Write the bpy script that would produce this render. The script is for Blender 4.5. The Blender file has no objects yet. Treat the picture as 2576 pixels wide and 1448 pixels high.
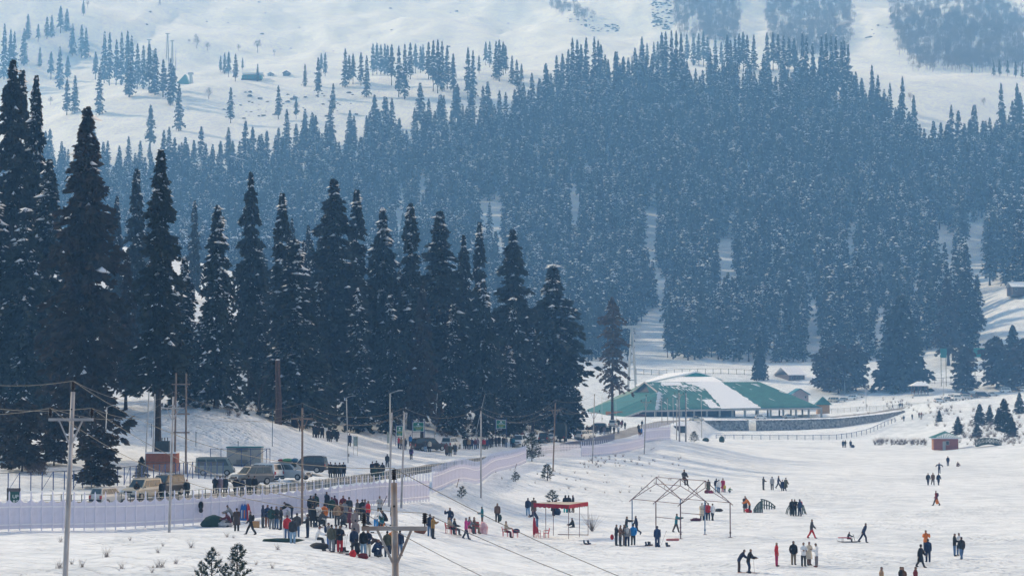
import bpy, bmesh, math, random
import numpy as np
from mathutils import Vector, Matrix
from mathutils.bvhtree import BVHTree

SC = bpy.context.scene
COL = SC.collection
R_ = math.radians

# ------------------------------------------------------------------ camera
F = 4807.0                      # focal length in units of a 2576 px wide frame
ZC = 12.7
PITCH = math.atan(268.0 / F)
cam_d = bpy.data.cameras.new('camera'); cam = bpy.data.objects.new('camera', cam_d); COL.objects.link(cam)
cam_d.sensor_width = 36.0; cam_d.lens = 36.0 * F / 2576.0
cam_d.clip_start = 0.5; cam_d.clip_end = 9000.0
cam.location = (0, 0, ZC); cam.rotation_euler = (math.pi / 2 + PITCH, 0, 0)
SC.camera = cam

# ------------------------------------------------------------------ world, sun, exposure
SUN_AZ = R_(-62); SUN_EL = R_(34)          # to the left and a little beyond the meadow
world = bpy.data.worlds.new('World'); SC.world = world; world.use_nodes = True
wn = world.node_tree; wn.nodes.clear()
sky = wn.nodes.new('ShaderNodeTexSky'); sky.sky_type = 'NISHITA'; sky.sun_disc = False
sky.sun_elevation = SUN_EL; sky.sun_rotation = -SUN_AZ; sky.altitude = 800.0; sky.air_density = 1.0; sky.dust_density = 4.0; sky.ozone_density = 1.0
bg = wn.nodes.new('ShaderNodeBackground'); bg.inputs[1].default_value = 0.15
wo = wn.nodes.new('ShaderNodeOutputWorld')
wn.links.new(sky.outputs[0], bg.inputs[0]); wn.links.new(bg.outputs[0], wo.inputs[0])
sun_d = bpy.data.lights.new('sun', 'SUN'); sun = bpy.data.objects.new('sun', sun_d); COL.objects.link(sun)
sun_d.energy = 2.8; sun_d.angle = R_(3.0); sun_d.color = (1.0, 0.96, 0.90)
sdir = Vector((math.sin(SUN_AZ) * math.cos(SUN_EL), math.cos(SUN_AZ) * math.cos(SUN_EL), math.sin(SUN_EL)))
sun.rotation_euler = sdir.to_track_quat('Z', 'Y').to_euler(); sun.location = sdir * 50 + Vector((0, 0, 60))
SC.view_settings.view_transform = 'Standard'; SC.view_settings.look = 'None'
SC.view_settings.exposure = 0.28; SC.view_settings.gamma = 1.0; SC.view_settings.use_curve_mapping = False
cy = SC.cycles
cy.use_denoising = True; cy.max_bounces = 6; cy.diffuse_bounces = 3; cy.glossy_bounces = 2; cy.transmission_bounces = 3
cy.transparent_max_bounces = 8; cy.volume_bounces = 1; cy.caustics_reflective = False; cy.caustics_refractive = False
HAZE_DENSITY = 0.00036; HAZE_COLOR = (0.20, 0.50, 1.0)

# ------------------------------------------------------------------ pixel <-> place
CP, SP = math.cos(PITCH), math.sin(PITCH)
def ray(u, v):
    a = (u - 1288.0) / F; b = (724.0 - v) / F
    return Vector((a, CP - SP * b, SP + CP * b))
def P(u, v, D):
    d = ray(u, v); s = D / d.y
    return Vector((d.x * s, D, ZC + d.z * s))
def v_of(D, z):
    t = (z - ZC) / D                       # tan of elevation
    b = (t * CP - SP) / (CP + t * SP)
    return 724.0 - b * F
def uv_of(p):
    q = Vector(p) - Vector((0, 0, ZC))
    zc = q.y * CP + q.z * SP; yc = -q.y * SP + q.z * CP
    return 1288.0 + q.x / zc * F, 724.0 - yc / zc * F

# ------------------------------------------------------------------ materials
MATS = {}
def mat(name, col, rough=0.8, var=0.12, scale=3.0, bump=0.0, bscale=20.0, metal=0.0, col2=None, detail=4.0, spec=0.3, alpha=1.0, coord='Object'):
    if name in MATS: return MATS[name]
    m = bpy.data.materials.new(name); m.use_nodes = True
    nt = m.node_tree; b = nt.nodes['Principled BSDF']
    b.inputs['Roughness'].default_value = rough; b.inputs['Metallic'].default_value = metal
    b.inputs['Specular IOR Level'].default_value = spec
    tc = nt.nodes.new('ShaderNodeTexCoord')
    nz = nt.nodes.new('ShaderNodeTexNoise'); nz.inputs['Scale'].default_value = scale; nz.inputs['Detail'].default_value = detail
    nt.links.new(tc.outputs[coord], nz.inputs['Vector'])
    rp = nt.nodes.new('ShaderNodeValToRGB')
    c = np.array(col[:3], float)
    if col2 is None:
        lo, hi = c * (1 - var), np.minimum(c * (1 + var), 1.0)
    else:
        lo, hi = c, np.array(col2[:3], float)
    rp.color_ramp.elements[0].position = 0.32; rp.color_ramp.elements[1].position = 0.68
    rp.color_ramp.elements[0].color = (*lo, 1); rp.color_ramp.elements[1].color = (*hi, 1)
    nt.links.new(nz.outputs['Fac'], rp.inputs['Fac']); nt.links.new(rp.outputs['Color'], b.inputs['Base Color'])
    if bump > 0:
        n2 = nt.nodes.new('ShaderNodeTexNoise'); n2.inputs['Scale'].default_value = bscale; n2.inputs['Detail'].default_value = 3.0
        nt.links.new(tc.outputs[coord], n2.inputs['Vector'])
        bp = nt.nodes.new('ShaderNodeBump'); bp.inputs['Strength'].default_value = 1.0; bp.inputs['Distance'].default_value = bump
        nt.links.new(n2.outputs['Fac'], bp.inputs['Height']); nt.links.new(bp.outputs['Normal'], b.inputs['Normal'])
    if alpha < 1: b.inputs['Alpha'].default_value = alpha
    MATS[name] = m
    return m

# ------------------------------------------------------------------ mesh building
class MB:
    def __init__(s): s.v = []; s.f = []; s.m = []
    def add(s, vs, fs, mi=0):
        o = len(s.v); s.v.extend([tuple(x) for x in vs]); s.f.extend([tuple(o + i for i in f) for f in fs]); s.m.extend([mi] * len(fs)); return s
    def box(s, c, d, rz=0.0, mi=0, M=None):
        hx, hy, hz = d[0] / 2, d[1] / 2, d[2] / 2
        vs = [Vector((x, y, z)) for z in (-hz, hz) for y in (-hy, hy) for x in (-hx, hx)]
        rot = Matrix.Rotation(rz, 3, 'Z') if M is None else M
        vs = [rot @ q + Vector(c) for q in vs]
        return s.add(vs, [(0, 2, 3, 1), (4, 5, 7, 6), (0, 1, 5, 4), (2, 6, 7, 3), (0, 4, 6, 2), (1, 3, 7, 5)], mi)
    def tube(s, pts, rad, n=6, mi=0, cap=True):
        pts = [Vector(p) for p in pts]; k = len(pts)
        if not hasattr(rad, '__len__'): rad = [rad] * k
        up = None; rings = []
        for i, p in enumerate(pts):
            t = (pts[min(i + 1, k - 1)] - pts[max(i - 1, 0)])
            t = t.normalized() if t.length > 1e-9 else Vector((0, 0, 1))
            if up is None: up = Vector((0, 0, 1)) if abs(t.z) < 0.9 else Vector((1, 0, 0))
            a = t.cross(up).normalized(); b = a.cross(t).normalized(); up = b
            rings.append([p + (a * math.cos(2 * math.pi * j / n) + b * math.sin(2 * math.pi * j / n)) * rad[i] for j in range(n)])
        vs = [q for r in rings for q in r]; fs = []
        for i in range(k - 1):
            for j in range(n):
                fs.append((i * n + j, i * n + (j + 1) % n, (i + 1) * n + (j + 1) % n, (i + 1) * n + j))
        if cap:
            fs.append(tuple(range(n - 1, -1, -1))); fs.append(tuple((k - 1) * n + j for j in range(n)))
        return s.add(vs, fs, mi)
    def bar(s, a, b, w, h=None, mi=0):
        a, b = Vector(a), Vector(b); d = b - a; h = h or w
        t = d.normalized(); up = Vector((0, 0, 1)) if abs(t.z) < 0.95 else Vector((0, 1, 0))
        x = t.cross(up).normalized(); y = x.cross(t).normalized()
        vs = [p + x * sx * w / 2 + y * sy * h / 2 for p in (a, b) for sx, sy in ((-1, -1), (1, -1), (1, 1), (-1, 1))]
        return s.add(vs, [(0, 1, 2, 3), (7, 6, 5, 4), (0, 4, 5, 1), (1, 5, 6, 2), (2, 6, 7, 3), (3, 7, 4, 0)], mi)
    def prism(s, poly, axis_from, axis_to, mi=0):
        """extrude a list of 3d points by vector axis_to-axis_from"""
        d = Vector(axis_to) - Vector(axis_from); n = len(poly)
        vs = [Vector(p) for p in poly] + [Vector(p) + d for p in poly]
        fs = [tuple(range(n - 1, -1, -1)), tuple(range(n, 2 * n))] + [(i, (i + 1) % n, n + (i + 1) % n, n + i) for i in range(n)]
        return s.add(vs, fs, mi)
    def blob(s, c, r, n=6, m=4, mi=0, jit=0.0, rnd=None):
        c = Vector(c); rx, ry, rz = r if hasattr(r, '__len__') else (r, r, r)
        vs = [c + Vector((0, 0, -rz))]
        for i in range(1, m):
            th = math.pi * i / m
            for j in range(n):
                ph = 2 * math.pi * (j + 0.5 * (i % 2)) / n; k = 1 + (rnd.uniform(-jit, jit) if rnd else 0)
                vs.append(c + Vector((rx * math.sin(th) * math.cos(ph) * k, ry * math.sin(th) * math.sin(ph) * k, -rz * math.cos(th) * k)))
        vs.append(c + Vector((0, 0, rz))); L = len(vs) - 1; fs = []
        for j in range(n): fs.append((0, 1 + (j + 1) % n, 1 + j))
        for i in range(m - 2):
            for j in range(n):
                a = 1 + i * n + j; b = 1 + i * n + (j + 1) % n; fs.append((a, b, b + n, a + n))
        for j in range(n): fs.append((L, L - n + j, L - n + (j + 1) % n))
        return s.add(vs, fs, mi)
    def mesh(s, name, mats, smooth=False):
        me = bpy.data.meshes.new(name); me.from_pydata(s.v, [], s.f); 
        for m in (mats if isinstance(mats, (list, tuple)) else [mats]): me.materials.append(m)
        if any(s.m): me.polygons.foreach_set('material_index', s.m)
        if smooth: me.polygons.foreach_set('use_smooth', [True] * len(me.polygons))
        me.update(); return me
    def obj(s, name, mats, parent=None, smooth=False):
        return link(name, s.mesh(name, mats, smooth), parent)
def link(name, data, parent=None, loc=None, rz=0.0):
    o = bpy.data.objects.new(name, data); COL.objects.link(o)
    if parent is not None: o.parent = parent
    if loc is not None: o.location = loc
    if rz: o.rotation_euler = (0, 0, rz)
    return o
def tag(o, label=None, cat=None, group=None, kind=None):
    if label: o['label'] = label
    if cat: o['category'] = cat
    if group: o['group'] = group
    if kind: o['kind'] = kind
    return o
def thing(name, label, cat, loc=(0, 0, 0), rz=0.0, group=None, scale=None):
    o = bpy.data.objects.new(name, None); COL.objects.link(o); o.empty_display_size = 0.2
    o.location = loc; o.rotation_euler = (0, 0, rz)
    if scale: o.scale = (scale,) * 3 if not hasattr(scale, '__len__') else scale
    return tag(o, label, cat, group)
def copy_tree(o, parent=None):
    c = o.copy(); COL.objects.link(c)
    if parent is not None: c.parent = parent
    for ch in o.children: copy_tree(ch, c)
    return c
# ================================================================== terrain
# control points: (u, D, z); z interpolated as asinh(z/10) over (u, ln D)
CPT = []
def cz(D, **kw): pass
def row(D, pts):
    for u, z in pts: CPT.append((u, D, z))
def rowv(D, pts):
    for u, v in pts: CPT.append((u, D, P(u, v, D).z))
row(18, [(-2600, 2.0), (0, 2.0), (1288, 1.0), (2576, 0.0), (5200, 0.0)])
row(50, [(-2600, 2.8), (0, 2.9), (700, 2.6), (1100, 1.6), (1700, 0.2), (2576, 0), (5200, 0)])
row(85, [(-2600, 3.0), (0, 3.2), (430, 3.2), (800, 2.8), (1150, 1.1), (1500, 0.1), (2100, 0), (2700, 0), (5200, 0.3)])
row(118, [(-2000, 2.8), (-200, 2.7), (200, 2.7), (430, 3.1), (650, 2.75), (850, 2.5), (1000, 1.75), (1150, 0.7), (1400, 0.05), (1800, 0), (2200, 0), (2800, 0)])
row(150, [(-2000, 2.6), (-300, 2.4), (0, 2.3), (300, 2.2), (560, 2.3), (700, 2.35), (850, 2.2), (1000, 1.9), (1083, 1.5), (1200, 0.7), (1300, 0.2), (1500, 0.05), (2000, 0), (2700, 0), (5200, 1)])
row(181, [(1000, 2.95), (1083, 3.0), (1125, 2.0), (1180, 1.2), (1251, 0.66), (1400, 0.3), (1700, 0), (2200, 0), (2800, 0)])
row(215, [(1190, 2.9), (1260, 1.7), (1340, 1.1), (1500, 0.5), (1800, 0.1), (2400, 0), (2900, 0)])
row(251, [(1290, 3.0), (1395, 2.5), (1480, 1.7), (1600, 0.8), (1900, 0.2), (2400, 0), (3000, 0)])
row(300, [(1450, 2.9), (1560, 3.3), (1640, 2.6), (1800, 1.0), (2000, 0.2), (2500, 0), (3200, 0.5)])
row(352, [(1600, 4.2), (1690, 4.4), (1740, 3.6), (1850, 1.6), (2050, 0.4), (2400, 0), (2800, 0.2), (5200, 6)])
row(400, [(1760, 2.6), (1900, 1.2), (2100, 0.3), (2300, 0), (2420, 0.1), (2560, 0.9), (2800, 2)])
row(450, [(1760, 1.8), (2000, 0.5), (2200, 0.1), (2330, 0.0), (2410, 0.6), (2480, 2.2), (2600, 3.4), (3000, 5), (5200, 12)])
row(520, [(1640, 1.2), (1760, 0.9), (2000, 0.5), (2200, 0.5), (2330, 1.6), (2450, 3.8), (2600, 5.5), (3200, 9)])
row(575, [(1560, 1.2), (1720, 0.6), (1900, 0.6), (2100, 0.8), (2250, 1.6), (2340, 3.8), (2450, 6.0), (2600, 7.2)])
for _u, _D, _z in [(30, 145, 2.4), (300, 150, 2.3), (500, 154, 2.3), (660, 159, 2.4), (850, 164, 2.7), (1009, 172, 2.95), (1090, 187, 3.35), (1167, 206, 3.5), (1240, 232, 3.4), (1322, 268, 3.2)]: row(_D, [(_u, _z)])
# left: road bench and hillside
row(170, [(-2000, 3.4), (-300, 3.3), (0, 3.3), (270, 3.3), (500, 3.2), (700, 3.1), (850, 3.1)])
row(190, [(-1000, 4), (0, 4.6), (200, 4.2), (400, 4.0), (600, 3.6), (800, 3.4), (1000, 3.2), (1085, 3.1)])
row(215, [(-1500, 8), (0, 7.0), (300, 5.4), (480, 4.6), (640, 4.0), (800, 3.6), (950, 3.4), (1100, 3.3)])
row(240, [(0, 9.5), (250, 7.6), (430, 8.0), (560, 7.8), (700, 5.6), (800, 4.6), (900, 3.9), (1000, 3.5), (1180, 3.35)])
row(258, [(430, 10.6), (540, 11.2), (640, 9.2), (720, 7.8), (800, 6.6), (900, 5.0), (1000, 3.9), (1120, 3.5), (1250, 3.4)])
row(285, [(-1500, 22), (0, 15), (300, 12), (500, 11.8), (640, 10.6), (760, 7.6), (850, 6.0), (950, 5.0), (1080, 3.6), (1250, 3.6), (1380, 3.7)])
row(320, [(100, 18), (400, 15), (640, 13.8), (800, 10.6), (900, 9.4), (1000, 7.4), (1100, 6.2), (1220, 4.6), (1340, 3.9), (1430, 3.9), (1520, 3.6)])
row(370, [(-1500, 50), (0, 27), (300, 24), (600, 20), (900, 14), (1100, 9.8), (1300, 7.2), (1400, 5.0), (1480, 4.3), (1580, 4.4), (1650, 4.4)])
row(430, [(0, 36), (300, 32), (600, 28), (900, 21), (1150, 13), (1400, 7.4), (1500, 5.0), (1580, 4.6), (1660, 4.4), (1730, 3.2)])
row(520, [(-1500, 80), (0, 48), (300, 43), (600, 37), (900, 28), (1150, 17), (1400, 9.0), (1500, 5.4), (1560, 4.9)])
row(600, [(1450, 7.5), (1500, 5.2), (1600, 5.0), (1720, 4.9), (1900, 4.9), (2050, 5.3), (2200, 6.8), (2300, 8.0), (2420, 9.0), (2600, 9.5)])
row(640, [(0, 58), (500, 48), (900, 33), (1300, 15), (1480, 6.8), (1700, 5.0), (1900, 5.2), (2100, 6.4), (2250, 8.2), (2400, 10.4), (2600, 10.6)])
row(700, [(1300, 17), (1500, 8), (1700, 6.0), (1900, 6.5), (2100, 8.5), (2250, 10.5), (2400, 12), (2600, 13), (3200, 20)])
rowv(770, [(0, 560), (500, 660), (900, 780), (1300, 890), (1500, 930), (1650, 945), (1800, 945), (1950, 955), (2100, 950), (2250, 950), (2400, 945), (2500, 940), (2600, 935), (3600, 880)])
rowv(840, [(0, 600), (500, 690), (900, 790), (1300, 880), (1600, 905), (1900, 905), (2200, 895), (2400, 850), (2480, 810), (2576, 760), (3400, 600)])
rowv(1000, [(-1500, 500), (0, 700), (500, 760), (900, 780), (1300, 780), (1600, 760), (2000, 755), (2400, 740), (2576, 700), (4000, 500)])
rowv(1200, [(0, 600), (500, 620), (900, 600), (1300, 570), (1600, 560), (2000, 550), (2400, 560), (2576, 570), (4000, 400)])
rowv(1400, [(-1500, 350), (0, 470), (300, 420), (600, 410), (900, 400), (1300, 380), (1600, 370), (2000, 365), (2300, 380), (2576, 400), (4000, 300)])
rowv(1550, [(0, 380), (150, 330), (300, 285), (500, 275), (750, 285), (1000, 275), (1300, 260), (1600, 240), (2000, 235), (2300, 255), (2576, 290)])
CREST = [(-1500, 330), (0, 330), (110, 295), (220, 262), (330, 237), (430, 218), (500, 211), (650, 203), (800, 202), (950, 196), (1100, 184), (1250, 178), (1400, 176), (1550, 168), (1650, 162), (1800, 160), (1950, 158), (2080, 163), (2200, 176), (2300, 176), (2400, 180), (2500, 190), (2576, 197), (2700, 205), (4000, 250)]
rowv(1650, CREST)
rowv(1720, [(u, v + 16) for u, v in CREST])
rowv(1850, [(u, v + (22 if u > 450 else -10)) for u, v in CREST])
rowv(2100, [(-1500, 150), (0, 120), (150, 150), (300, 190), (450, 190), (700, 165), (1000, 150), (1300, 135), (1550, 120), (1700, 120), (1850, 140), (2000, 130), (2160, 150), (2300, 135), (2576, 145), (4000, 150)])
rowv(2450, [(-1500, 30), (0, 20), (200, 50), (450, 80), (800, 60), (1100, 50), (1400, 45), (1700, 30), (2000, 45), (2200, 60), (2576, 40), (4000, 40)])
rowv(2950, [(-2000, -110), (0, -110), (500, -90), (1000, -100), (1500, -110), (2000, -110), (2576, -120), (4000, -110)])

_cp = np.array(CPT, float)
def _q(u, D): return np.stack([np.asarray(u, float) / 420.0, np.log(np.asarray(D, float)) / 0.16], -1)
_X = _q(_cp[:, 0], _cp[:, 1]); _zv = np.arcsinh(_cp[:, 2] / 10.0)
def _k(A, B):
    d2 = ((A[:, None, :] - B[None, :, :]) ** 2).sum(-1); return -np.sqrt(d2 + 0.12)
_n = len(_X); _A = np.zeros((_n + 3, _n + 3)); _A[:_n, :_n] = _k(_X, _X) + np.eye(_n) * 0.02
_A[:_n, _n] = 1; _A[:_n, _n + 1:] = _X; _A[_n, :_n] = 1; _A[_n + 1:, :_n] = _X.T
_w = np.linalg.solve(_A, np.concatenate([_zv, np.zeros(3)]))
def base_z(u, D):
    X = _q(u, D).reshape(-1, 2); out = np.empty(len(X))
    for i in range(0, len(X), 20000):
        x = X[i:i + 20000]; out[i:i + 20000] = _k(x, _X) @ _w[:_n] + _w[_n] + x @ _w[_n + 1:]
    return 10.0 * np.sinh(out)

# value noise for relief
_rng = np.random.default_rng(5)
_NT = _rng.random((256, 256))
def vnoise(x, y):
    xi = np.floor(x).astype(int); yi = np.floor(y).astype(int); fx = x - xi; fy = y - yi
    fx = fx * fx * (3 - 2 * fx); fy = fy * fy * (3 - 2 * fy)
    g = lambda a, b: _NT[a % 256, b % 256]
    return (g(xi, yi) * (1 - fx) + g(xi + 1, yi) * fx) * (1 - fy) + (g(xi, yi + 1) * (1 - fx) + g(xi + 1, yi + 1) * fx) * fy
def fbm(x, y, o=4):
    s = 0; a = 1.0; t = 0
    for i in range(o): s = s + a * (vnoise(x * 2 ** i + 17 * i, y * 2 ** i + 31 * i) - 0.5); t += a; a *= 0.5
    return s / t

# road centre line: (u, D, z)
ROAD = [(-500, 150, 3.2), (-150, 160, 3.25), (100, 165, 3.3), (300, 168, 3.3), (520, 177, 3.3), (700, 190, 3.3), (830, 204, 3.3), (960, 222, 3.3), (1080, 244, 3.35), (1200, 268, 3.4), (1330, 300, 3.55), (1440, 338, 3.8), (1530, 385, 4.1), (1600, 440, 4.5), (1640, 500, 4.7), (1700, 575, 4.9), (1850, 607, 4.95), (2050, 618, 5.2), (2200, 640, 6.6), (2330, 668, 9.0), (2480, 680, 10.6), (2700, 690, 11.2), (3100, 700, 12)]
def catmull(pts, sub):
    out = []; n = len(pts)
    for i in range(n - 1):
        p0, p1, p2, p3 = (np.array(pts[max(0, min(n - 1, j))], float) for j in (i - 1, i, i + 1, i + 2))
        for k in range(sub):
            t = k / sub
            out.append(0.5 * ((2 * p1) + (-p0 + p2) * t + (2 * p0 - 5 * p1 + 4 * p2 - p3) * t * t + (-p0 + 3 * p1 - 3 * p2 + p3) * t ** 3))
    out.append(np.array(pts[-1], float)); return np.array(out)
road_pts = catmull([((u - 1288) / F * D, D, z) for u, D, z in ROAD], 10)
ROAD_W = 3.3
def road_info(x, y):
    """distance to the road centre line and the road's height there"""
    best = np.full(x.shape, 1e9); zz = np.zeros(x.shape)
    for a, b in zip(road_pts[:-1], road_pts[1:]):
        dx, dy = b[0] - a[0], b[1] - a[1]; L2 = dx * dx + dy * dy
        t = np.clip(((x - a[0]) * dx + (y - a[1]) * dy) / L2, 0, 1)
        d = np.hypot(x - a[0] - dx * t, y - a[1] - dy * t); k = d < best
        best = np.where(k, d, best); zz = np.where(k, a[2] + (b[2] - a[2]) * t, zz)
    return best, zz
def sstep(a, b, x):
    t = np.clip((x - a) / (b - a), 0, 1); return t * t * (3 - 2 * t)

# retaining wall line below the upper road: (u, D, ztop)
WALL = [(1705, 588, 4.85), (1800, 592, 4.85), (1900, 594, 4.9), (2000, 598, 5.0), (2100, 604, 5.3), (2200, 616, 6.4), (2290, 632, 8.0)]
wall_pts = np.array([((u - 1288) / F * D, D, z) for u, D, z in WALL])
def wall_y(x): return np.interp(x, wall_pts[:, 0], wall_pts[:, 1], left=9e9, right=9e9), np.interp(x, wall_pts[:, 0], wall_pts[:, 2])

def terrain_height(U, D):
    z = base_z(U.ravel(), D.ravel()).reshape(U.shape)
    x = (U - 1288) / F * D; y = D
    near = 1 - sstep(380, 700, D)
    # soft relief
    z = z + near * (fbm(x / 14, y / 14) * 0.5 + fbm(x / 3.1, y / 3.1, 3) * 0.14) * (0.35 + 0.65 * sstep(1450, 900, U))
    hill = sstep(4.2, 9, z) * near * sstep(1400, 1100, U)
    z = z + hill * (fbm(x / 7, y / 7) * 2.0 + fbm(x / 1.9, y / 1.9, 3) * 0.75)
    z = z + sstep(2250, 2450, U) * sstep(420, 470, D) * (1 - sstep(700, 800, D)) * (fbm(x / 16, y / 22) * 3.0 + fbm(x / 4, y / 6, 3) * 0.9)
    far = sstep(700, 1000, D)
    z = z + far * (fbm(x / 120, y / 120, 5) * 16 + fbm(x / 28, y / 28, 4) * 3.0)
    up = sstep(1750, 2300, D)
    z = z + up * (fbm(x / 240 + 7, y / 320, 5) * 95 + (0.5 - np.abs(fbm(x / 130, y / 520 + 3, 4))) * 60 + fbm(x / 40, y / 120, 3) * 7)
    # wall step
    wy, wz = wall_y(x)
    inw = (x > wall_pts[0, 0]) & (x < wall_pts[-1, 0])
    ahead = inw & (y >= wy + 0.2) & (y < wy + 26)
    z = np.where(ahead, wz + (y - wy) * 0.01, z)
    below = inw & (y < wy + 0.2) & (y > wy - 40)
    drop = np.interp(x, wall_pts[:, 0], [3.3, 3.6, 3.7, 3.6, 3.3, 2.6, 0.3])
    z = np.where(below, np.minimum(z, wz - drop + sstep(wy - 40, wy, y) * 0.4), z)
    # road bench
    d, rz = road_info(x, y); k = 1 - sstep(ROAD_W + 0.8, ROAD_W + 5.5, d)
    z = z * (1 - k) + (rz - 0.06) * k
    bank = np.exp(-((d - ROAD_W - 1.3) / 0.7) ** 2) * near
    z = z + bank * (0.28 + fbm(x / 2.2, y / 2.2, 3) * 0.5)
    return z
rows_D = np.concatenate([np.geomspace(14, 100, 22, endpoint=False), np.geomspace(100, 420, 230, endpoint=False), np.geomspace(420, 700, 70, endpoint=False), np.geomspace(700, 2950, 150)])
cols_u = np.concatenate([np.linspace(-2600, -160, 32, endpoint=False), np.linspace(-160, 2740, 242), np.linspace(2740, 5200, 33)[1:]])
UU, DD = np.meshgrid(cols_u, rows_D)
ZZ = terrain_height(UU, DD)
XX = (UU - 1288) / F * DD
_nr, _nc = UU.shape
tv = np.stack([XX, DD, ZZ], -1).reshape(-1, 3)
_i = np.arange((_nr - 1) * (_nc - 1)); _r = _i // (_nc - 1); _c = _i % (_nc - 1); _a = _r * _nc + _c
tf = np.stack([_a, _a + 1, _a + _nc + 1, _a + _nc], -1)
def np_mesh(name, v, f, mats=(), smooth=False, mi=None):
    v = np.asarray(v, np.float32); f = np.asarray(f, np.int32); k = f.shape[1]
    me = bpy.data.meshes.new(name); me.vertices.add(len(v)); me.vertices.foreach_set('co', v.ravel())
    me.loops.add(f.size); me.loops.foreach_set('vertex_index', f.ravel())
    me.polygons.add(len(f)); me.polygons.foreach_set('loop_start', np.arange(0, f.size, k, dtype=np.int32))
    for m in mats: me.materials.append(m)
    if mi is not None: me.polygons.foreach_set('material_index', np.asarray(mi, np.int32))
    if smooth: me.polygons.foreach_set('use_smooth', np.ones(len(f), bool))
    me.update(calc_edges=True); return me

def snow_material():
    m = bpy.data.materials.new('snow'); m.use_nodes = True; nt = m.node_tree; b = nt.nodes['Principled BSDF']
    L = nt.links.new; N = nt.nodes.new
    b.inputs['Roughness'].default_value = 0.65; b.inputs['Specular IOR Level'].default_value = 0.2
    geo = N('ShaderNodeNewGeometry')
    sep = N('ShaderNodeSeparateXYZ'); L(geo.outputs['Position'], sep.inputs[0])
    def noise(scale, detail=3.0, rough=0.55, vec=None):
        n = N('ShaderNodeTexNoise'); n.inputs['Scale'].default_value = scale; n.inputs['Detail'].default_value = detail; n.inputs['Roughness'].default_value = rough
        L(vec or geo.outputs['Position'], n.inputs['Vector']); return n.outputs['Fac']
    def mrange(x, a, c, lo=0.0, hi=1.0):
        n = N('ShaderNodeMapRange'); n.inputs[1].default_value = a; n.inputs[2].default_value = c; n.inputs[3].default_value = lo; n.inputs[4].default_value = hi; L(x, n.inputs[0]); return n.outputs[0]
    def math_(op, a, c):
        n = N('ShaderNodeMath'); n.operation = op
        for i, q in enumerate((a, c)):
            if isinstance(q, (int, float)): n.inputs[i].default_value = q
            else: L(q, n.inputs[i])
        return n.outputs[0]
    # trodden, dirty patches and grass tufts poking through
    big = noise(0.02, 5.0); tuft = noise(1.1, 5.0, 0.7)
    far_tuft = noise(0.16, 6.0, 0.75)
    zone = mrange(big, 0.50, 0.62)
    tmask = math_('MULTIPLY', mrange(tuft, 0.66, 0.72), zone)
    farz = mrange(sep.outputs[1], 900, 1200)
    fmask = math_('MULTIPLY', math_('MULTIPLY', mrange(far_tuft, 0.60, 0.68), mrange(noise(0.012, 3.0), 0.50, 0.60)), farz)
    msk = math_('MAXIMUM', math_('MULTIPLY', tmask, math_('SUBTRACT', 1.0, farz)), fmask)
    dirt = N('ShaderNodeValToRGB'); dirt.color_ramp.elements[0].color = (0.63, 0.68, 0.72, 1); dirt.color_ramp.elements[1].color = (0.82, 0.86, 0.885, 1)
    dirt.color_ramp.elements[0].position = 0.40; dirt.color_ramp.elements[1].position = 0.56; L(math_('ADD', math_('MULTIPLY', noise(0.35, 5.0), 0.6), math_('MULTIPLY', noise(0.045, 6.0), 0.4)), dirt.inputs['Fac'])
    mx = N('ShaderNodeMix'); mx.data_type = 'RGBA'; L(math_('MULTIPLY', msk, 0.75), mx.inputs['Factor']); L(dirt.outputs['Color'], mx.inputs['A']); mx.inputs['B'].default_value = (0.16, 0.13, 0.10, 1)
    L(mx.outputs['Result'], b.inputs['Base Color'])
    # footprints, lumps
    st = N('ShaderNodeTexVoronoi'); st.inputs['Scale'].default_value = 1.5; L(geo.outputs['Position'], st.inputs['Vector'])
    foot = math_('MULTIPLY', mrange(st.outputs['Distance'], 0.05, 0.45), mrange(noise(0.06, 2.0), 0.42, 0.58))
    wv = N('ShaderNodeTexWave'); wv.wave_type = 'BANDS'; wv.bands_direction = 'DIAGONAL'; wv.inputs['Scale'].default_value = 0.22; wv.inputs['Distortion'].default_value = 14.0; wv.inputs['Detail'].default_value = 3.0; wv.inputs['Detail Scale'].default_value = 0.35
    L(geo.outputs['Position'], wv.inputs['Vector']); track = math_('MULTIPLY', mrange(wv.outputs['Fac'], 0.0, 0.10), 1.0)
    h = math_('ADD', math_('ADD', math_('MULTIPLY', noise(0.8, 5.0, 0.6), 0.42), math_('MULTIPLY', foot, 0.26)), math_('ADD', math_('MULTIPLY', noise(5.0, 3.0), 0.035), math_('MULTIPLY', track, 0.16)))
    bp = N('ShaderNodeBump'); bp.inputs['Strength'].default_value = 1.0; bp.inputs['Distance'].default_value = 1.0
    L(h, bp.inputs['Height']); L(bp.outputs['Normal'], b.inputs['Normal'])
    return m
M_SNOW = snow_material()
terr = link('snow_ground', np_mesh('snow_ground', tv, tf, [M_SNOW], smooth=True)); tag(terr, kind='structure')
_far = DD[:-1, :-1].ravel() > 0
BVH = BVHTree.FromPolygons([tuple(map(float, q)) for q in tv], [tuple(map(int, q)) for q in tf])
def ground(x, y):
    h = BVH.ray_cast(Vector((x, y, 2000)), Vector((0, 0, -1)))
    return h[0].z if h[0] else 0.0
def hit(u, v):
    h = BVH.ray_cast(Vector((0, 0, ZC)), ray(u, v).normalized())
    return h[0] if h[0] else P(u, v, 300)
def at(u, D):
    x = (u - 1288) / F * D; return Vector((x, D, ground(x, D)))

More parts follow.
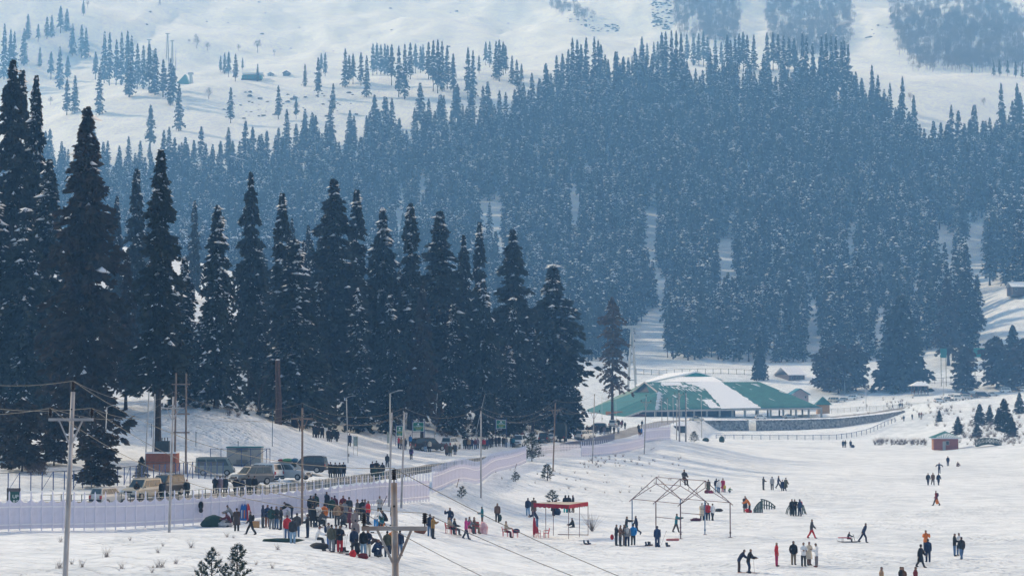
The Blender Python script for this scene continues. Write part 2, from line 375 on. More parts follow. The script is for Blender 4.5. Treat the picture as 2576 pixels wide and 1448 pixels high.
# road surface: snow-melt asphalt sheet just above the bench
def strip(name, pts, w, mats, z=0.0, parent=None):
    p = np.asarray(pts); t = np.gradient(p[:, :2], axis=0); t /= np.linalg.norm(t, axis=1)[:, None]; n = np.stack([-t[:, 1], t[:, 0]], -1)
    ks = np.linspace(-1, 1, 7); V = []; Fc = []
    for i in range(len(p)):
        for k in ks:
            wob = 1 + 0.10 * math.sin(i * 0.9) * abs(k)
            V.append((p[i, 0] + n[i, 0] * k * w * wob, p[i, 1] + n[i, 1] * k * w * wob, p[i, 2] + z + 0.03 * (1 - k * k)))
    m = len(ks)
    for i in range(len(p) - 1):
        for j in range(m - 1): Fc.append((i * m + j, i * m + j + 1, (i + 1) * m + j + 1, (i + 1) * m + j))
    return link(name, np_mesh(name, V, Fc, mats, smooth=True), parent)
M_ROAD = mat('wet_road', (0.13, 0.115, 0.10), 0.6, scale=0.5, col2=(0.36, 0.34, 0.32), detail=8, bump=0.03, bscale=1.5, coord='Generated' if False else 'Object')
road = strip('road', road_pts, ROAD_W, [M_ROAD], 0.01); tag(road, kind='structure')
# ================================================================== conifers
M_BARK = mat('bark', (0.035, 0.028, 0.024), 0.95, var=0.4, scale=6, bump=0.02, bscale=14)
M_NEEDLE = [mat('needles_dark', (0.013, 0.018, 0.013), 0.8, scale=0.5, col2=(0.040, 0.044, 0.028), spec=0.15),
            mat('needles_blue', (0.013, 0.021, 0.018), 0.8, scale=0.5, col2=(0.036, 0.048, 0.036), spec=0.15),
            mat('needles_brown', (0.026, 0.022, 0.016), 0.85, scale=0.5, col2=(0.068, 0.050, 0.032), spec=0.15),
            mat('needles_pale', (0.030, 0.044, 0.042), 0.8, scale=0.9, col2=(0.065, 0.085, 0.075), spec=0.15),
            mat('needles_dry', (0.055, 0.040, 0.028), 0.85, scale=0.7, col2=(0.13, 0.088, 0.055), spec=0.15)]
M_TSNOW = mat('branch_snow', (0.80, 0.82, 0.86), 0.7, var=0.05, scale=2)
def fir_arrays(seed, H, R, nbr, nc, clen, t0=0.06, top='cone', snow=0.25, snow_size=0.35, ragged=0.25, droop=0.35, nodes=4, whorl=1.15):
    """needle cards, snow pads as numpy triangles"""
    g = np.random.default_rng(seed)
    t = t0 + (1 - t0) * (np.arange(nbr) + g.random(nbr)) / nbr; t = np.sort(t) ** 0.92; nw = H / whorl; wi = np.floor(t * nw); wj = g.random(int(nw) + 2); t = np.where(t < .80, np.clip((wi + 0.6 * g.normal(0, .5, nbr) + .5 + wj[wi.astype(int)] * .5) / nw, t0 * .8, .995), t)
    az = np.arange(nbr) * 2.39996 + g.normal(0, 0.35, nbr)
    if top == 'cone': prof = (1 - t) ** 0.85 * 0.97 + 0.012
    elif top == 'column': prof = np.clip((1 - t) * 2.3, 0.012, 1) ** 0.8 * (1 - 0.34 * t)
    else: prof = np.clip((1 - t) * 1.9, 0.03, 1) ** 0.7 * (0.74 + 0.26 * np.sin(t * 9 + seed))
    base = sstep(t0 - 0.02, t0 + 0.10, t) * 0.35 + 0.65
    clump = 1 + ragged * np.sin(az * 2 + t * 23 + seed) * 0.55 + ragged * 0.5 * np.sin(t * 61 + seed * 2) + g.normal(0, ragged * 0.55, nbr)
    clump = clump * (1 + ragged * 0.7 * (wj[wi.astype(int)] - .5))
    L = np.maximum(R * prof * base * np.clip(clump, 0.35, 1.6), 0.10)
    z0 = t * H
    s = np.linspace(0.22, 1.0, nodes)
    # node positions (nbr,nodes,3)
    rise = 0.12 * (1 - t)[:, None] * -1 + 0.18 * t[:, None]
    rad = L[:, None] * s[None]
    zz = z0[:, None] + rise * rad - droop * (s[None] ** 1.8) * L[:, None] * (0.55 + 0.6 * (1 - t))[:, None]
    px = np.cos(az)[:, None] * rad; py = np.sin(az)[:, None] * rad
    nodesP = np.stack([px, py, zz], -1)
    out = np.stack([np.cos(az), np.sin(az), np.zeros(nbr)], -1)[:, None, None, :]
    lat = np.stack([-np.sin(az), np.cos(az), np.zeros(nbr)], -1)[:, None, None, :]
    sh = (nbr, nodes, nc, 1)
    a = g.normal(0, 1.0, sh); d = out * (0.65 + 0.3 * g.random(sh)) + lat * a * 0.65 + np.array([0, 0, 1.0]) * g.normal(-0.34, 0.30, sh)
    d /= np.linalg.norm(d, axis=-1, keepdims=True)
    ln = clen * (0.55 + 0.8 * g.random(sh)) * (0.32 + 0.8 * np.sqrt(L / R))[:, None, None, None]
    p0 = nodesP[:, :, None, :] + g.normal(0, 0.10 * clen, (nbr, nodes, nc, 3))
    w = np.cross(d, g.normal(0, 1, (nbr, nodes, nc, 3))); w /= np.linalg.norm(w, axis=-1, keepdims=True) + 1e-9
    w = w * ln * (0.20 + 0.12 * g.random(sh))
    A = p0 - d * ln * 0.15; B = p0 + d * ln * 0.45 + w; C = p0 + d * ln; E = p0 + d * ln * 0.45 - w
    V = np.stack([A, B, C, E], -2).reshape(-1, 3); n = len(V) // 4
    i4 = np.arange(n) * 4
    Fq = np.stack([i4, i4 + 1, i4 + 2, i4 + 3], -1)
    # snow pads lying along the branches
    patch = 0.35 + 1.3 * (np.sin(az * 1.0 + t * 19 + seed) + np.sin(t * 43 + seed * 3) > 0.1); k = g.random((nbr, nodes)) < snow * (0.45 + 0.55 * s[None]) * patch[:, None]; idx = np.argwhere(k)
    SV = []; SF = []
    if len(idx):
        c = nodesP[idx[:, 0], idx[:, 1]] + g.normal(0, 0.12 * clen, (len(idx), 3)); c[:, 2] += 0.16 * clen
        o = out[idx[:, 0], 0, 0]; l = lat[idx[:, 0], 0, 0]; sz = snow_size * (0.35 + 1.35 * g.random(len(idx)) ** 2)[:, None]
        asp = (1.1 + 1.3 * g.random(len(idx)))[:, None]; ang = g.normal(0, 0.5, len(idx))[:, None]
        o2 = o * np.cos(ang) + l * np.sin(ang); l2 = -o * np.sin(ang) + l * np.cos(ang)
        ring = [c + o2 * sz * asp + [0, 0, -1] * sz * 0.45, c + l2 * sz * 0.6 + [0, 0, -1] * sz * 0.2, c - o2 * sz * asp * 0.8, c - l2 * sz * 0.6 + [0, 0, -1] * sz * 0.2]
        tp = c + np.array([0, 0, 1]) * sz * 0.42; bt = c - np.array([0, 0, 1]) * sz * 0.35
        SV = np.stack(ring + [tp, bt], 1).reshape(-1, 3); j = np.arange(len(idx))[:, None] * 6
        tri = np.array([[0, 1, 4], [1, 2, 4], [2, 3, 4], [3, 0, 4], [1, 0, 5], [2, 1, 5], [3, 2, 5], [0, 3, 5]])
        SF = (j[:, :, None] + tri[None]).reshape(-1, 3)
    # bare limbs showing between the needles
    return V, Fq, SV, SF, nodesP
def trunk_mb(H, r, seed, lean=0.0, n=8):
    g = random.Random(seed); mb = MB(); k = 9
    pts = [(lean * (i / k) ** 2 * H + g.uniform(-.04, .04) * (i > 0), g.uniform(-.04, .04) * (i > 0), -0.6 + (H + 0.6) * i / k) for i in range(k + 1)]
    rad = [max(0.03, r * (1 - 0.93 * (i / k) ** 0.9)) * (1.35 if i == 0 else 1) for i in range(k + 1)]
    mb.tube(pts, rad, n); return mb
FIR = {}
def fir_proto(key, seed, H, R, nbr, nc, clen, needle=0, **kw):
    nodes = kw.get('nodes', 4)
    V, Fq, SV, SF, NP = fir_arrays(seed, H, R, nbr, nc, clen, **kw)
    crown = np_mesh('crown', V, Fq, [M_NEEDLE[needle]])
    snow = np_mesh('snow', SV, SF, [M_TSNOW]) if len(SV) else None
    tm = trunk_mb(H, 0.012 * H + 0.08, seed)
    g = random.Random(seed)
    for i in range(0, len(NP), max(1, len(NP) // 90)):      # limbs
        z = float(NP[i, 0, 2]); tm.tube([(0, 0, z), tuple(NP[i, nodes // 2]), tuple(NP[i, -1])], [0.05, 0.03, 0.015], 3, cap=False)
    trunk = tm.mesh('trunk', [M_BARK])
    FIR[key] = (trunk, crown, snow, H, R)
    return FIR[key]
def joined_proto(name, key):
    """one mesh with three material slots, for instancing the far woods"""
    t, c, s, H, R = FIR[key]; vs = []; fs = []; mi = []; o = 0
    for k, me in enumerate((t, c, s)):
        if me is None: continue
        vs += [tuple(q.co) for q in me.vertices]; fs += [tuple(o + i for i in p.vertices) for p in me.polygons]; mi += [k] * len(me.polygons); o = len(vs)
    me = bpy.data.meshes.new(name); me.from_pydata(vs, [], fs)
    for m in (M_BARK, c.materials[0], M_TSNOW): me.materials.append(m)
    me.polygons.foreach_set('material_index', mi); me.update(); return bpy.data.objects.new(name, me)
# near prototypes (rich)
fir_proto('n1', 11, 36, 3.9, 520, 9, 0.85, 2, t0=0.10, top='column', snow=0.035, snow_size=0.45, droop=0.42, ragged=0.55, nodes=5)
fir_proto('n2', 12, 34, 3.8, 470, 9, 0.82, 0, t0=0.10, top='cone', snow=0.14, snow_size=0.40, droop=0.5, ragged=0.5, nodes=5)
fir_proto('n2b', 17, 34, 3.8, 430, 9, 0.82, 0, t0=0.24, top='cone', snow=0.10, snow_size=0.40, droop=0.5, ragged=0.5, nodes=5)
fir_proto('n3', 13, 33, 4.6, 480, 9, 0.85, 1, t0=0.06, top='cone', snow=0.27, snow_size=0.44, droop=0.6, ragged=0.5, nodes=5)
fir_proto('n4', 14, 36, 3.3, 500, 9, 0.80, 0, t0=0.14, top='column', snow=0.13, snow_size=0.38, droop=0.45, ragged=0.5, nodes=5)
fir_proto('n5', 15, 30, 4.5, 420, 9, 0.88, 1, t0=0.05, top='round', snow=0.28, snow_size=0.42, droop=0.55, ragged=0.55, nodes=5)
fir_proto('n6', 16, 28, 4.0, 300, 8, 0.85, 2, t0=0.16, top='cone', snow=0.05, snow_size=0.33, droop=0.6, ragged=0.6, nodes=5)
fir_proto('n7', 19, 28, 4.4, 150, 6, 0.85, 4, t0=0.26, top='round', snow=0.03, snow_size=0.3, droop=0.5, ragged=0.6, nodes=5)
# far prototypes
fir_proto('f1', 21, 30, 2.9, 190, 5, 1.25, 1, t0=0.08, top='cone', snow=0.34, snow_size=0.50, ragged=0.5, nodes=3, whorl=1.9)
fir_proto('f2', 22, 32, 2.5, 190, 5, 1.2, 0, t0=0.14, top='column', snow=0.14, snow_size=0.50, ragged=0.5, nodes=3, whorl=1.9)
fir_proto('f3', 23, 27, 3.1, 170, 5, 1.3, 1, t0=0.06, top='cone', snow=0.48, snow_size=0.50, ragged=0.55, nodes=3, whorl=1.9)
fir_proto('f4', 24, 31, 2.3, 160, 5, 1.2, 3, t0=0.22, top='column', snow=0.10, snow_size=0.46, ragged=0.6, nodes=3, whorl=1.9)
def plant_tree(name, key, loc, scale, rz, label, group=None, wide=1.0, lean=0.0):
    t, c, s, H, R = FIR[key]
    o = thing(name, label, 'tree', loc, rz, group, (scale * wide, scale * wide, scale))
    o.rotation_euler = (lean, 0, rz)
    link('trunk', t, o); cr = link('crown', c, o)
    if s is not None: link('snow', s, cr)['kind'] = 'stuff'
    return o
def scatter(name, protos, pts, label, cat):
    """one stuff object: pts = (x,y,z,scale,rot,pick)"""
    me = bpy.data.meshes.new(name); me.from_pydata([p[:3] for p in pts], [], [])
    for nm, tp, k in (('sc', 'FLOAT', 3), ('ro', 'FLOAT', 4), ('pk', 'INT', 5)):
        a = me.attributes.new(nm, tp, 'POINT'); a.data.foreach_set('value', [p[k] for p in pts])
    o = link(name, me); tag(o, label, cat, kind='stuff')
    ng = bpy.data.node_groups.new(name, 'GeometryNodeTree')
    ng.interface.new_socket('Geometry', in_out='INPUT', socket_type='NodeSocketGeometry'); ng.interface.new_socket('Geometry', in_out='OUTPUT', socket_type='NodeSocketGeometry')
    N = ng.nodes.new; L = ng.links.new
    gi = N('NodeGroupInput'); go = N('NodeGroupOutput'); ip = N('GeometryNodeInstanceOnPoints'); jn = N('GeometryNodeGeometryToInstance')
    for p in reversed(protos):
        oi = N('GeometryNodeObjectInfo'); oi.inputs['Object'].default_value = p; L(oi.outputs['Geometry'], jn.inputs[0])
    def na(nm, tp):
        n = N('GeometryNodeInputNamedAttribute'); n.data_type = tp; n.inputs[0].default_value = nm; return [q for q in n.outputs if q.enabled and q.name == 'Attribute'][0]
    cx = N('ShaderNodeCombineXYZ'); L(na('ro', 'FLOAT'), cx.inputs[2])
    L(gi.outputs[0], ip.inputs['Points']); L(jn.outputs[0], ip.inputs['Instance']); ip.inputs['Pick Instance'].default_value = True
    L(na('pk', 'INT'), ip.inputs['Instance Index']); L(cx.outputs[0], ip.inputs['Rotation']); L(na('sc', 'FLOAT'), ip.inputs['Scale'])
    L(ip.outputs[0], go.inputs[0])
    md = o.modifiers.new('scatter', 'NODES'); md.node_group = ng
    return o
FARP = [joined_proto('far_fir_a', 'f1'), joined_proto('far_fir_b', 'f2'), joined_proto('far_fir_c', 'f3'), joined_proto('far_fir_d', 'f4')]
FKEY = ['f1', 'f2', 'f3', 'f4']
# ================================================================== far slope forest
rnd = random.Random(77)
# open strips of snow among the trees: (u0,u1,v0,v1) in the picture
GAPS = [(1620, 1652, 525, 615), (1808, 1850, 612, 690), (1050, 1070, 440, 490), (998, 1014, 475, 540), (1205, 1222, 520, 570), (1236, 1262, 510, 575), (1012, 1030, 265, 320), (1440, 1452, 470, 525), (2030, 2048, 690, 760), (2140, 2156, 590, 640),
        (2440, 2462, 560, 700), (2466, 2484, 560, 720), (2300, 2318, 640, 730), (2360, 2372, 590, 640), (2040, 2062, 790, 920), (2150, 2164, 840, 900), (1650, 1668, 690, 730), (2210, 2230, 780, 860), (2480, 2700, 720, 850), (1590, 1660, 830, 960), (2385, 2400, 600, 640)]
TOPV = [(-400, 470), (0, 430), (180, 410), (330, 405), (520, 398), (700, 385), (860, 360), (950, 325), (1060, 308), (1200, 298), (1300, 280), (1350, 255), (1450, 215), (1600, 205), (1750, 202), (1900, 206), (2100, 225), (2180, 265), (2260, 330), (2350, 410), (2420, 400), (2500, 370), (2576, 320), (3000, 300)]
def gapped(u, v, hpx):
    for a, b, c, d in GAPS:
        if a - 4 < u < b + 4 and c < v < d + hpx * 0.92: return True
    return False
forest = []
sp = 8.8
ylist = np.arange(800, 1640, sp)
for y in ylist:
    x0 = (-260 - 1288) / F * y; x1 = (2840 - 1288) / F * y
    for x in np.arange(x0, x1, sp):
        px = x + rnd.uniform(-.5, .5) * sp; py = y + rnd.uniform(-.5, .5) * sp
        u = 1288 + px / py * F
        forest.append((px, py, u))
fz = np.array([(p[0], p[1]) for p in forest]); far_pts = []
for (px, py, u) in forest:
    z = ground(px, py)
    v = v_of(py, z)
    if v < np.interp(u, *zip(*TOPV)): continue
    if py < 830 and not (u < 1500 or u > 2420): continue
    if py < 900 and u < 900: continue
    dens = vnoise(np.array([px / 40.0]), np.array([py / 40.0]))[0]
    near_top = v - np.interp(u, *zip(*TOPV))
    if near_top < 60 and rnd.random() > 0.25 + 0.9 * dens * (0.5 + near_top / 90): continue
    if u < 620 and v < 460 and rnd.random() > 0.75: continue
    sc = (0.42 + 0.72 * rnd.random() ** 0.8 + 0.18 * (dens - .5)) * (1.0 if v > 330 else 1.05)
    hpx = 30 * sc * F / py
    if gapped(u, v, hpx): continue
    far_pts.append([px, py, z - 0.3, sc, rnd.uniform(0, 6.28), rnd.choice([0, 0, 1, 2, 2, 3]), hpx, u, v])
print('far trees', len(far_pts))
# trees that stand out one by one along the shoulder and on the open snow: (u, v_base, v_top)
SKY = [(25, 235, 75), (10, 200, 60), (118, 98, 42), (130, 95, 38), (152, 84, 15), (168, 80, 22), (210, 40, 0), (70, 100, 35), (96, 105, 60), (60, 165, 72), (35, 220, 80), (100, 168, 118), (128, 200, 130), (150, 225, 118), (168, 290, 200), (188, 285, 190), (170, 208, 140), (182, 140, 60), (205, 145, 62), (216, 148, 70), (240, 200, 130), (262, 210, 80), (275, 215, 82), (305, 215, 82), (320, 215, 78), (330, 222, 90), (345, 225, 110), (360, 225, 115), (375, 232, 110), (390, 240, 122), (410, 245, 150), (428, 265, 148), (436, 255, 165), (325, 245, 145), (292, 215, 100), (250, 290, 170), (378, 385, 265),
       (385, 235, 185), (575, 195, 130), (555, 182, 140), (565, 186, 132), (592, 205, 135), (610, 178, 145), (450, 330, 210), (767, 218, 160), (800, 245, 145), (808, 185, 133), (818, 192, 132), (868, 220, 122), (878, 210, 138), (888, 212, 135), (908, 215, 132), (922, 245, 140), (938, 190, 110), (948, 188, 108), (958, 188, 112), (968, 188, 110), (975, 190, 114), (985, 215, 112), (1003, 245, 116), (1018, 250, 112), (1032, 200, 108), (1045, 185, 110), (1058, 184, 116), (1064, 180, 112), (1078, 200, 106), (1090, 230, 102), (1101, 235, 100), (1112, 230, 104), (1125, 225, 115), (1140, 250, 135), (1177, 250, 120), (1190, 250, 128), (1205, 185, 138), (1222, 165, 105), (1232, 170, 104), (1248, 200, 104), (1256, 205, 100), (1266, 190, 105), (1272, 185, 115), (1288, 212, 140), (1300, 225, 150), (1312, 215, 160),
       (580, 310, 220), (648, 205, 160), (700, 300, 215), (745, 300, 245), (838, 285, 210), (1375, 250, 165), (1400, 235, 140), (1415, 225, 135), (1430, 220, 125), (1440, 215, 96), (1452, 210, 100), (1462, 215, 112), (1475, 220, 95), (1495, 225, 93), (1505, 230, 102), (1530, 260, 150), (1548, 250, 130), (1590, 180, 140), (1602, 175, 135), (1615, 165, 92), (1628, 165, 108), (1645, 170, 106), (1655, 172, 104), (1665, 180, 82), (1675, 180, 80), (1690, 260, 78), (1702, 270, 80), (1714, 250, 84), (1728, 160, 85), (1745, 165, 84), (1758, 165, 84), (1770, 168, 78), (1780, 166, 92), (1800, 166, 95), (1815, 168, 105), (1830, 175, 86), (1838, 178, 100), (1850, 175, 90), (1860, 175, 84), (1870, 180, 80), (1880, 185, 88), (1897, 178, 88), (1930, 180, 82), (1945, 178, 80), (1958, 175, 85), (1972, 175, 88), (1985, 180, 92), (1998, 182, 96), (2020, 260, 84), (2030, 255, 90), (2045, 260, 110), (2068, 260, 92), (2080, 262, 86), (2092, 265, 88), (2104, 260, 92), (2118, 250, 105), (2135, 255, 112), (2125, 290, 100), (2150, 300, 190), (2195, 330, 165), (2210, 330, 190), (2240, 350, 210), (2272, 370, 195), (2300, 380, 240), (2395, 420, 265), (2455, 400, 265), (2520, 340, 210), (2560, 340, 210), (2445, 185, 160), (2500, 190, 150), (2515, 192, 148), (2535, 192, 150), (2555, 195, 150), (2572, 195, 155)]
def solve_base(u, v):
    """place on the far slope whose ground shows at picture row v"""
    h = BVH.ray_cast(Vector((0, 0, ZC)), ray(u, v).normalized()); return h[0] if h[0] else P(u, v, 1700)
k = 0; solo = 0
ORD = 'first second third fourth fifth sixth seventh eighth ninth tenth eleventh twelfth thirteenth fourteenth fifteenth sixteenth'.split()
BINS = [(-9, 60, 'at the top left edge'), (60, 140, 'in the loose group at the top left'), (140, 225, 'in the upper left group'), (225, 300, 'in the left half of the hillside row'), (300, 345, 'in the middle of the hillside row'), (345, 460, 'in the right half of the hillside row'), (460, 540, 'below the lift station'), (540, 660, 'beside the restaurant on the shoulder'), (660, 790, 'below the lone brown cabin'), (790, 850, 'in the small group right of the cabin'), (850, 930, 'in the first shoulder clump'), (930, 992, 'in the dense second shoulder clump'), (992, 1070, 'in the third shoulder clump'), (1070, 1150, 'in the fourth shoulder clump'), (1150, 1240, 'in the fifth shoulder clump'), (1240, 1330, 'in the last shoulder clump before the gap'), (1330, 1420, 'where the forest climbs to the crest'), (1420, 1520, 'on the first crest peak'), (1520, 1600, 'in the dip after the first crest peak'), (1600, 1660, 'of the crest left of the birch patches'), (1660, 1720, 'in the highest crest clump'), (1720, 1790, 'under the left birch patch'), (1790, 1865, 'under the right side of the left birch patch'), (1865, 1935, 'under the gap between birch patches'), (1935, 2005, 'under the left of the middle birch patch'), (2005, 2060, 'under the right of the middle birch patch'), (2060, 2160, 'in the right-hand crest clump'), (2160, 2320, 'down the right forest edge'), (2320, 2480, 'at the low right forest edge'), (2480, 2700, 'at the right picture edge below the birches')]
for (u, vb, vt) in SKY:
    p = solve_base(u, vb); H = (vb - vt) / F * p.y * 1.0
    key = ('f2', 'f4', 'f2', 'f1')[(k * 7 + 3) % 4] if u > 460 else FKEY[(k * 7 + 3) % 4]; Hp = FIR[key][3]; k += 1
    lo, hi, ph = [q for q in BINS if q[0] <= u < q[1]][0]; same = sorted(q[0] for q in SKY if lo <= q[0] < hi); kin = [q for q in SKY if q[0] == u and q[1] != vb]
    lab = '%s fir from the left %s%s' % (ORD[same.index(u)], ph, (', the upper one' if vb < kin[0][1] else ', the lower one') if kin else ''); grp = 'firs standing out along the shoulder and crest'
    o = plant_tree('fir_tree', key, (p.x, p.y, p.z - 0.4), H / Hp * 1.03, k * 1.7, lab, grp, wide=(1.05 if u < 460 else .9) * min(1.0, 30.0 / max(H, 1)))
    solo += 1
far_pts.sort(key=lambda q: -q[6]); BIG = far_pts[:60]; REST = far_pts[60:]
for q in BIG:
    plant_tree('fir_tree', FKEY[q[5]], q[:3], q[3], q[4], 'snow-dusted fir at the foot of the dense far forest slope', 'firs at the foot of the far slope')
scatter('far_forest', FARP, REST, 'dense blue hazy fir forest covering the far mountain slope', 'forest')
# lower conifers beyond the near trees, hidden valley side on the left
# ================================================================== trees of the near wood, read off the picture
KP = 2576.0 / 3840.0
def zz(n, x, y):
    off = {1: 0, 2: 700, 3: 1400, 4: 2100, 5: 2880}[n]
    return (off + x * 960 / 1831.0) * KP, (1400 + y * 960 / 1831.0) * KP
def src(x, y): return x * KP, y * KP
NEAR = [  # u, v_top, D, prototype, wide, label
 (212, 262, 214, 'n1', 0.78, 'tallest brownish dark fir in front of the left wood'),
 (400, 372, 214, 'n2b', 0.80, 'tall dark pointed fir with thick bare trunk beside the brick plinth'),
 (22, 142, 262, 'n4', 0.82, 'tall fir at the left picture edge behind the brownish giant'),
 (82, 182, 268, 'n3', 0.62, 'tall thin-topped fir left of the brownish giant'),
 (46, 170, 280, 'n2', 0.75, 'fir squeezed between the two tall firs at the left edge'),
 (545, 512, 258, 'n3', 0.85, 'broad snowy fir at the top of the trampled snow mound'),
 (628, 428, 300, 'n4', 0.62, 'slender fir with thin spire rising behind the snow mound'),
 (708, 482, 292, 'n2', 0.75, 'dark narrow fir behind the broken brown trunk'),
 (742, 598, 270, 'n3', 1.15, 'broad fir with thick snow sprays beside the broken trunk'),
 (838, 446, 308, 'n4', 1.10, 'highest thick column fir in the middle of the wood'),
 (896, 474, 318, 'n2', 0.80, 'pointed fir just right of the thick column fir'),
 (962, 520, 322, 'n5', 0.75, 'round-topped fir with bare upper branches in mid wood'),
 (1032, 508, 318, 'n2', 0.82, 'pointed fir above the first green notice boards'),
 (1106, 528, 330, 'n4', 1.05, 'blunt column fir with snow patches right of mid wood'),
 (1062, 716, 305, 'n6', 0.85, 'brown-topped dry fir low in mid wood'),
 (1166, 588, 352, 'n4', 0.62, 'left of the two thin twin firs'),
 (1206, 556, 356, 'n2', 0.62, 'right of the two thin twin firs'),
 (1216, 700, 330, 'n5', 0.72, 'snowy fir in front of the twin firs'),
 (1290, 574, 362, 'n4', 1.0, 'tall smooth column fir near the right end of the wood'),
 (1392, 664, 372, 'n5', 1.30, 'widest spreading fir at the right end of the near wood'),
 (1278, 866, 338, 'n3', 0.80, 'small snow-laden fir in front of the wood near the road'),
 (1428, 800, 372, 'n3', 0.85, 'snowy fir skirting the right side of the spreading fir'),
 (1540, 744, 470, 'n7', 1.0, 'lone brown fir with bare trunk before the green roof'),
 (340, 420, 330, 'n2', 0.7, 'blue-grey fir between the giant and the tall dark fir'),
 (118, 395, 250, 'n3', 0.85, 'snowy fir directly left of the brownish giant'),
 (60, 520, 244, 'n5', 0.95, 'heavily snow-flecked fir low at the left edge'),
 (-20, 470, 246, 'n3', 1.0, 'snow-flecked fir cut by the left picture edge'),
 (318, 640, 262, 'n6', 0.75, 'brownish fir right of the giant'),
 (462, 640, 262, 'n3', 0.8, 'snowy fir between the tall dark fir and the mound fir'),
 (655, 740, 282, 'n2', 0.75, 'dark fir left of the broad snowy fir'),
 (800, 700, 288, 'n2', 0.85, 'dark fir under the thick column fir'),
 (900, 720, 300, 'n3', 0.85, 'snowy fir under the pointed fir in mid wood'),
 (980, 740, 308, 'n5', 0.72, 'bushy fir left of the brown-topped fir'),
 (1140, 760, 322, 'n3', 0.78, 'snowy fir below the blunt column fir'),
 (1340, 820, 360, 'n2', 0.8, 'dark fir left of the spreading fir'),
 (1240, 850, 345, 'n2', 0.7, 'dark fir behind the third green notice board'),
]
for i, (u, vt, D, key, wd, lab) in enumerate(NEAR):
    p = at(u, D); vb = v_of(D, p.z); H = (vb - vt) / F * D
    plant_tree('fir_tree', key, (p.x, p.y, p.z - 0.3), H / FIR[key][3], i * 2.1, lab, wide=wd * FIR[key][3] / H * min(1.15, max(0.75, H / 32)))
rn = random.Random(4)
# wood behind the front trees
BACK = []
for i in range(150):
    D = rn.uniform(330, 640); u = rn.uniform(-160, 1330) 
    lim = np.interp(u, [-160, 250, 500, 800, 1100, 1330], [640, 620, 560, 520, 450, 410])
    if rn.random() < .25: continue
    if D > lim: continue
    if u > 800 and D < 345: continue
    BACK.append((u, D))
for i, (u, D) in enumerate(BACK):
    p = at(u, D); key = rn.choice(['n2', 'n3', 'n4', 'n5', 'n2']); H = rn.uniform(19, 27)
    vt = v_of(D, p.z + H); vlim = np.interp(u, [-160, 150, 290, 450, 600, 760, 1000, 1330], [330, 400, 440, 455, 470, 520, 560, 640])
    if vt < vlim: H -= (vlim - vt) / F * D
    if H < 9: continue
    plant_tree('fir_tree', key, (p.x, p.y, p.z - 0.3), H / FIR[key][3], rn.uniform(0, 6), 'dark snow-flecked fir deep in the wood behind the front trees', 'firs deep in the near wood', wide=26.0 / max(H, 16) * 0.72)
# blue pines around the hotel side, right of the big roof
fir_proto('w1', 31, 28, 8.0, 420, 7, 1.7, 1, t0=0.06, top='cone', snow=0.10, snow_size=0.5, droop=0.25, ragged=0.30, nodes=4)
fir_proto('w2', 32, 16, 5.2, 260, 7, 1.2, 2, t0=0.14, top='round', snow=0.10, snow_size=0.4, droop=0.2, ragged=0.4, nodes=4)
RIGHT = [(1910, 842, 770, 'w1', 0.62, 'dark narrow fir behind the big green roof'),
 (2268, 745, 735, 'w1', 1.0, 'broad blue pine, the largest right of the big roof'),
 (2385, 690, 790, 'n6', 1.15, 'brownish tall tree right of the broad blue pine'),
 (2432, 665, 800, 'n4', 1.15, 'tall tree with dark round head above the snowy bank'),
 (2072, 872, 745, 'w2', 1.0, 'low pine left of the small snowy house'),
 (2108, 862, 735, 'w2', 1.05, 'bushy pine beside the house with snowy roof'),
 (2152, 866, 740, 'w2', 1.0, 'bushy pine left of the broad blue pine'),
 (2425, 868, 720, 'w2', 0.9, 'pine between the two green hoardings'),
 (2505, 845, 735, 'w2', 1.0, 'pine right of the green hoardings'),
 (2548, 818, 740, 'w1', 0.8, 'tall pine near the right edge above the car park'),
 (2576, 850, 725, 'w2', 1.1, 'pine cut by the right edge above the car park')]
for i, (u, vt, D, key, wd, lab) in enumerate(RIGHT):
    p = at(u, D); H = (v_of(D, p.z) - vt) / F * D
    plant_tree('pine_tree', key, (p.x, p.y, p.z - 0.2), H / FIR[key][3], i * 1.3, lab, wide=wd)
# cedars on the right bank
fir_proto('c1', 41, 9, 3.0, 240, 7, 0.62, 1, t0=0.03, top='cone', snow=0.10, snow_size=0.22, droop=0.1, ragged=0.25, nodes=4)
for i, (x, yb, yt, wd, lab) in enumerate([(1360, 438, 303, 0.95, 'single cedar behind the brick hut'), (1497, 452, 352, 1.2, 'squat cedar nearest the little footbridge'), (1515, 370, 215, 1.0, 'tall cedar at the left of the bank clump'), (1585, 350, 222, 0.8, 'slim cedar in the middle of the bank clump'), (1690, 420, 178, 0.95, 'tallest cedar of the clump on the right bank'), (1742, 452, 300, 0.9, 'low cedar in front of the tallest bank cedar'), (1800, 285, 130, 0.8, 'cedar highest up the right bank'), (1226, 342, 258, 0.9, 'small cedar above the hut beside the path'), (1650, 360, 240, 0.9, 'cedar tucked behind the tallest bank cedar')]):
    u, v = zz(5, x, yb); p = hit(u, v); H = (yb - yt) * 960 / 1831 * KP / F * p.y
    plant_tree('cedar_tree', 'c1', (p.x, p.y, p.z - 0.1), H / 9, i * 1.1, lab, wide=wd)
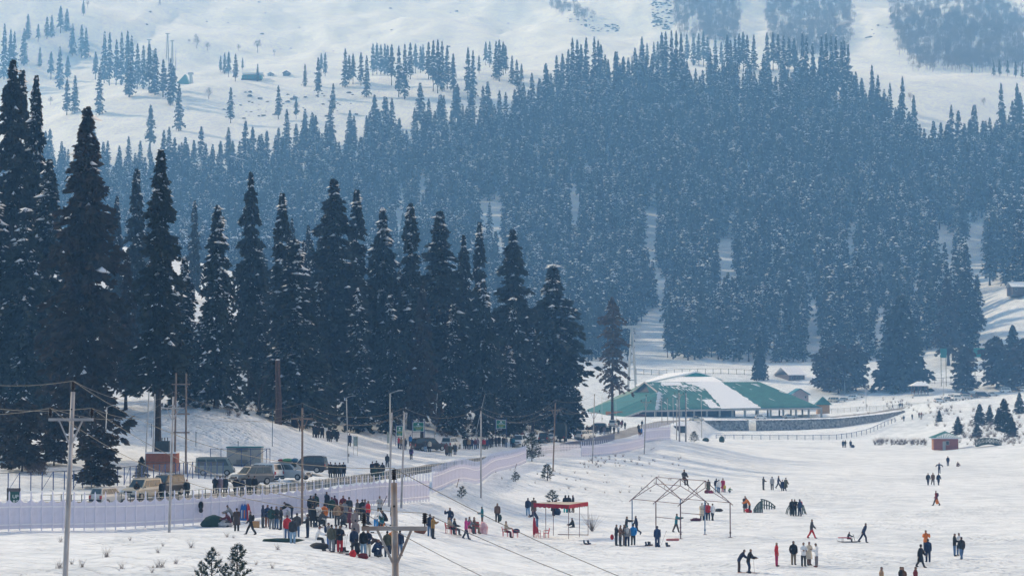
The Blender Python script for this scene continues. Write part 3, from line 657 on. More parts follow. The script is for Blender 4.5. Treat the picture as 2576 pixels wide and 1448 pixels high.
# young pines on the meadow with brush-like shoots
def young_pine(key, seed, H, R, n):
    g = np.random.default_rng(seed); mb = MB(); mb.tube([(0, 0, -.2), (0.03, 0, H * .5), (0, 0, H * .97)], [0.05, 0.035, 0.012], 6)
    V = []; Fs = []
    tips = [(np.array([0, 0, H * 0.93]), np.array([0, 0, 1.0]))]
    for i in range(n):
        t = 0.08 + 0.85 * i / n; az = i * 2.4 + g.normal(0, .3); L = R * (1 - t) ** 0.7 * g.uniform(0.7, 1.1)
        b = np.array([0, 0, t * H]); e = b + np.array([math.cos(az) * L, math.sin(az) * L, L * g.uniform(0.1, 0.5)])
        mb.tube([tuple(b), tuple((b + e) / 2 - [0, 0, 0.03]), tuple(e)], [0.02, 0.014, 0.008], 3, cap=False)
        d = (e - b) / np.linalg.norm(e - b)
        for s in (0.5, 0.75, 1.0): tips.append((b + (e - b) * s, d * 0.7 + np.array([0, 0, 0.5])))
    for c, d in tips:
        for j in range(16):
            q = d * 0.9 + g.normal(0, 0.55, 3); q /= np.linalg.norm(q); l = g.uniform(0.12, 0.24) * (0.7 + 0.2 * H)
            w = np.cross(q, g.normal(0, 1, 3)); w = w / np.linalg.norm(w) * 0.022; o = len(V)
            V += [c - w, c + w, c + q * l + w * .4, c + q * l - w * .4]; Fs.append((o, o + 1, o + 2, o + 3))
    SVm = MB(); gr = random.Random(seed)
    for c, d in tips[1::5]:
        SVm.blob(tuple(c + [0, 0, 0.05]), (0.10, 0.10, 0.05), 5, 3)
    FIR[key] = (mb.mesh('trunk', [M_BARK]), np_mesh('crown', V, Fs, [M_PINE]), SVm.mesh('snow', [M_TSNOW]), H, R)
M_PINE = mat('pine_needles', (0.018, 0.034, 0.026), 0.8, scale=2.0, col2=(0.05, 0.075, 0.05), spec=0.2)
young_pine('y1', 3, 2.2, 0.85, 26); young_pine('y2', 5, 3.6, 1.25, 46); young_pine('y3', 9, 1.5, 0.7, 18)
def young(u, v, vt, key, lab, wide=1.0):
    p = hit(u, min(v, 1446)); 
    if v > 1446: p = at(u, P(u, v, 100).y if False else (ZC - 2.6) * F / (v - 992))
    H = (v - vt) / F * p.y
    return plant_tree('young_pine', key, (p.x, p.y, p.z - 0.03), H / FIR[key][3], u * 0.37, lab, wide=wide)
young(1338, 1160, 1085, 'y2', 'bushy young pine interrupting the lilac fence', 1.25)
young(602, 1475, 1372, 'y1', 'larger spiky young pine at the bottom edge'); young(538, 1465, 1388, 'y3', 'thin spiky young pine left of the larger one', 0.8)
young(1047, 1462, 1398, 'y3', 'little young pine beside the rusty pole at the bottom edge', 1.0); young(572, 1478, 1425, 'y3', 'low pine tip between the two spiky pines at the bottom', 0.9); young(512, 1478, 1422, 'y3', 'leftmost low pine tip at the bottom edge', 0.8)
young(1162, 1252, 1222, 'y3', 'small young pine on the slope below the fence corner'); young(1297, 1210, 1186, 'y3', 'snow-bent sapling left of the meadow pole', 1.2)
young(1377, 1208, 1166, 'y1', 'young pine just left of the wooden pole', 1.3); young(1390, 1266, 1232, 'y3', 'young pine behind the red canopy', 1.3)
young(1746, 1112, 1083, 'y2', 'round young pine beyond the end of the lilac fence', 1.5)
# lower trees around the left end of the road
for i, (u, vb, vt, D, key, wd, lab) in enumerate([(250, 1222, 1062, 182, 'w2', 1.1, 'low spreading pine behind the chain-link fence'), (360, 1216, 1148, 190, 'c1', 0.95, 'little fir beside the brick plinth'), (60, 1185, 1000, 196, 'w2', 1.0, 'leaning dark pine with bent trunk at the left'), (12, 1190, 1030, 203, 'w2', 1.0, 'dark pine cut by the left edge beside the bent one'), (140, 1165, 1010, 203, 'w2', 1.0, 'low dark pine left of the low spreading one')]):
    p = at(u, D); H = (vb - vt) / F * D
    plant_tree('pine_tree', key, (p.x, p.y, p.z - 0.2), H / FIR[key][3], i * 1.9, lab, wide=wd)
# broken trunk and a bare forked tree on the mound
u, v = zz(2, 655, 360); p = hit(u, v); mb = MB(); hh = 160 / F * p.y
mb.tube([(0, 0, -.5), (0.05, 0, hh * .35), (-.1, 0, hh * .7), (-.15, 0.1, hh)], [0.55, 0.42, 0.36, 0.3], 10); mb.tube([(0.2, 0, hh * .26), (1.0, 0, hh * .2), (1.9, 0, hh * .17)], [0.07, 0.05, 0.02], 5)
o = thing('tree_trunk', 'broken reddish-brown dead trunk standing on the snow mound', 'dead tree', p); t = mb.obj('trunk', [mat('red_bark', (0.07, 0.04, 0.03), 0.95, var=0.4, scale=5, bump=0.04, bscale=6)], o, True)
sb = MB(); sb.blob((-.15, .1, hh), (0.32, 0.32, 0.16), 8, 4); sb.obj('snow', [M_TSNOW], t)
def bare_mb(seed, H, r0, spread=0.5, depth=4, nb=3, n=4):
    g = random.Random(seed); mb = MB()
    def grow(p, d, L, r, k):
        q = p + d * L; mid = (p + q) / 2 + Vector((g.uniform(-1, 1), g.uniform(-1, 1), 0)) * L * 0.06
        mb.tube([p, mid, q], [r, r * .8, r * .6], n if k > 1 else 3, cap=False)
        if k == 0: return
        for _ in range(nb):
            e = (d + Vector((g.uniform(-1, 1), g.uniform(-1, 1), g.uniform(-.2, .7))) * spread).normalized(); grow(p + d * L * g.uniform(.55, 1), e, L * g.uniform(.55, .75), r * .55, k - 1)
    grow(Vector((0, 0, -.2)), Vector((0.03, 0, 1)), H * .42, r0, depth); return mb
u, v = zz(2, 518, 298); p = hit(u, v)
o = thing('bare_tree', 'thin leafless forked tree left of the broken trunk', 'tree', p); bare_mb(8, 9.5, 0.2).obj('trunk', [M_BARK], o)
# ================================================================== fences, rails
def s2(x, y): return x * KP, y * KP
def hs(x, y): return hit(*s2(x, y))
def polyline(pts, step):
    """points every step metres along a polyline of (x,y)"""
    p = [Vector((a[0], a[1])) for a in pts]; out = []; acc = 0.0; nxt = 0.0
    for a, b in zip(p[:-1], p[1:]):
        L = (b - a).length
        while nxt <= acc + L: out.append(a + (b - a) * ((nxt - acc) / L)); nxt += step
        acc += L
    return out
def uD(lst): return [((u - 1288) / F * D, D) for u, D in lst]
M_LILAC = mat('lilac_paint', (0.66, 0.655, 0.77), 0.55, var=0.07, scale=1.3, detail=6)
M_LILACP = mat('lilac_post', (0.70, 0.69, 0.80), 0.5, var=0.06, scale=2)
M_LILACB = mat('lilac_batten', (0.78, 0.78, 0.84), 0.5, var=0.04, scale=2)
PW = 0.86
def panel_mesh():
    mb = MB(); n = 18; z0 = 0.16
    def top(k): return 2.02 - 0.30 * math.sin(math.pi * k / n) ** 0.75
    V = []; Fc = []
    for k in range(n + 1):
        x = -PW / 2 + PW * k / n; y = 0.014 if k % 2 else -0.014
        V += [(x, y, z0), (x, y, top(k)), (x, y + 0.012, z0), (x, y + 0.012, top(k))]
    for k in range(n):
        a = 4 * k; b = a + 4; Fc += [(a, b, b + 1, a + 1), (a + 3, b + 3, b + 2, a + 2), (a + 1, b + 1, b + 3, a + 3), (a + 2, b + 2, b, a)]
    mb.add(V, Fc, 0)
    for z in (0.42, 1.48): mb.box((0, -0.035, z), (PW - 0.07, 0.04, 0.075), mi=1)
    return mb.mesh('panel', [M_LILAC, M_LILACB])
def post_mesh():
    mb = MB(); w = 0.045; h = 2.34
    mb.add([(-w, -w, -.3), (w, -w, -.3), (w, w, -.3), (-w, w, -.3), (-w, -w, h), (w, -w, h), (w, w, h), (-w, w, h), (0, 0, h + 0.11)],
           [(0, 3, 2, 1), (0, 1, 5, 4), (1, 2, 6, 5), (2, 3, 7, 6), (3, 0, 4, 7), (4, 5, 8), (5, 6, 8), (6, 7, 8), (7, 4, 8)])
    return mb.mesh('post', [M_LILACP])
ME_PANEL, ME_POST = panel_mesh(), post_mesh()
def lilac_fence(label, pts, hz=1.0):
    q = polyline(uD(pts), PW); c = q[len(q) // 2]
    o = thing('lilac_fence', label, 'fence', (c.x, c.y, ground(c.x, c.y)), group='lilac panel fences along the road'); base = o.location
    zs = [ground(a.x, a.y) for a in q]; zs = [np.mean(zs[max(0, i - 3):i + 4]) for i in range(len(zs))]
    for i, a in enumerate(q):
        p = link('post', ME_POST, o, (a.x - base.x, a.y - base.y, zs[i] - base.z)); hk = hz * (float(np.interp(1288 + a.x / a.y * F, [0, 400, 1000, 1300], [1.26, 1.2, 1.1, 1.0])) if hz == 1.0 else 1); p.scale = (1, 1, hk)
        if i + 1 < len(q):
            b = q[i + 1]; m = (a + b) / 2; p2 = link('panel', ME_PANEL, o, (m.x - base.x, m.y - base.y, (zs[i] + zs[i + 1]) / 2 - base.z), math.atan2(b.y - a.y, b.x - a.x)); p2.scale = (1, 1, hk)
    return o
lilac_fence('long near stretch of lilac corrugated panel fence with scalloped top', [(-140, 142), (30, 145), (300, 150), (500, 154.5), (660, 159), (850, 164), (1009, 172), (1083, 180)])
lilac_fence('second stretch of lilac panel fence, from the corner to the young pine', [(1088, 187), (1167, 206), (1240, 232), (1325, 268)])
lilac_fence('third stretch of lilac panel fence below the parked white cars', [(1462, 293), (1540, 304), (1605, 324), (1622, 332)])
lilac_fence('tall pale lilac fence block at the far end of the road', [(1616, 343), (1688, 357)], 1.38)
def picket(label, pts, h=1.9):
    q = polyline(uD(pts), 0.34); c = q[len(q) // 2]; o = thing('picket_fence', label, 'fence', (c.x, c.y, ground(c.x, c.y))); B = o.location
    mb = MB(); mb.box((0, 0, h / 2), (0.14, 0.03, h)); mb.add([(-.07, 0, h), (.07, 0, h), (0, 0, h + .1)], [(0, 1, 2)]); me = mb.mesh('picket', [M_LILACB])
    ang = math.atan2(q[-1].y - q[0].y, q[-1].x - q[0].x)
    for a in q: link('picket', me, o, (a.x - B.x, a.y - B.y, ground(a.x, a.y) - B.z), ang)
    for z in (0.5, 1.3, 1.62):
        r = MB()
        for a, b in zip(q[:-1], q[1:]): r.bar((a.x - B.x, a.y - B.y - 0.04, ground(a.x, a.y) - B.z + z), (b.x - B.x, b.y - B.y - 0.04, ground(b.x, b.y) - B.z + z), 0.05, 0.09)
        r.obj('rail', [M_LILACP], o)
picket('white open picket fence between the young pine and the wooden pole', [(1350, 274), (1400, 282), (1460, 292)])
M_GREENM = mat('green_steel', (0.02, 0.055, 0.05), 0.5, var=0.2, scale=4); M_PALEM = mat('pale_rail', (0.42, 0.42, 0.38), 0.6, var=0.15, scale=3); M_BLUEM = mat('blue_steel', (0.03, 0.07, 0.20), 0.5, var=0.2, scale=3)
M_GALV = mat('galvanised', (0.42, 0.44, 0.46), 0.5, var=0.085, scale=2, metal=0.3)
def railing(name, label, pts, h, step, pw, rails, mp, mr, cat='railing', rr=0.03, brace=0, mesh=None):
    q = polyline(pts, step); c = q[len(q) // 2]; o = thing(name, label, cat, (c.x, c.y, ground(c.x, c.y))); B = o.location
    mb = MB(); mb.box((0, 0, h / 2 - 0.15), (pw, pw, h + 0.3)); me = mb.mesh('post', [mp]); ang = math.atan2(q[-1].y - q[0].y, q[-1].x - q[0].x)
    zs = [ground(a.x, a.y) for a in q]
    for i, a in enumerate(q):
        link('post', me, o, (a.x - B.x, a.y - B.y, zs[i] - B.z), ang)
        if brace and i % brace == 0 and i + 1 < len(q):
            b = q[i + 1]; bb = MB(); bb.bar((a.x - B.x, a.y - B.y + 0.05, zs[i] - B.z + 0.1), (b.x - B.x, b.y - B.y + 0.05, zs[i + 1] - B.z + h), rr * 1.6); bb.obj('brace', [mp], o)
    for z in rails:
        r = MB()
        for i in range(len(q) - 1):
            a, b = q[i], q[i + 1]; r.bar((a.x - B.x, a.y - B.y, zs[i] - B.z + z), (b.x - B.x, b.y - B.y, zs[i + 1] - B.z + z), rr * 2)
        r.obj('rail', [mr], o)
    if mesh:
        V = []; Fc = []
        for i, a in enumerate(q): V += [(a.x - B.x, a.y - B.y + 0.03, zs[i] - B.z + 0.05), (a.x - B.x, a.y - B.y + 0.03, zs[i] - B.z + h - 0.03)]
        for i in range(len(q) - 1): Fc.append((2 * i, 2 * i + 2, 2 * i + 3, 2 * i + 1))
        link('wire_mesh', np_mesh('wire_mesh', V, Fc, [mesh]), o)
    return o
M_NET = mat('wire_net', (0.30, 0.33, 0.36), 0.6, var=0.1, alpha=0.16)
_t = np.gradient(road_pts[:, :2], axis=0); _t /= np.linalg.norm(_t, axis=1)[:, None]
off = np.stack([_t[:, 1], -_t[:, 0]], -1)                       # towards the camera side
_ru = 1288 + road_pts[:, 0] / road_pts[:, 1] * F
_m = (_ru > 60) & (_ru < 1325)
edge = road_pts[_m][:, :2] + off[_m] * (ROAD_W + 0.35)
railing('road_railing', 'green roadside railing with pale rails beside the road', [tuple(a) for a in edge], 1.0, 0.85, 0.05, (0.96, 0.5), M_GREENM, M_PALEM, rr=0.026)
_m2 = (_ru > 1352) & (_ru < 1500)
edge2 = road_pts[_m2][:, :2] + off[_m2] * (ROAD_W + 0.4)
railing('road_railing', 'dark blue railing above the white picket fence', [tuple(a) for a in edge2], 1.3, 0.9, 0.07, (1.2, 0.3), M_BLUEM, M_BLUEM, rr=0.025)
railing('chain_link_fence', 'blue steel chain-link fence behind the parked cars at the left', uD([(-60, 177), (0, 177), (170, 180), (305, 185), (365, 189), (440, 194), (478, 198), (576, 204)]), 1.75, 1.05, 0.07, (1.72,), M_BLUEM, mat('dark_angle', (0.05, 0.055, 0.07), 0.6), 'fence', 0.025, 3, M_NET)

# ================================================================== power poles and cables
M_POLE = mat('pole_steel', (0.27, 0.265, 0.275), 0.65, scale=1.2, col2=(0.42, 0.42, 0.44), metal=0.1, detail=8)
M_RUST = mat('rusty_pole', (0.20, 0.12, 0.08), 0.8, scale=1.1, col2=(0.40, 0.39, 0.39), detail=8)
M_WOODP = mat('brown_pole', (0.20, 0.15, 0.125), 0.85, var=0.25, scale=2)
M_INS = mat('insulator', (0.02, 0.016, 0.018), 0.25, var=0.3, scale=8); M_WIRE = mat('cable', (0.20, 0.185, 0.16), 0.7, var=0.1)
def insulator(parent, loc, s=1.0):
    mb = MB(); mb.tube([(0, 0, 0), (0, 0, 0.10)], 0.02 * s, 6)
    z = 0.08 * s
    for k in range(5):
        mb.tube([(0, 0, z), (0, 0, z + 0.02 * s), (0, 0, z + 0.055 * s)], [0.06 * s, 0.085 * s * (1 - 0.05 * k), 0.04 * s], 8); z += 0.055 * s
    return mb.obj('insulator', [M_INS], parent) if loc is None else link('insulator', mb.mesh('insulator', [M_INS]), parent, loc)
POLES = {}
def pole(key, label, base, top, r=0.10, arm_v=None, arm_w=1.7, mat_=None, ins=1.0, yaw=0.0, square=False, cross=True):
    o = thing('utility_pole', label, 'pole', base, group='power poles'); t = Vector(top) - Vector(base); m = mat_ or M_POLE
    mb = MB(); mb.tube([(0, 0, -.5), (0, 0, 0), tuple(t * .5), tuple(t)], [r * 1.15, r * 1.15, r, r * .82], 4 if square else 10); pl = mb.obj('pole', [m], o, not square)
    att = []
    bolt = MB(); bolt.tube([tuple(t * .93), tuple(t * .93 + Vector((0.0, -r * 1.5, 0)))], 0.03, 6); bolt.obj('bolt', [M_INS], pl)
    insulator(o, tuple(t), ins); att.append(Vector(base) + t + Vector((0, 0, 0.38 * ins)))
    if arm_v is not None:
        za = arm_v - base[2]; k = za / t.z; c = t * k; dx = Vector((math.cos(yaw), math.sin(yaw), 0)); y = Vector((0, -r * 1.0 - 0.05, 0))
        mb = MB(); mb.bar(c - dx * arm_w / 2 + y, c + dx * arm_w / 2 + y, 0.075, 0.11); mb.obj('crossarm', [m], o)
        for sg in (-1, 1):
            b = MB(); b.bar(c + dx * sg * arm_w * .27 + y * 1.1, t * (k - 0.9 / t.length) + Vector((sg * r * .6, -r * .7, 0)), 0.045, 0.06); b.obj('brace', [m], o)
            q = c + dx * sg * (arm_w / 2 - 0.06) + y; insulator(o, tuple(q + Vector((0, 0, 0.05))), ins); att.append(Vector(base) + q + Vector((0, 0, 0.4 * ins)))
    POLES[key] = att; return o
def pole_px(key, label, bx, by, tx, ty, panel, D=None, arm=None, **kw):
    u, v = zz(panel, bx, by); b = hit(u, v) if D is None else at(u, D)
    ut, vt = zz(panel, tx, ty); t = P(ut, vt, b.y); av = None
    if arm is not None: av = P(u, zz(panel, 0, arm)[1], b.y).z
    return pole(key, label, tuple(b), tuple(t), arm_v=av, **kw)
pole_px('p1', 'large grey steel pole with crossarm at the far left', 474, 1600, 522, 130, 1, D=74, arm=328, arm_w=1.72, r=0.10, ins=1.1)
pole_px('front', 'rust-streaked steel pole with crossarm at the bottom centre', 1530, 1800, 1483, 780, 2, D=50.5, arm=1103, arm_w=1.72, mat_=M_RUST, r=0.10, ins=1.0, yaw=-0.03)
pole_px('p2', 'grey steel pole with crossarm in front of the brick plinth', 1210, 1135, 1240, 165, 1, arm=247, arm_w=1.75, r=0.09)
pole_px('p3', 'brown pole with crossarm standing behind the skiing crowd', 825, 1075, 828, 245, 2, arm=322, arm_w=1.75, mat_=M_WOODP, r=0.09)
pole_px('p4', 'pale pole right of the rusty pole, in front of the lilac fence', 1535, 960, 1558, 275, 2, r=0.09)
pole_px('p4b', 'grey pole hidden behind the top of the rusty pole', 1447, 950, 1468, 278, 2, r=0.085)
pole_px('p5', 'slim pale pole on the snow slope below the fence corner', 770, 888, 770, 268, 3, r=0.085)
pole_px('p6', 'two-tone pole beside the white picket fence', 1285, 698, 1302, 210, 3, arm=262, r=0.09, mat_=M_WOODP)
pole_px('p7', 'pale pole with crossarm right of the picket fence', 1567, 640, 1582, 165, 3, arm=280, r=0.09)
pole_px('p8', 'pole with crossarm near the far end of the lilac fence', 603, 575, 616, 165, 4, arm=205, r=0.09)
pole_px('p9', 'left of the two tall pale poles past the fence end', 855, 485, 851, 135, 4, arm=150, r=0.15)
pole_px('p10', 'right of the two tall pale poles past the fence end', 900, 487, 900, 140, 4, r=0.15)
pole_px('p11', 'thin pole just left of the two tall pale poles', 833, 474, 838, 185, 4, r=0.11)
for i, (x, yb, yt, lab) in enumerate([(768, 350, 180, 'first thin far pole before the pavilion columns'), (808, 350, 170, 'second thin far pole before the pavilion columns'), (727, 345, 190, 'leftmost thin far pole before the pavilion'), (1010, 335, 150, 'thin pole before the snowy part of the big roof')]):
    pole_px('q%d' % i, lab, x, yb, x, yt, 4, r=0.09, D=520)
WIRES = []
def cable(a, b, sag, label, r=0.012, n=14):
    a, b = Vector(a), Vector(b); mb = MB(); c = (a + b) / 2
    pts = [a + (b - a) * (i / n) - Vector((0, 0, 4 * sag * (i / n) * (1 - i / n))) - c for i in range(n + 1)]
    mb.tube(pts, r, 4, cap=False); o = mb.obj('power_cable', [M_WIRE]); o.location = c; return tag(o, label, 'cable', 'overhead power cables')
NM = ['top', 'left', 'right']
for k in range(3): cable(POLES['p1'][k], POLES['front'][k], 0.9, 'cable from the %s insulator of the large left pole to the rusty pole' % NM[k], 0.009)
rt = [P(2330, 1700, 45), P(2100, 1760, 43), P(2480, 1740, 47)]
for k in range(3): cable(POLES['front'][k], rt[k], 0.5, 'cable from the %s insulator of the rusty pole off to the right' % NM[k], 0.009)
lf = [P(-260, 905, 92), P(-330, 985, 90), P(-250, 960, 96)]
for k in range(3): cable(POLES['p1'][k], lf[k], 0.6, 'cable from the %s insulator of the large left pole off to the left' % NM[k], 0.009)
for k in range(3): cable(POLES['p1'][k], POLES['p2'][k], 0.8, 'cable between the %s insulators of the large left pole and the plinth pole' % NM[k], 0.009)
def join(a, b, sag, lab):
    for k in range(min(len(POLES[a]), len(POLES[b]))): cable(POLES[a][k], POLES[b][k], sag, '%s cable %s' % (NM[k], lab), 0.012)
    if len(POLES[a]) != len(POLES[b]):
        L, S = (a, b) if len(POLES[a]) > len(POLES[b]) else (b, a)
        for k in (1, 2): cable(POLES[L][k], POLES[S][0] - Vector((0, 0, 0.5)), sag, '%s side cable %s' % (NM[k], lab), 0.012)
join('p2', 'p3', 1.0, 'from the plinth pole to the brown pole'); join('p3', 'p4', 1.0, 'from the brown pole to the pale pole'); join('p4', 'p5', 1.0, 'from the pale pole to the slim slope pole')
join('p5', 'p6', 1.5, 'from the slim slope pole to the two-tone pole'); join('p6', 'p7', 0.7, 'between the two-tone pole and the pole right of the pickets'); join('p7', 'p8', 1.2, 'from the pole right of the pickets to the far fence pole'); join('p8', 'p9', 1.2, 'from the far fence pole to the tall pale poles')

# ================================================================== street lamps and marker posts
def lamp(label, panel, bx, by, tx, ty, ax=None, ay=None, r=0.055, D=None):
    u, v = zz(panel, bx, by); b = hit(u, v) if D is None else at(u, D); t = P(*zz(panel, tx, ty), b.y) - b
    o = thing('street_lamp', label, 'street lamp', b, group='street lamps'); mb = MB(); mb.tube([(0, 0, -.3), tuple(t * .4), tuple(t)], [r * 1.2, r, r * .7], 8); mb.obj('pole', [M_GALV], o, True)
    e = (P(*zz(panel, ax, ay), b.y) - b) if ax else t + Vector((0.9, 0, 0.25))
    m2 = MB(); m2.tube([tuple(t), tuple((t + e) / 2 + Vector((0, 0, 0.04))), tuple(e)], r * .5, 6); m2.obj('arm', [M_GALV], o)
    h = MB(); h.box(tuple(e), (0.5, 0.16, 0.07)); h.obj('lamp_head', [mat('lamp_grey', (0.5, 0.5, 0.5), 0.4)], o)
    c = MB(); c.box(tuple(t * .12 + Vector((0.08, -.1, 0))), (0.22, 0.18, 0.35)); c.obj('junction_box', [mat('lamp_box', (0.25, 0.25, 0.24), 0.6)], o)
lamp('street lamp behind the silver hatchback', 1, 738, 800, 765, 240, 822, 226); lamp('slim street lamp left of the two notice boards', 2, 1155, 638, 1143, 172)
lamp('tall street lamp behind the rusty pole', 2, 1458, 700, 1455, 142, 1527, 120, D=185); lamp('street lamp behind the black SUV', 3, 437, 466, 458, 142, 525, 115)
lamp('leaning street lamp behind the roadside crowd', 3, 722, 470, 798, 147, 836, 143); lamp('street lamp right of the third notice board', 3, 991, 432, 995, 105)
lamp('street lamp beside the hoarding board on the slope', 3, 1365, 342, 1373, 132, 1418, 110); lamp('thin street lamp behind the dark truck', 3, 1410, 350, 1410, 190)
lamp('street lamp left of the lone brown fir', 4, 300, 345, 300, 152, 336, 140); lamp('street lamp right of the lone brown fir', 4, 402, 345, 400, 182)
lamp('street lamp on the upper path right of the pavilion', 5, 702, 264, 700, 92, 722, 88, r=0.09); lamp('street lamp beside the pines behind the upper car park', 5, 552, 152, 547, 50, r=0.09)
lamp('street lamp above the parked cars near the gazebo', 5, 1256, 164, 1256, 34, r=0.08)
M_MARK = mat('marker_blue', (0.03, 0.10, 0.16), 0.6)
for i, (pn, x, y0, y1, lab) in enumerate([(2, 66, 523, 418, 'blue marker post on the trampled mound'), (2, 612, 520, 265, 'tall thin blue mast on the mound'), (2, 1073, 342, 255, 'blue marker post left of the tree line'), (2, 1313, 392, 308, 'blue marker post nearest the notice boards'), (2, 803, 288, 200, 'blue marker post behind the brown pole top'), (2, 368, 525, 485, 'short marker post behind the grey cabinet'), (1, 1084, 455, 360, 'thin dark marker post left of the big trunk')]):
    u, v = zz(pn, x, y0); b = hit(u, v); h = (P(u, zz(pn, x, y1)[1], b.y) - b).z; mb = MB(); mb.tube([(0, 0, -.2), (0, 0, h)], 0.045, 6); mb.box((0, 0, h), (0.12, 0.12, 0.08))
    o = mb.obj('marker_post', [M_MARK]); o.location = b; tag(o, lab, 'post')

# ================================================================== cabinet, plinth, boards
def box_thing_frame(u0, u1, vb, vt):
    a = hit((u0 + u1) / 2, vb); w = (u1 - u0) / F * a.y; h = (vb - vt) / F * a.y; return a, w, h
M_CAB = mat('cabinet_grey', (0.30, 0.31, 0.30), 0.6, var=0.08, scale=1.5); M_TARP = mat('teal_tarp', (0.03, 0.16, 0.20), 0.5, var=0.2, scale=2, bump=0.02, bscale=3); M_DK = mat('dark_louvre', (0.12, 0.125, 0.13), 0.6)
a, w, h = box_thing_frame(570, 656, 1172, 1128)
o = thing('electrical_cabinet', 'grey electrical cabinet with teal cover on the snowy roadside', 'cabinet', a)
mb = MB(); mb.box((0, 1.0, h / 2 + 0.15), (w, 2.0, h - 0.1)); body = mb.obj('body', [M_CAB], o)
for sx in (-0.32, 0.32):
    d = MB(); d.box((w * sx * 0.5, -0.015, h * .53), (w * 0.30, 0.03, h * .82)); dr = d.obj('door', [M_CAB], o); hh = MB(); hh.box((w * sx * .5 + w * .1, -0.045, h * .55), (0.04, 0.03, 0.25)); hh.obj('handle', [M_DK], dr)
for zf in (0.86, 0.2):
    for k in range(5):
        l = MB(); l.box((-w * .05, -0.035, h * zf + 0.15 + (k - 2) * 0.09), (w * .33, 0.03, 0.06)); l.obj('louvre', [M_DK], o)
t = MB(); t.box((0, 1.0, h + 0.16), (w + 0.15, 2.2, 0.12)); t.obj('cover', [M_TARP], o)
for sx in (-.4, .4): l = MB(); l.box((w * sx, 1.0, 0.0), (0.3, 1.6, 0.3)); l.obj('foot', [M_DK], o)
c0 = a + Vector((0, -0.5, 0))
o = thing('cabinet_fence', 'dark steel frame fence round the grey cabinet', 'fence', c0); W0, W1 = -w * .95, w * .78
for x in (W0, W0 + 1.2, -0.2, w * .22, w * .68, W1):
    b = MB(); b.box((x, 0, 0.9), (0.07, 0.07, 2.3)); b.obj('post', [M_BLUEM], o)
for z in (2.0, 0.1): b = MB(); b.bar((W0, 0, z), (W1, 0, z), 0.06); b.obj('rail', [M_BLUEM], o)
for x0, x1 in ((W0 + .3, -0.2), (0.1, w * .68)): b = MB(); b.bar((x0, -.05, 0.15), (x1, -.05, 1.95), 0.05); b.obj('brace', [M_BLUEM], o)
b = MB(); b.add([(W0, .05, .15), (W0 + 1.2, .05, .15), (W0 + 1.2, .05, 1.95), (W0, .05, 1.95)], [(0, 1, 2, 3)]); b.obj('wire_mesh', [M_NET], o)
M_BRICK = mat('orange_brick', (0.26, 0.085, 0.045), 0.85, var=0.2, scale=3, bump=0.01, bscale=10)
a, w, h = box_thing_frame(367, 441, 1186, 1140)
o = thing('brick_plinth', 'orange brick plinth with snow on top under the transformer', 'plinth', a)
mb = MB(); mb.box((0, 1.2, h / 2), (w, 2.4, h)); mb.obj('wall', [M_BRICK], o); mb = MB(); mb.box((0, -0.02, h * .52), (w, 0.04, 0.05)); mb.obj('band', [M_DK], o)
mb = MB(); mb.box((0, 1.2, h + 0.06), (w + .1, 2.5, 0.14)); mb.obj('snow', [M_TSNOW], o)
tr = thing('transformer', 'dark finned transformer standing on the orange brick plinth', 'transformer', a + Vector((0.25 * w * 0.3, 1.0, h + 0.13)))
M_TRF = mat('transformer_grey', (0.035, 0.05, 0.055), 0.5, var=0.2); mb = MB(); mb.box((0, 0, .6), (1.0, 0.8, 1.2)); mb.obj('tank', [M_TRF], tr)
for k in range(6): mb = MB(); mb.box((-0.75 + k * .02, -.35 + k * .14, .75), (0.4, 0.03, 0.8)); mb.obj('fin', [M_TRF], tr)
for k in range(3): mb = MB(); mb.tube([(-.3 + k * .3, 0, 1.2), (-.3 + k * .3, 0, 1.55)], 0.05, 6); mb.obj('bushing', [M_INS], tr)
o = thing('pole_structure', 'twin-pole steel structure with crossbeams right of the brick plinth', 'pole', a + Vector((w * .5 + 0.35, 1.0, 0)))
for sx in (-.55, .55): mb = MB(); mb.tube([(sx * 1.1, 0, -.4), (sx, 0, 10.6)], [0.12, 0.09], 8); mb.obj('pole', [M_WOODP], o)
for z in (9.4, 6.2, 4.2): mb = MB(); mb.bar((-1.0, -.12, z), (1.0, -.12, z), 0.1, 0.14); mb.obj('crossbeam', [M_WOODP], o)
for k in range(3): mb = MB(); mb.tube([(-.8 + k * .8, -.12, 9.45), (-.8 + k * .8, -.12, 9.8)], 0.07, 6); mb.obj('insulator', [M_INS], o)
for i, (x, xt, lab) in enumerate([(1046, 1066, 'leftmost thin mast beside the brick plinth'), (1098, 1108, 'second thin mast beside the brick plinth')]):
    u, v = zz(1, x, 560); ut, vt = zz(1, xt, 125 + 20 * i); b = at(u, 208); tt = P(ut, vt, 208) - b; mb = MB(); mb.tube([(0, 0, -.3), tuple(tt)], 0.07, 8); q = mb.obj('mast', [M_GALV]); q.location = b; tag(q, lab, 'mast')
M_SIGN = mat('sign_green', (0.015, 0.17, 0.115), 0.5, var=0.08, scale=2); M_SIGNW = mat('sign_white', (0.7, 0.74, 0.72), 0.5); M_SIGNY = mat('sign_yellow', (0.42, 0.42, 0.08), 0.5)
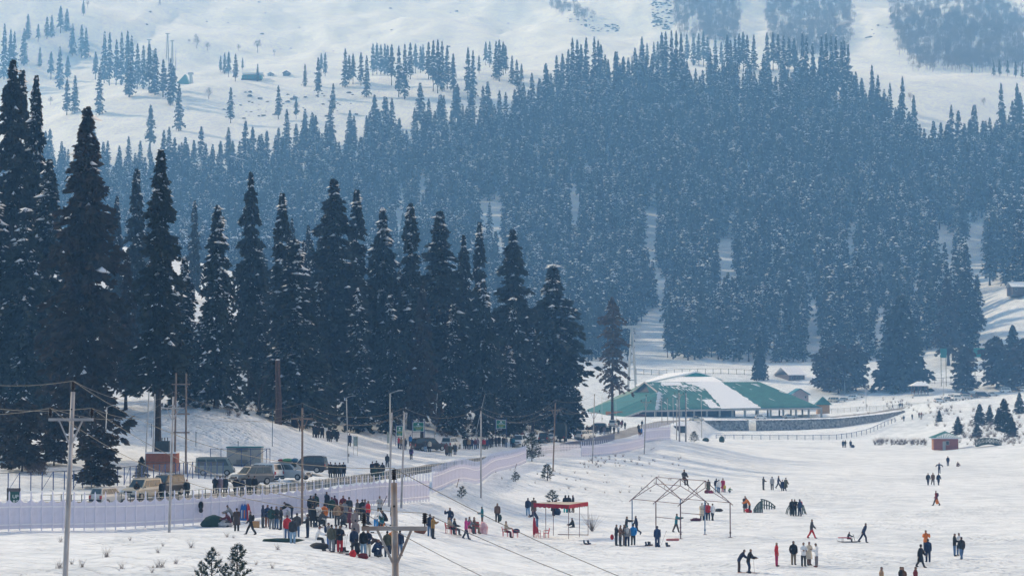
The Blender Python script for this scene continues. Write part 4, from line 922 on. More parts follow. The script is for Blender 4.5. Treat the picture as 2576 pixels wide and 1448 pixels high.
def board(label, panel, x0, x1, yt, yb, yfoot, emblem=True, posts=True, D=None, dx=0):
    u0, v0 = zz(panel, x0, yt); u1, v1 = zz(panel, x1, yb); um = (u0 + u1) / 2; g_ = hit(um, zz(panel, 0, yfoot)[1]) if D is None else at(um, D)
    w = (u1 - u0) / F * g_.y; zt = P(um, v0, g_.y).z - g_.z; zb = P(um, v1, g_.y).z - g_.z; h = zt - zb
    o = thing('notice_board', label, 'sign', g_, group='green notice boards along the road')
    mb = MB(); mb.box((0, 0, (zt + zb) / 2), (w, 0.06, h)); bd = mb.obj('board', [M_SIGN], o)
    fr = MB(); 
    for z in (zt + .03, zb - .03): fr.box((0, 0, z), (w + .16, 0.08, 0.06))
    for x in (-w / 2 - .05, w / 2 + .05): fr.box((x, 0, (zt + zb) / 2), (0.06, 0.08, h))
    fr.obj('frame', [M_SIGNW], o)
    if posts:
        for x in (-w / 2 - .16, w / 2 + .16): mb = MB(); mb.box((x, .02, (zt + .35) / 2 - .2), (0.09, 0.09, zt + .75)); mb.obj('post', [M_BLUEM], o)
        for z in (zt + .2, zb - .2): mb = MB(); mb.bar((-w / 2 - .16, .02, z), (w / 2 + .16, .02, z), 0.06); mb.obj('rail', [M_BLUEM], o)
    y = -0.04; em = MB(); em.tube([(0, y, zt - h * .2), (0, y - .012, zt - h * .2)], h * .10, 12); em.obj('emblem', [M_SIGNW], bd)
    r = random.Random(int(x0)); ln = MB(); ln.box((0, y, zt - h * .47), (w * .92, 0.012, h * .035)); ln.box((0, y, zt - h * .38), (w * .42, 0.012, h * .05)); ln.box((0, y, zb + h * .09), (w * .46, 0.012, h * .04)); ln.obj('white_lettering', [M_SIGNW], bd)
    yl = MB()
    for row_, wd in ((0.60, .78), (0.74, .52)):
        x = -w * wd / 2
        while x < w * wd / 2 - .02:
            l = r.uniform(.05, .085) * w; yl.box((x + l / 2, y, zt - h * row_), (l * .8, 0.012, h * .10)); x += l * r.choice([1, 1, 1, 1.5])
    yl.obj('yellow_lettering', [M_SIGNY], bd)
board('narrow faded green notice board on blue posts above three standing people', 3, 168, 208, 378, 443, 520); board('large green notice board with yellow lettering behind the black SUV', 3, 285, 358, 350, 410, 505)
board('green notice board below the dark firs behind the roadside crowd', 3, 882, 945, 333, 390, 440, D=318); board('wide green hoarding behind the two-tone pole', 3, 1246, 1337, 292, 338, 372, D=372)
for i, (x0, x1, yt, yb, yf, lab) in enumerate([(1193, 1222, 450, 518, 585, 'grey faded picture board on thin legs beside the road'), (1434, 1447, 418, 495, 540, 'narrow grey board seen edge-on left of the boards')]):
    u0, v0 = zz(2, x0, yt); u1, v1 = zz(2, x1, yb); g_ = hit((u0 + u1) / 2, zz(2, 0, yf)[1]); w = (u1 - u0) / F * g_.y; zt = P(u0, v0, g_.y).z - g_.z; zb = P(u0, v1, g_.y).z - g_.z
    o = thing('picture_board', lab, 'sign', g_); mb = MB(); mb.box((0, 0, (zt + zb) / 2), (w, .05, zt - zb)); mb.obj('board', [mat('faded_print', (0.28, 0.33, 0.30), 0.6, var=0.35, scale=3)], o)
    for x in (-w / 2, w / 2): mb = MB(); mb.box((x, 0.03, zt / 2), (0.05, .05, zt + .2)); mb.obj('leg', [M_PALEM], o)
# half-hidden sign at the left edge
g_ = at(40, 160); o = thing('framed_sign', 'dark green framed sign partly hidden behind the lilac fence at the left', 'sign', g_)
u0, v0 = s2(38, 1830); u1, v1 = s2(84, 1876); zt = P(u0, v0, 160).z - g_.z; zb = zt - 1.7; w = (u1 - u0) / F * 160 
mb = MB(); mb.box((0, 0, (zt + zb) / 2), (w, .06, zt - zb)); bd = mb.obj('board', [mat('sign_dark_green', (0.01, 0.075, 0.06), 0.5)], o)
fr = MB(); fr.box((0, -.02, zt - .12), (w + .1, .1, .3)); fr.box((-w / 2, -.02, (zt + zb) / 2), (.08, .1, zt - zb)); fr.box((w / 2, -.02, (zt + zb) / 2), (.08, .1, zt - zb)); fr.obj('frame', [mat('sign_brown', (0.10, 0.085, 0.085), 0.7)], o)
def text_part(name, body, size, loc, parent, m):
    c = bpy.data.curves.new(name, 'FONT'); c.body = body; c.size = size; c.extrude = 0.008; c.align_x = 'CENTER'
    t = bpy.data.objects.new(name, c); COL.objects.link(t); bpy.context.view_layer.update()
    me = bpy.data.meshes.new_from_object(t.evaluated_get(bpy.context.evaluated_depsgraph_get())); bpy.data.objects.remove(t)
    me.materials.clear(); me.materials.append(m); q = link(name, me, parent, loc); q.rotation_euler = (math.pi / 2, 0, 0); return q
text_part('lettering', 'UP+', 0.42, (0.28, -0.05, zt - .80), bd, M_SIGNW); text_part('lettering', 'RSE', 0.42, (0.28, -0.05, zt - 1.25), bd, M_SIGNW)
# ================================================================== the big pavilion and other buildings
M_ROOFG = mat('roof_green', (0.030, 0.145, 0.125), 0.5, var=0.18, scale=0.6, detail=6); M_ROOFT = mat('roof_teal', (0.02, 0.22, 0.21), 0.45, var=0.08, scale=0.8)
M_FASC = mat('fascia', (0.38, 0.37, 0.36), 0.7); M_COLM = mat('column_grey', (0.33, 0.35, 0.36), 0.7, var=0.1); M_DARKW = mat('dark_wall', (0.03, 0.04, 0.05), 0.7); M_TARPB = mat('blue_tarp', (0.02, 0.05, 0.09), 0.6, var=0.25, scale=0.4)  # dark_wall: one near-black colour for walls, gable, terrace and cabin doors
def ppx(rg, x, y, D):
    ox = {1: 2180, 2: 2660}[rg]; return P((ox + x * 500 / 2576.0) * KP, (1360 + y * 500 / 2576.0) * KP, D)
pav = thing('pavilion', 'long low pavilion with green metal roof half covered in snow', 'building', (70, 625, 5.0)); PB = Vector((70, 625, 5.0))
RL, RR = ppx(1, 1240, 370, 637), ppx(2, 965, 365, 640); EL, ER = ppx(1, 1440, 912, 617), ppx(2, 2175, 862, 621); GL, GR = ppx(1, 990, 578, 641), ppx(1, 1490, 566, 627)
EL2, EL3, EL4, EL5 = ppx(1, 1180, 915, 616), ppx(1, 780, 1060, 613), ppx(1, 290, 1075, 616), ppx(1, 60, 930, 636)
BL, BR = Vector((26, 662, 7.6)), Vector((101, 659, 8.0))
def sheet(name, pts, m, parent, th=0.18, origin=PB):
    mb = MB(); q = [Vector(p) - origin for p in pts]; n = (q[1] - q[0]).cross(q[2] - q[0]).normalized()
    if n.z < 0: n = -n
    mb.prism([p - n * th for p in q], (0, 0, 0), n * th); return mb.obj(name, [m], parent)
def on_roof(s, t): return RL.lerp(RR, s).lerp(EL.lerp(ER, s), t) - PB
_rv = [on_roof(i / 24, j / 8) for i in range(25) for j in range(9)]; _rv += [p - Vector((0, 0, .2)) for p in _rv]; _rf = []
for i in range(24):
    for j in range(8): a = i * 9 + j; _rf += [(a, a + 1, a + 10, a + 9), (a + 225, a + 234, a + 235, a + 226)]
for i in range(24): _rf.append((i * 9 + 8, i * 9 + 233, i * 9 + 242, i * 9 + 17))
rf = link('roof', np_mesh('roof', _rv, _rf, [M_ROOFG], False), pav)
sheet('roof_slope', [GL, GR, EL, EL2, EL3, EL4, EL5], M_ROOFG, pav)
sheet('roof_slope', [RL, RR, BR, BL, GL], M_ROOFG, pav); sheet('roof_slope', [RR, ER, BR], M_ROOFG, pav)
sheet('gable', [RL + Vector((0.6, 0.5, -.2)), GL + Vector((0.6, .6, .2)), GR + Vector((.3, 1.0, .2))], M_DARKW, pav, 0.1)
for a, b in ((RL, GL), (RL, GR)): mb = MB(); mb.bar(a - PB + Vector((-.3, -.2, 0)), b - PB + Vector((-.3, -.2, 0)), 0.35, 0.4); mb.obj('bargeboard', [M_FASC], pav)
for a, b in ((EL2, EL), (EL, ER), (EL3, EL2)): mb = MB(); mb.bar(a - PB - Vector((0, 0.15, .25)), b - PB - Vector((0, .15, .25)), 0.25, 0.55); mb.obj('fascia', [M_FASC], pav)
# standing seams of the front slope
for k in range(1, 46):
    t = k / 46; a = RL.lerp(RR, t); b = EL.lerp(ER, t); mb = MB(); mb.bar(a - PB + Vector((0, 0, .03)), b - PB + Vector((0, 0, .03)), 0.06, 0.07); mb.obj('seam', [M_ROOFG], rf)
# snow lying on the front slope: ragged sheets and streaks that slid down
nrm = (EL - RL).cross(RR - RL).normalized(); nrm = nrm if nrm.z > 0 else -nrm
def on_roof(s, t): return RL.lerp(RR, s).lerp(EL.lerp(ER, s), t) - PB
rs = random.Random(9)
def snow_patch(fn0, fn1, s0, s1, name='snow'):
    n = 26; V = []; Fc = []
    for i in range(n + 1):
        t = i / n; T = s0 + (s1 - s0) * t; a = fn0(T) + rs.uniform(-.006, .006); b = fn1(T) + rs.uniform(-.008, .008)
        for j in range(5): V.append(on_roof(a + (b - a) * j / 4, T) + nrm * (0.11 + 0.05 * math.sin(j * math.pi / 4)))
    for i in range(n):
        for j in range(4): Fc.append((i * 5 + j, i * 5 + j + 1, i * 5 + j + 6, i * 5 + j + 5))
    link(name, np_mesh(name, V, Fc, [M_TSNOW], True), rf)
snow_patch(lambda t: 0.46 - 0.06 * t, lambda t: 0.66 - 0.02 * t, 0.0, 0.99); snow_patch(lambda t: 0.33 + 0.12 * t / .28, lambda t: 0.47, 0.02, 0.28); snow_patch(lambda t: 0.13 + .08 * t, lambda t: 0.30, 0.02, 0.14); snow_patch(lambda t: .335, lambda t: .395, .66, .97)
st = MB()
for k in range(150):
    s = rs.choice([rs.uniform(.02, .35), rs.uniform(.3, .46), rs.uniform(.05, .5), rs.uniform(.6, .98)]); t0 = rs.uniform(0.02, 0.95) if rs.random() < .5 else rs.uniform(.03, .3); l = rs.uniform(.03, .10); w = rs.uniform(.002, .007)
    if s > .62 and rs.random() < .6: continue
    a, b = on_roof(s, t0) + nrm * .12, on_roof(s + .01, min(.99, t0 + l)) + nrm * .12; d = (b - a).normalized(); x = d.cross(nrm) * w * 40
    st.add([a - x, a + x, b + x * .4, b - x * .4, (a + b) / 2 + nrm * .08], [(0, 1, 4), (1, 2, 4), (2, 3, 4), (3, 0, 4)])
# hip snow
for k in range(40):
    t = k / 40; p = GR.lerp(EL, t) - PB + nrm * .14; x = Vector((rs.uniform(.4, 2.2) * (1 - t * .3), 0, -.35)); st.add([p + Vector((-rs.uniform(.2, 1.0), 0, -.25)), p + Vector((0, -.5, -.2)), p + x, p + Vector((0, .4, .25))], [(0, 1, 2), (0, 2, 3)])
o = st.obj('snow_streaks', [M_TSNOW], rf); o['kind'] = 'stuff'
# columns and walls
for k in range(14):
    t = k / 13; p = EL.lerp(ER, t) + Vector((0, 1.2, 0)); z = ground(p.x, p.y); mb = MB(); mb.box((p.x - PB.x, p.y - PB.y, (p.z + z) / 2 - PB.z - .2), (0.6, 0.6, p.z - z + .6)); mb.obj('column', [M_COLM], pav)
for k in range(9):
    t = .35 + k / 14; p = EL.lerp(ER, t) + Vector((0, 14, 0)); z = ground(p.x, p.y); mb = MB(); mb.box((p.x - PB.x, p.y - PB.y, (p.z + z) / 2 - PB.z), (0.5, 0.5, p.z - z + .6)); mb.obj('column', [M_COLM], pav)
a = EL + Vector((0.5, 5, -.3)) - PB; b = EL.lerp(ER, .46) + Vector((0, 5, -.3)) - PB
mb = MB(); mb.add([a, b, b - Vector((1.5, 0, 3.4)), a - Vector((0, 0, 3.6))], [(0, 1, 2, 3)]); mb.obj('tarpaulin', [M_TARPB], pav)
mb = MB(); mb.box((31, 620, 5.2) - PB if False else Vector((37.5, 618.5, 5.2)) - PB, (11, 0.5, 2.6)); mb.obj('wall', [M_BRICK], pav)
mb = MB(); mb.box(Vector((43.5, 619, 6.2)) - PB, (5, 0.5, 3.2)); mb.obj('wall', [M_DARKW], pav)
mb = MB(); mb.box(Vector((33, 617.6, 6.7)) - PB, (5.5, .3, 1.2)); mb.obj('wall', [mat('orange_plaster', (0.45, 0.17, 0.07), .8)], pav)
# building behind with the snowy gable roof
hall = thing('hall', 'hall behind the pavilion with thick snow on its broad gable roof', 'building', (65, 668, 6)); HB = Vector((65, 668, 6))
A0, A1 = ppx(1, 2220, 158, 668), ppx(1, 1640, 200, 700); L0, L1 = ppx(1, 1140, 402, 664), ppx(1, 1050, 420, 700); R0, R1 = ppx(2, 255, 322, 668), ppx(2, 300, 340, 700)
for q in ([A0, A1, L1, L0], [A0, A1, R1, R0]): sheet('roof', q, M_TSNOW, hall, .5, HB)
mb = MB(); G0, G1 = ppx(1, 1965, 262, 667), ppx(1, 2510, 262, 667); g0 = A0 - HB + Vector((0, .2, -.4)); mb.add([g0, G0 - HB, G1 - HB], [(0, 1, 2)]); mb.obj('gable', [M_ROOFT], hall)
sheet('porch_roof', [ppx(1, 1970, 268, 667), ppx(1, 2540, 262, 667), ppx(2, 260, 365, 655), ppx(1, 1640, 365, 655)], M_TSNOW, hall, .35, HB)
mb = MB(); mb.box((0, 8, 1), (26, 14, 8)); mb.obj('wall', [M_DARKW], hall)
# helper: gabled or hipped small buildings
def pyramid(name, base, w, d, z0, h, m, parent, over=0.5, ridge=0.0):
    mb = MB(); x, y = w / 2 + over, d / 2 + over; V = [(-x, -y, z0), (x, -y, z0), (x, y, z0), (-x, y, z0), (-ridge / 2, 0, z0 + h), (ridge / 2, 0, z0 + h)]
    mb.add(V, [(0, 1, 5, 4), (1, 2, 5), (2, 3, 4, 5), (3, 0, 4), (3, 2, 1, 0)]); return mb.obj(name, [m], parent)
def gable(name, w, d, z0, h, m, parent, over=0.6, th=.2, axis='x'):
    mb = MB(); x, y = w / 2 + over, d / 2 + over
    q = [[(-x, -y, z0), (x, -y, z0), (x, 0, z0 + h), (-x, 0, z0 + h)], [(-x, 0, z0 + h), (x, 0, z0 + h), (x, y, z0), (-x, y, z0)]]
    for p in q: mb.prism([tuple(Vector(v) - Vector((0, 0, th))) for v in p], (0, 0, 0), (0, 0, th))
    o = mb.obj(name, [m], parent)
    if axis == 'y': o.rotation_euler = (0, 0, math.pi / 2)
    return o
def window(parent, x, y, z, w, h, frame=M_FASC):
    f = MB(); f.box((x, y, z), (w, .08, h)); fo = f.obj('window', [frame], parent); p = MB(); p.box((x, y - .05, z), (w * .8, .03, h * .8)); p.obj('pane', [M_GLASS], fo)
M_GLASS = mat('window_glass', (0.03, 0.05, 0.06), 0.12, var=0.2, spec=0.6)
M_HUTB = mat('hut_brick', (0.30, 0.10, 0.085), 0.85, var=0.12, scale=2, bump=0.01, bscale=9); M_WOOD = mat('yellow_wood', (0.42, 0.24, 0.10), 0.7, var=0.15, scale=2)
# brick hut on the meadow
u, v = src(3548, 1687); b = hit(u, v); k = b.y / F * KP; hw, hh = 90 * k, 46 * k
hut = thing('brick_hut', 'small red brick hut with green pyramid roof on the right meadow', 'hut', b, -0.12); 
mb = MB(); mb.box((0, hw * .45, hh / 2), (hw, hw * .9, hh)); mb.obj('wall', [M_HUTB], hut); r_ = pyramid('roof', None, hw, hw * .9, hh, hh * .55, M_ROOFG, hut, .75); r_.location = (0, hw * .45, 0)
f = MB(); f.box((0, -.74, hh - .08), (hw + 1.5, .06, .22)); f.obj('fascia', [mat('hut_fascia', (.6, .62, .66), .7)], hut)
d = MB(); d.box((-hw * .08, -.04, hh * .36), (hw * .12, .08, hh * .72)); d.obj('door', [M_COLM], hut); window(hut, hw * .06, -.04, hh * .6, hw * .14, hh * .34)
d = MB(); d.box((-hw / 2 - .03, hw * .3, hh * .5), (.08, hw * .3, hh * .9)); d.obj('door', [M_WOOD], hut)
for i in range(13):
    x = -hw * .38 + i * hw * .076; top = 0.8 - abs(i - 6) * 0.1
    s = MB(); y0 = -.7; y1 = hw * .45 * max(0.06, top) - .7 * (1 - top); z0 = hh + .06; z1 = hh + hh * .55 * max(.08, top) * .92 + .06; s.bar((x, y0, z0), (x * .55 + x * .45 * (1 - top), y1, z1), hw * .03, .05); s.obj('snow_strip', [M_TSNOW], r_).location = (0, -hw * .45, 0)
# little arched footbridge
u, v = src(3710, 1673); b = hit(u, v); k = b.y / F * KP; L = 90 * k; fb = thing('footbridge', 'little arched dark green footbridge right of the brick hut', 'bridge', b + Vector((0, 0, .15)), 0.05)
def arch(x): return 0.55 * (1 - (2 * x / L) ** 2)
for yy in (0, 1.6):
    for i in range(8): x = -L / 2 + L * i / 7; m = MB(); m.box((x, yy, arch(x) + .6), (.12, .12, 1.2)); m.obj('post', [M_GREENM], fb)
    for zr in (1.15, .1):
        m = MB()
        for i in range(14): x0, x1 = -L / 2 + L * i / 14, -L / 2 + L * (i + 1) / 14; m.bar((x0, yy, arch(x0) + zr), (x1, yy, arch(x1) + zr), .12)
        m.obj('rail', [M_GREENM], fb)
    for i in range(7):
        x0, x1 = -L / 2 + L * i / 7, -L / 2 + L * (i + 1) / 7
        for a_, b_ in ((.15, 1.1), (1.1, .15)): m = MB(); m.bar((x0, yy, arch(x0) + a_), (x1, yy, arch(x1) + b_), .08); m.obj('brace', [M_GREENM], fb)
m = MB()
for i in range(14): x0, x1 = -L / 2 + L * i / 14, -L / 2 + L * (i + 1) / 14; m.prism([(x0, 0, arch(x0) - .25), (x1, 0, arch(x1) - .25), (x1, 0, arch(x1)), (x0, 0, arch(x0))], (0, 0, 0), (0, 1.6, 0))
m.obj('deck', [M_GREENM], fb)
# gazebo above the car park
u, v = src(3455, 1484); b = hit(u, v); k = b.y / F * KP; w = 56 * k; hp = 36 * k
gz = thing('gazebo', 'snow-roofed open gazebo on red posts above the car park', 'gazebo', b); mb = MB(); mb.box((0, w / 2, .3), (w, w, .9)); mb.obj('base', [M_COLM], gz)
for x in (-.45, 0, .45):
    for y in (.05, .95): m = MB(); m.box((x * w, y * w, hp / 2 + .3), (.28, .28, hp)); m.obj('post', [mat('gazebo_red', (.12, .06, .07), .7)], gz)
pyramid('roof', None, w, w, hp + .2, 17 * k, M_TSNOW, gz, 1.0, w * .3).location = (0, w / 2, 0)
# small snow-roofed shelter by the fence end
u, v = src(2552, 1622); b = hit(u, v); k = b.y / F * KP; sh_ = thing('shelter', 'small shelter with snowy pointed roof past the fence end', 'shelter', b)
mb = MB(); mb.box((0, 1.5, 14 * k), (46 * k, 3, 28 * k)); mb.obj('wall', [M_DARKW], sh_); pyramid('roof', None, 50 * k, 3, 26 * k, 20 * k, M_TSNOW, sh_, .8).location = (0, 1.5, 0)
# houses behind
def house(label, x0, x1, yb, ye, yr, D, wall, roof, ax='x', depth=9, cat='house', wins=3):
    u0, u1 = x0 * KP, x1 * KP; p = at((u0 + u1) / 2, D); k = D / F * KP; w = (x1 - x0) * k; zb = P(u0, yb * KP, D).z; ze = P(u0, ye * KP, D).z - zb; zr = P(u0, yr * KP, D).z - zb - ze
    o = thing('house', label, cat, (p.x, p.y, zb)); mb = MB(); mb.box((0, depth / 2, ze / 2 - .5), (w, depth, ze + 1)); mb.obj('wall', [wall], o); g = gable('roof', w if ax == 'x' else depth, depth if ax == 'x' else w, ze, zr, roof, o, .7, .25, ax); g.location = (0, depth / 2, 0)
    if ax == 'y': t = MB(); t.add([(-w / 2, -.01, ze - .05), (w / 2, -.01, ze - .05), (0, -.01, ze + zr - .1)], [(0, 1, 2)]); t.obj('gable', [wall], o)
    for i in range(wins): window(o, -w * .32 + i * w * .64 / max(1, wins - 1), -.05, ze * .55, min(1.4, w * .12), min(1.5, ze * .45))
    return o
M_WALLD = mat('dark_timber', (.09, .075, .075), .8, var=.2); M_PINKW = mat('pinkish_wall', (.30, .26, .28), .8); M_BLUER = mat('roof_blue', (.02, .17, .24), .5)
house('dark timber house with snowy roof behind the pavilion', 2955, 3020, 1432, 1404, 1374, 770, M_WALLD, M_TSNOW, 'x', 12, wins=3).rotation_euler = (0, 0, .35)
house('low house with blue roof and snow behind the right end of the pavilion', 2968, 3030, 1500, 1478, 1455, 690, M_PINKW, M_BLUER, 'y', 10, wins=2)
house('far snowy building on the slope at the right edge', 3800, 3870, 1098, 1074, 1054, 850, M_WALLD, M_TSNOW, 'x', 10, wins=2)
kb = at(src(3086, 1500)[0], 655); ks = thing('kiosk', 'tiny kiosk with green pyramid roof right of the pavilion', 'kiosk', kb); mb = MB(); mb.box((0, 1.5, 1.5), (4.2, 3, 3.4)); mb.obj('wall', [M_WOOD], ks); pyramid('roof', None, 4.2, 3, 3.1, 2.9, M_ROOFG, ks, .8).location = (0, 1.5, 0)
for i, (x0, x1, y0, y1, lab) in enumerate([(3527, 3550, 1306, 1341, 'left teal hoarding among the pines at the right'), (3652, 3694, 1304, 1338, 'right teal hoarding among the pines at the right')]):
    D = 745 + 10 * i; w = (x1 - x0) * KP / F * D; a_ = P((x0 + x1) / 2 * KP, y1 * KP, D); h = (y1 - y0) * KP / F * D; g0 = ground(a_.x, D); o = thing('hoarding', lab, 'hoarding', (a_.x, D, g0)); m = MB(); m.box((0, 0, a_.z - g0 + h / 2), (w, .3, h)); m.obj('board', [M_ROOFT], o)
    for sx in (-.4, .4): m = MB(); m.box((w * sx, .25, (a_.z - g0 + h) / 2), (.2, .2, a_.z - g0 + h)); m.obj('post', [M_GREENM], o)
# retaining wall below the upper road, in two lengths with a snow chute between
M_STONE = mat('rubble_stone', (0.06, 0.065, 0.07), 0.95, scale=1.6, col2=(0.34, 0.35, 0.36), detail=10, bump=0.25, bscale=1.2)
def rwall(label, u0, u1):
    xs = np.linspace((u0 - 1288) / F * 600, (u1 - 1288) / F * 615, 50); ys = np.interp(xs, wall_pts[:, 0], wall_pts[:, 1]); zt = np.interp(xs, wall_pts[:, 0], wall_pts[:, 2]); g = random.Random(int(u0)); c = Vector((xs[25], ys[25], zt[25] - 3))
    V = []; Fc = []
    for x, y, z in zip(xs, ys, zt):
        dr = float(np.interp(x, wall_pts[:, 0], [3.3, 3.6, 3.7, 3.6, 3.3, 2.6, 0.3])); zb = z - dr - .5; j = g.uniform(-.2, .2); h = g.uniform(-.12, .1)
        for q in ((x, y - 6.2 + j, zb), (x, y - 5.9 + j, (zb + z) / 2), (x, y - 5.6 + j * .5, z + h), (x, y + .4, z + .05)): V.append(tuple(Vector(q) - c))
    for i in range(49):
        for k in range(3): Fc.append((i * 4 + k, i * 4 + 4 + k, i * 4 + 5 + k, i * 4 + 1 + k))
    o = link('retaining_wall', np_mesh('retaining_wall', V, Fc, [M_STONE])); o.location = c; tag(o, label, 'wall')
    cap = MB()
    for i in range(48):
        x = xs[i]; cap.blob((x - c.x, ys[i] - c.y - 2.9, zt[i] - c.z + .02), (xs[1] - xs[0], 3.4, g.uniform(.16, .3)), 8, 4)
    q = cap.obj('snow', [M_TSNOW], o); q['kind'] = 'stuff'
rwall('dark rubble retaining wall left of the snow chute', 1706, 1856); rwall('long dark rubble retaining wall right of the snow chute', 1888, 2286)
railing('meadow_railing', 'blue railing along the meadow below the stone wall', uD([(1800, 560), (1900, 558), (2000, 556), (2100, 560), (2180, 572), (2255, 590)]), 1.5, 2.6, 0.12, (1.4,), M_BLUEM, M_BLUEM, rr=.06, mesh=M_NET)
railing('path_railing', 'pale railing along the upper path towards the gazebo', uD([(2090, 640), (2180, 650), (2260, 656), (2350, 664)]), 1.6, 3.0, 0.1, (1.5,), M_PALEM, M_PALEM, rr=.04, mesh=M_NET)
railing('slope_fence', 'far fence on the snow behind the big roof', uD([(1600, 775), (1700, 778), (1830, 780), (1950, 780)]), 2.2, 3.2, 0.16, (2.1, .2), M_GREENM, M_GREENM, 'fence', .06)
railing('slope_fence', 'far fence on the bank above the right car park', uD([(2330, 752), (2420, 755), (2500, 752), (2600, 750)]), 2.2, 3.4, 0.15, (2.1, .3), M_BLUEM, M_BLUEM, 'fence', .05)
# lift stations, cabins and pylons on the shoulder
def far_at(u, v): return solve_base(u, v)
b = far_at(462, 212); k = b.y / F; ls = thing('lift_station', 'steep green-roofed lift station on the snowy shoulder', 'building', b); m = MB(); w = 34 * k; m.add([(-w * .6, 0, 0), (w * .4, 0, 0), (w * .1, 0, 26 * k), (-w * .6, 12, 0), (w * .4, 12, 0), (w * .1, 12, 26 * k)], [(0, 1, 2), (5, 4, 3), (0, 2, 5, 3), (1, 4, 5, 2), (0, 3, 4, 1)]); m.obj('roof', [M_ROOFG], ls)
m = MB(); m.tube([(w * .6, 0, -2), (w * .52, 0, 26 * k)], [2.2, 1.3], 4); m.obj('tower', [M_COLM], ls); m = MB(); m.box((w * .52, 0, 27 * k), (14 * k, 2, 2)); m.obj('tower_head', [M_COLM], ls)
b = far_at(633, 202); k = b.y / F; ub = thing('restaurant', 'green-walled restaurant with snowy flat roof on the shoulder', 'building', b); m = MB(); m.box((0, 5, 6 * k), (50 * k, 10, 13 * k)); m.obj('wall', [M_ROOFT], ub); m = MB(); m.box((3 * k, 6, 17 * k), (54 * k, 12, 5 * k)); m.obj('roof', [M_TSNOW], ub); m = MB(); m.box((0, -.5, 1.2 * k), (52 * k, 3, 4 * k)); m.obj('terrace', [M_DARKW], ub)
for i in range(5): window(ub, (-20 + i * 9) * k, -.05, 8 * k, 4 * k, 4 * k)
for u_, v_, w_, h_, lab, wl in ((720, 192, 20, 15, 'lone brown cabin on the snowy shoulder', M_WALLD), (680, 192, 18, 11, 'small cabin with snowy roof beside the restaurant', M_COLM)):
    b = far_at(u_, v_); k = b.y / F; o = thing('cabin', lab, 'cabin', b); m = MB(); m.box((0, 4, h_ * .3 * k), (w_ * .8 * k, 7, h_ * .62 * k)); m.obj('wall', [wl], o); g = gable('roof', 8, w_ * .8 * k, h_ * .6 * k, h_ * .4 * k, wl if wl is M_WALLD else M_TSNOW, o, .8, .3, 'y'); g.location = (0, 4, 0); d = MB(); d.box((0, .45, h_ * .2 * k), (3 * k, .1, h_ * .4 * k)); d.obj('door', [M_DARKW], o)
def pylon(u, v, vt, lab, wide=8):
    b = far_at(u, v); k = b.y / F; h = (v - vt) * k; o = thing('lift_pylon', lab, 'pylon', b, group='lift pylons on the mountain'); 
    for sx in (-1, 1):
        for sy in (-1, 1): m = MB(); m.tube([(sx * wide * .45 * k, sy * 2, -1), (sx * .8 * k, sy * .5, h)], .35, 4); m.obj('leg', [M_COLM], o)
    for t in (.25, .5, .75):
        m = MB(); x = wide * .45 * k * (1 - t) + .8 * k * t; m.bar((-x, 0, h * t), (x, 0, h * t), .4); m.obj('strut', [M_COLM], o)
    m = MB(); m.bar((-wide * .9 * k, 0, h), (wide * .9 * k, 0, h), 1.0); m.obj('head', [M_COLM], o)
pylon(385, 166, 128, 'lattice lift pylon in the snow valley, lower one', 9); pylon(375, 128, 100, 'lattice lift pylon above the lower one', 7); pylon(421, 150, 84, 'tall thin lift pylon between the bare dead firs', 6); pylon(433, 160, 102, 'second thin lift pylon between the bare dead firs', 5); pylon(402, 12, -6, 'highest lift pylon at the top edge', 4)
u, v = zz(3, 2000, 700); pylon(1590, 1000, 822, 'pale lattice lift pylon at the forest foot left of the big roof', 26)
# bare trees in the upper valley and on slopes
M_TWIG = mat('bare_twigs', (0.17, 0.14, 0.13), .95, var=.4)
def twig_cloud(seed):
    g = np.random.default_rng(seed); V = []; Fc = []; tm = MB(); tm.tube([(0, 0, -.5), (.1, 0, 4), (0, .1, 7)], [.18, .12, .05], 4)
    for k in range(170):
        a = g.uniform(0, 6.28); r = g.uniform(0, 1) ** .6 * 2.6; z = 4 + g.uniform(0, 5) * (1 - (r / 3.2) ** 2); c = np.array([math.cos(a) * r, math.sin(a) * r, z]); d = np.array([math.cos(a) * .5, math.sin(a) * .5, 1]) + g.normal(0, .3, 3); d /= np.linalg.norm(d); w = np.cross(d, g.normal(0, 1, 3)); w /= np.linalg.norm(w); o = len(V); l = g.uniform(.8, 1.7)
        V += [c - d * l * .5 - w * .05, c - d * l * .5 + w * .05, c + d * l * .5 + w * .02, c + d * l * .5 - w * .02]; Fc.append((o, o + 1, o + 2, o + 3))
    o = len(V); V += [np.array(q) for q in tm.v]; Fc += [tuple(o + i for i in f) for f in tm.f]
    me = bpy.data.meshes.new('birch'); me.from_pydata([tuple(map(float, q)) for q in V], [], [tuple(f) for f in Fc]); me.materials.append(M_TWIG); return bpy.data.objects.new('birch', me)
BIR = [twig_cloud(i) for i in range(3)]
BT = [bare_mb(50 + i, 10, .26, .62, 4, 3, 4).mesh('trunk', [M_TWIG]) for i in range(3)]
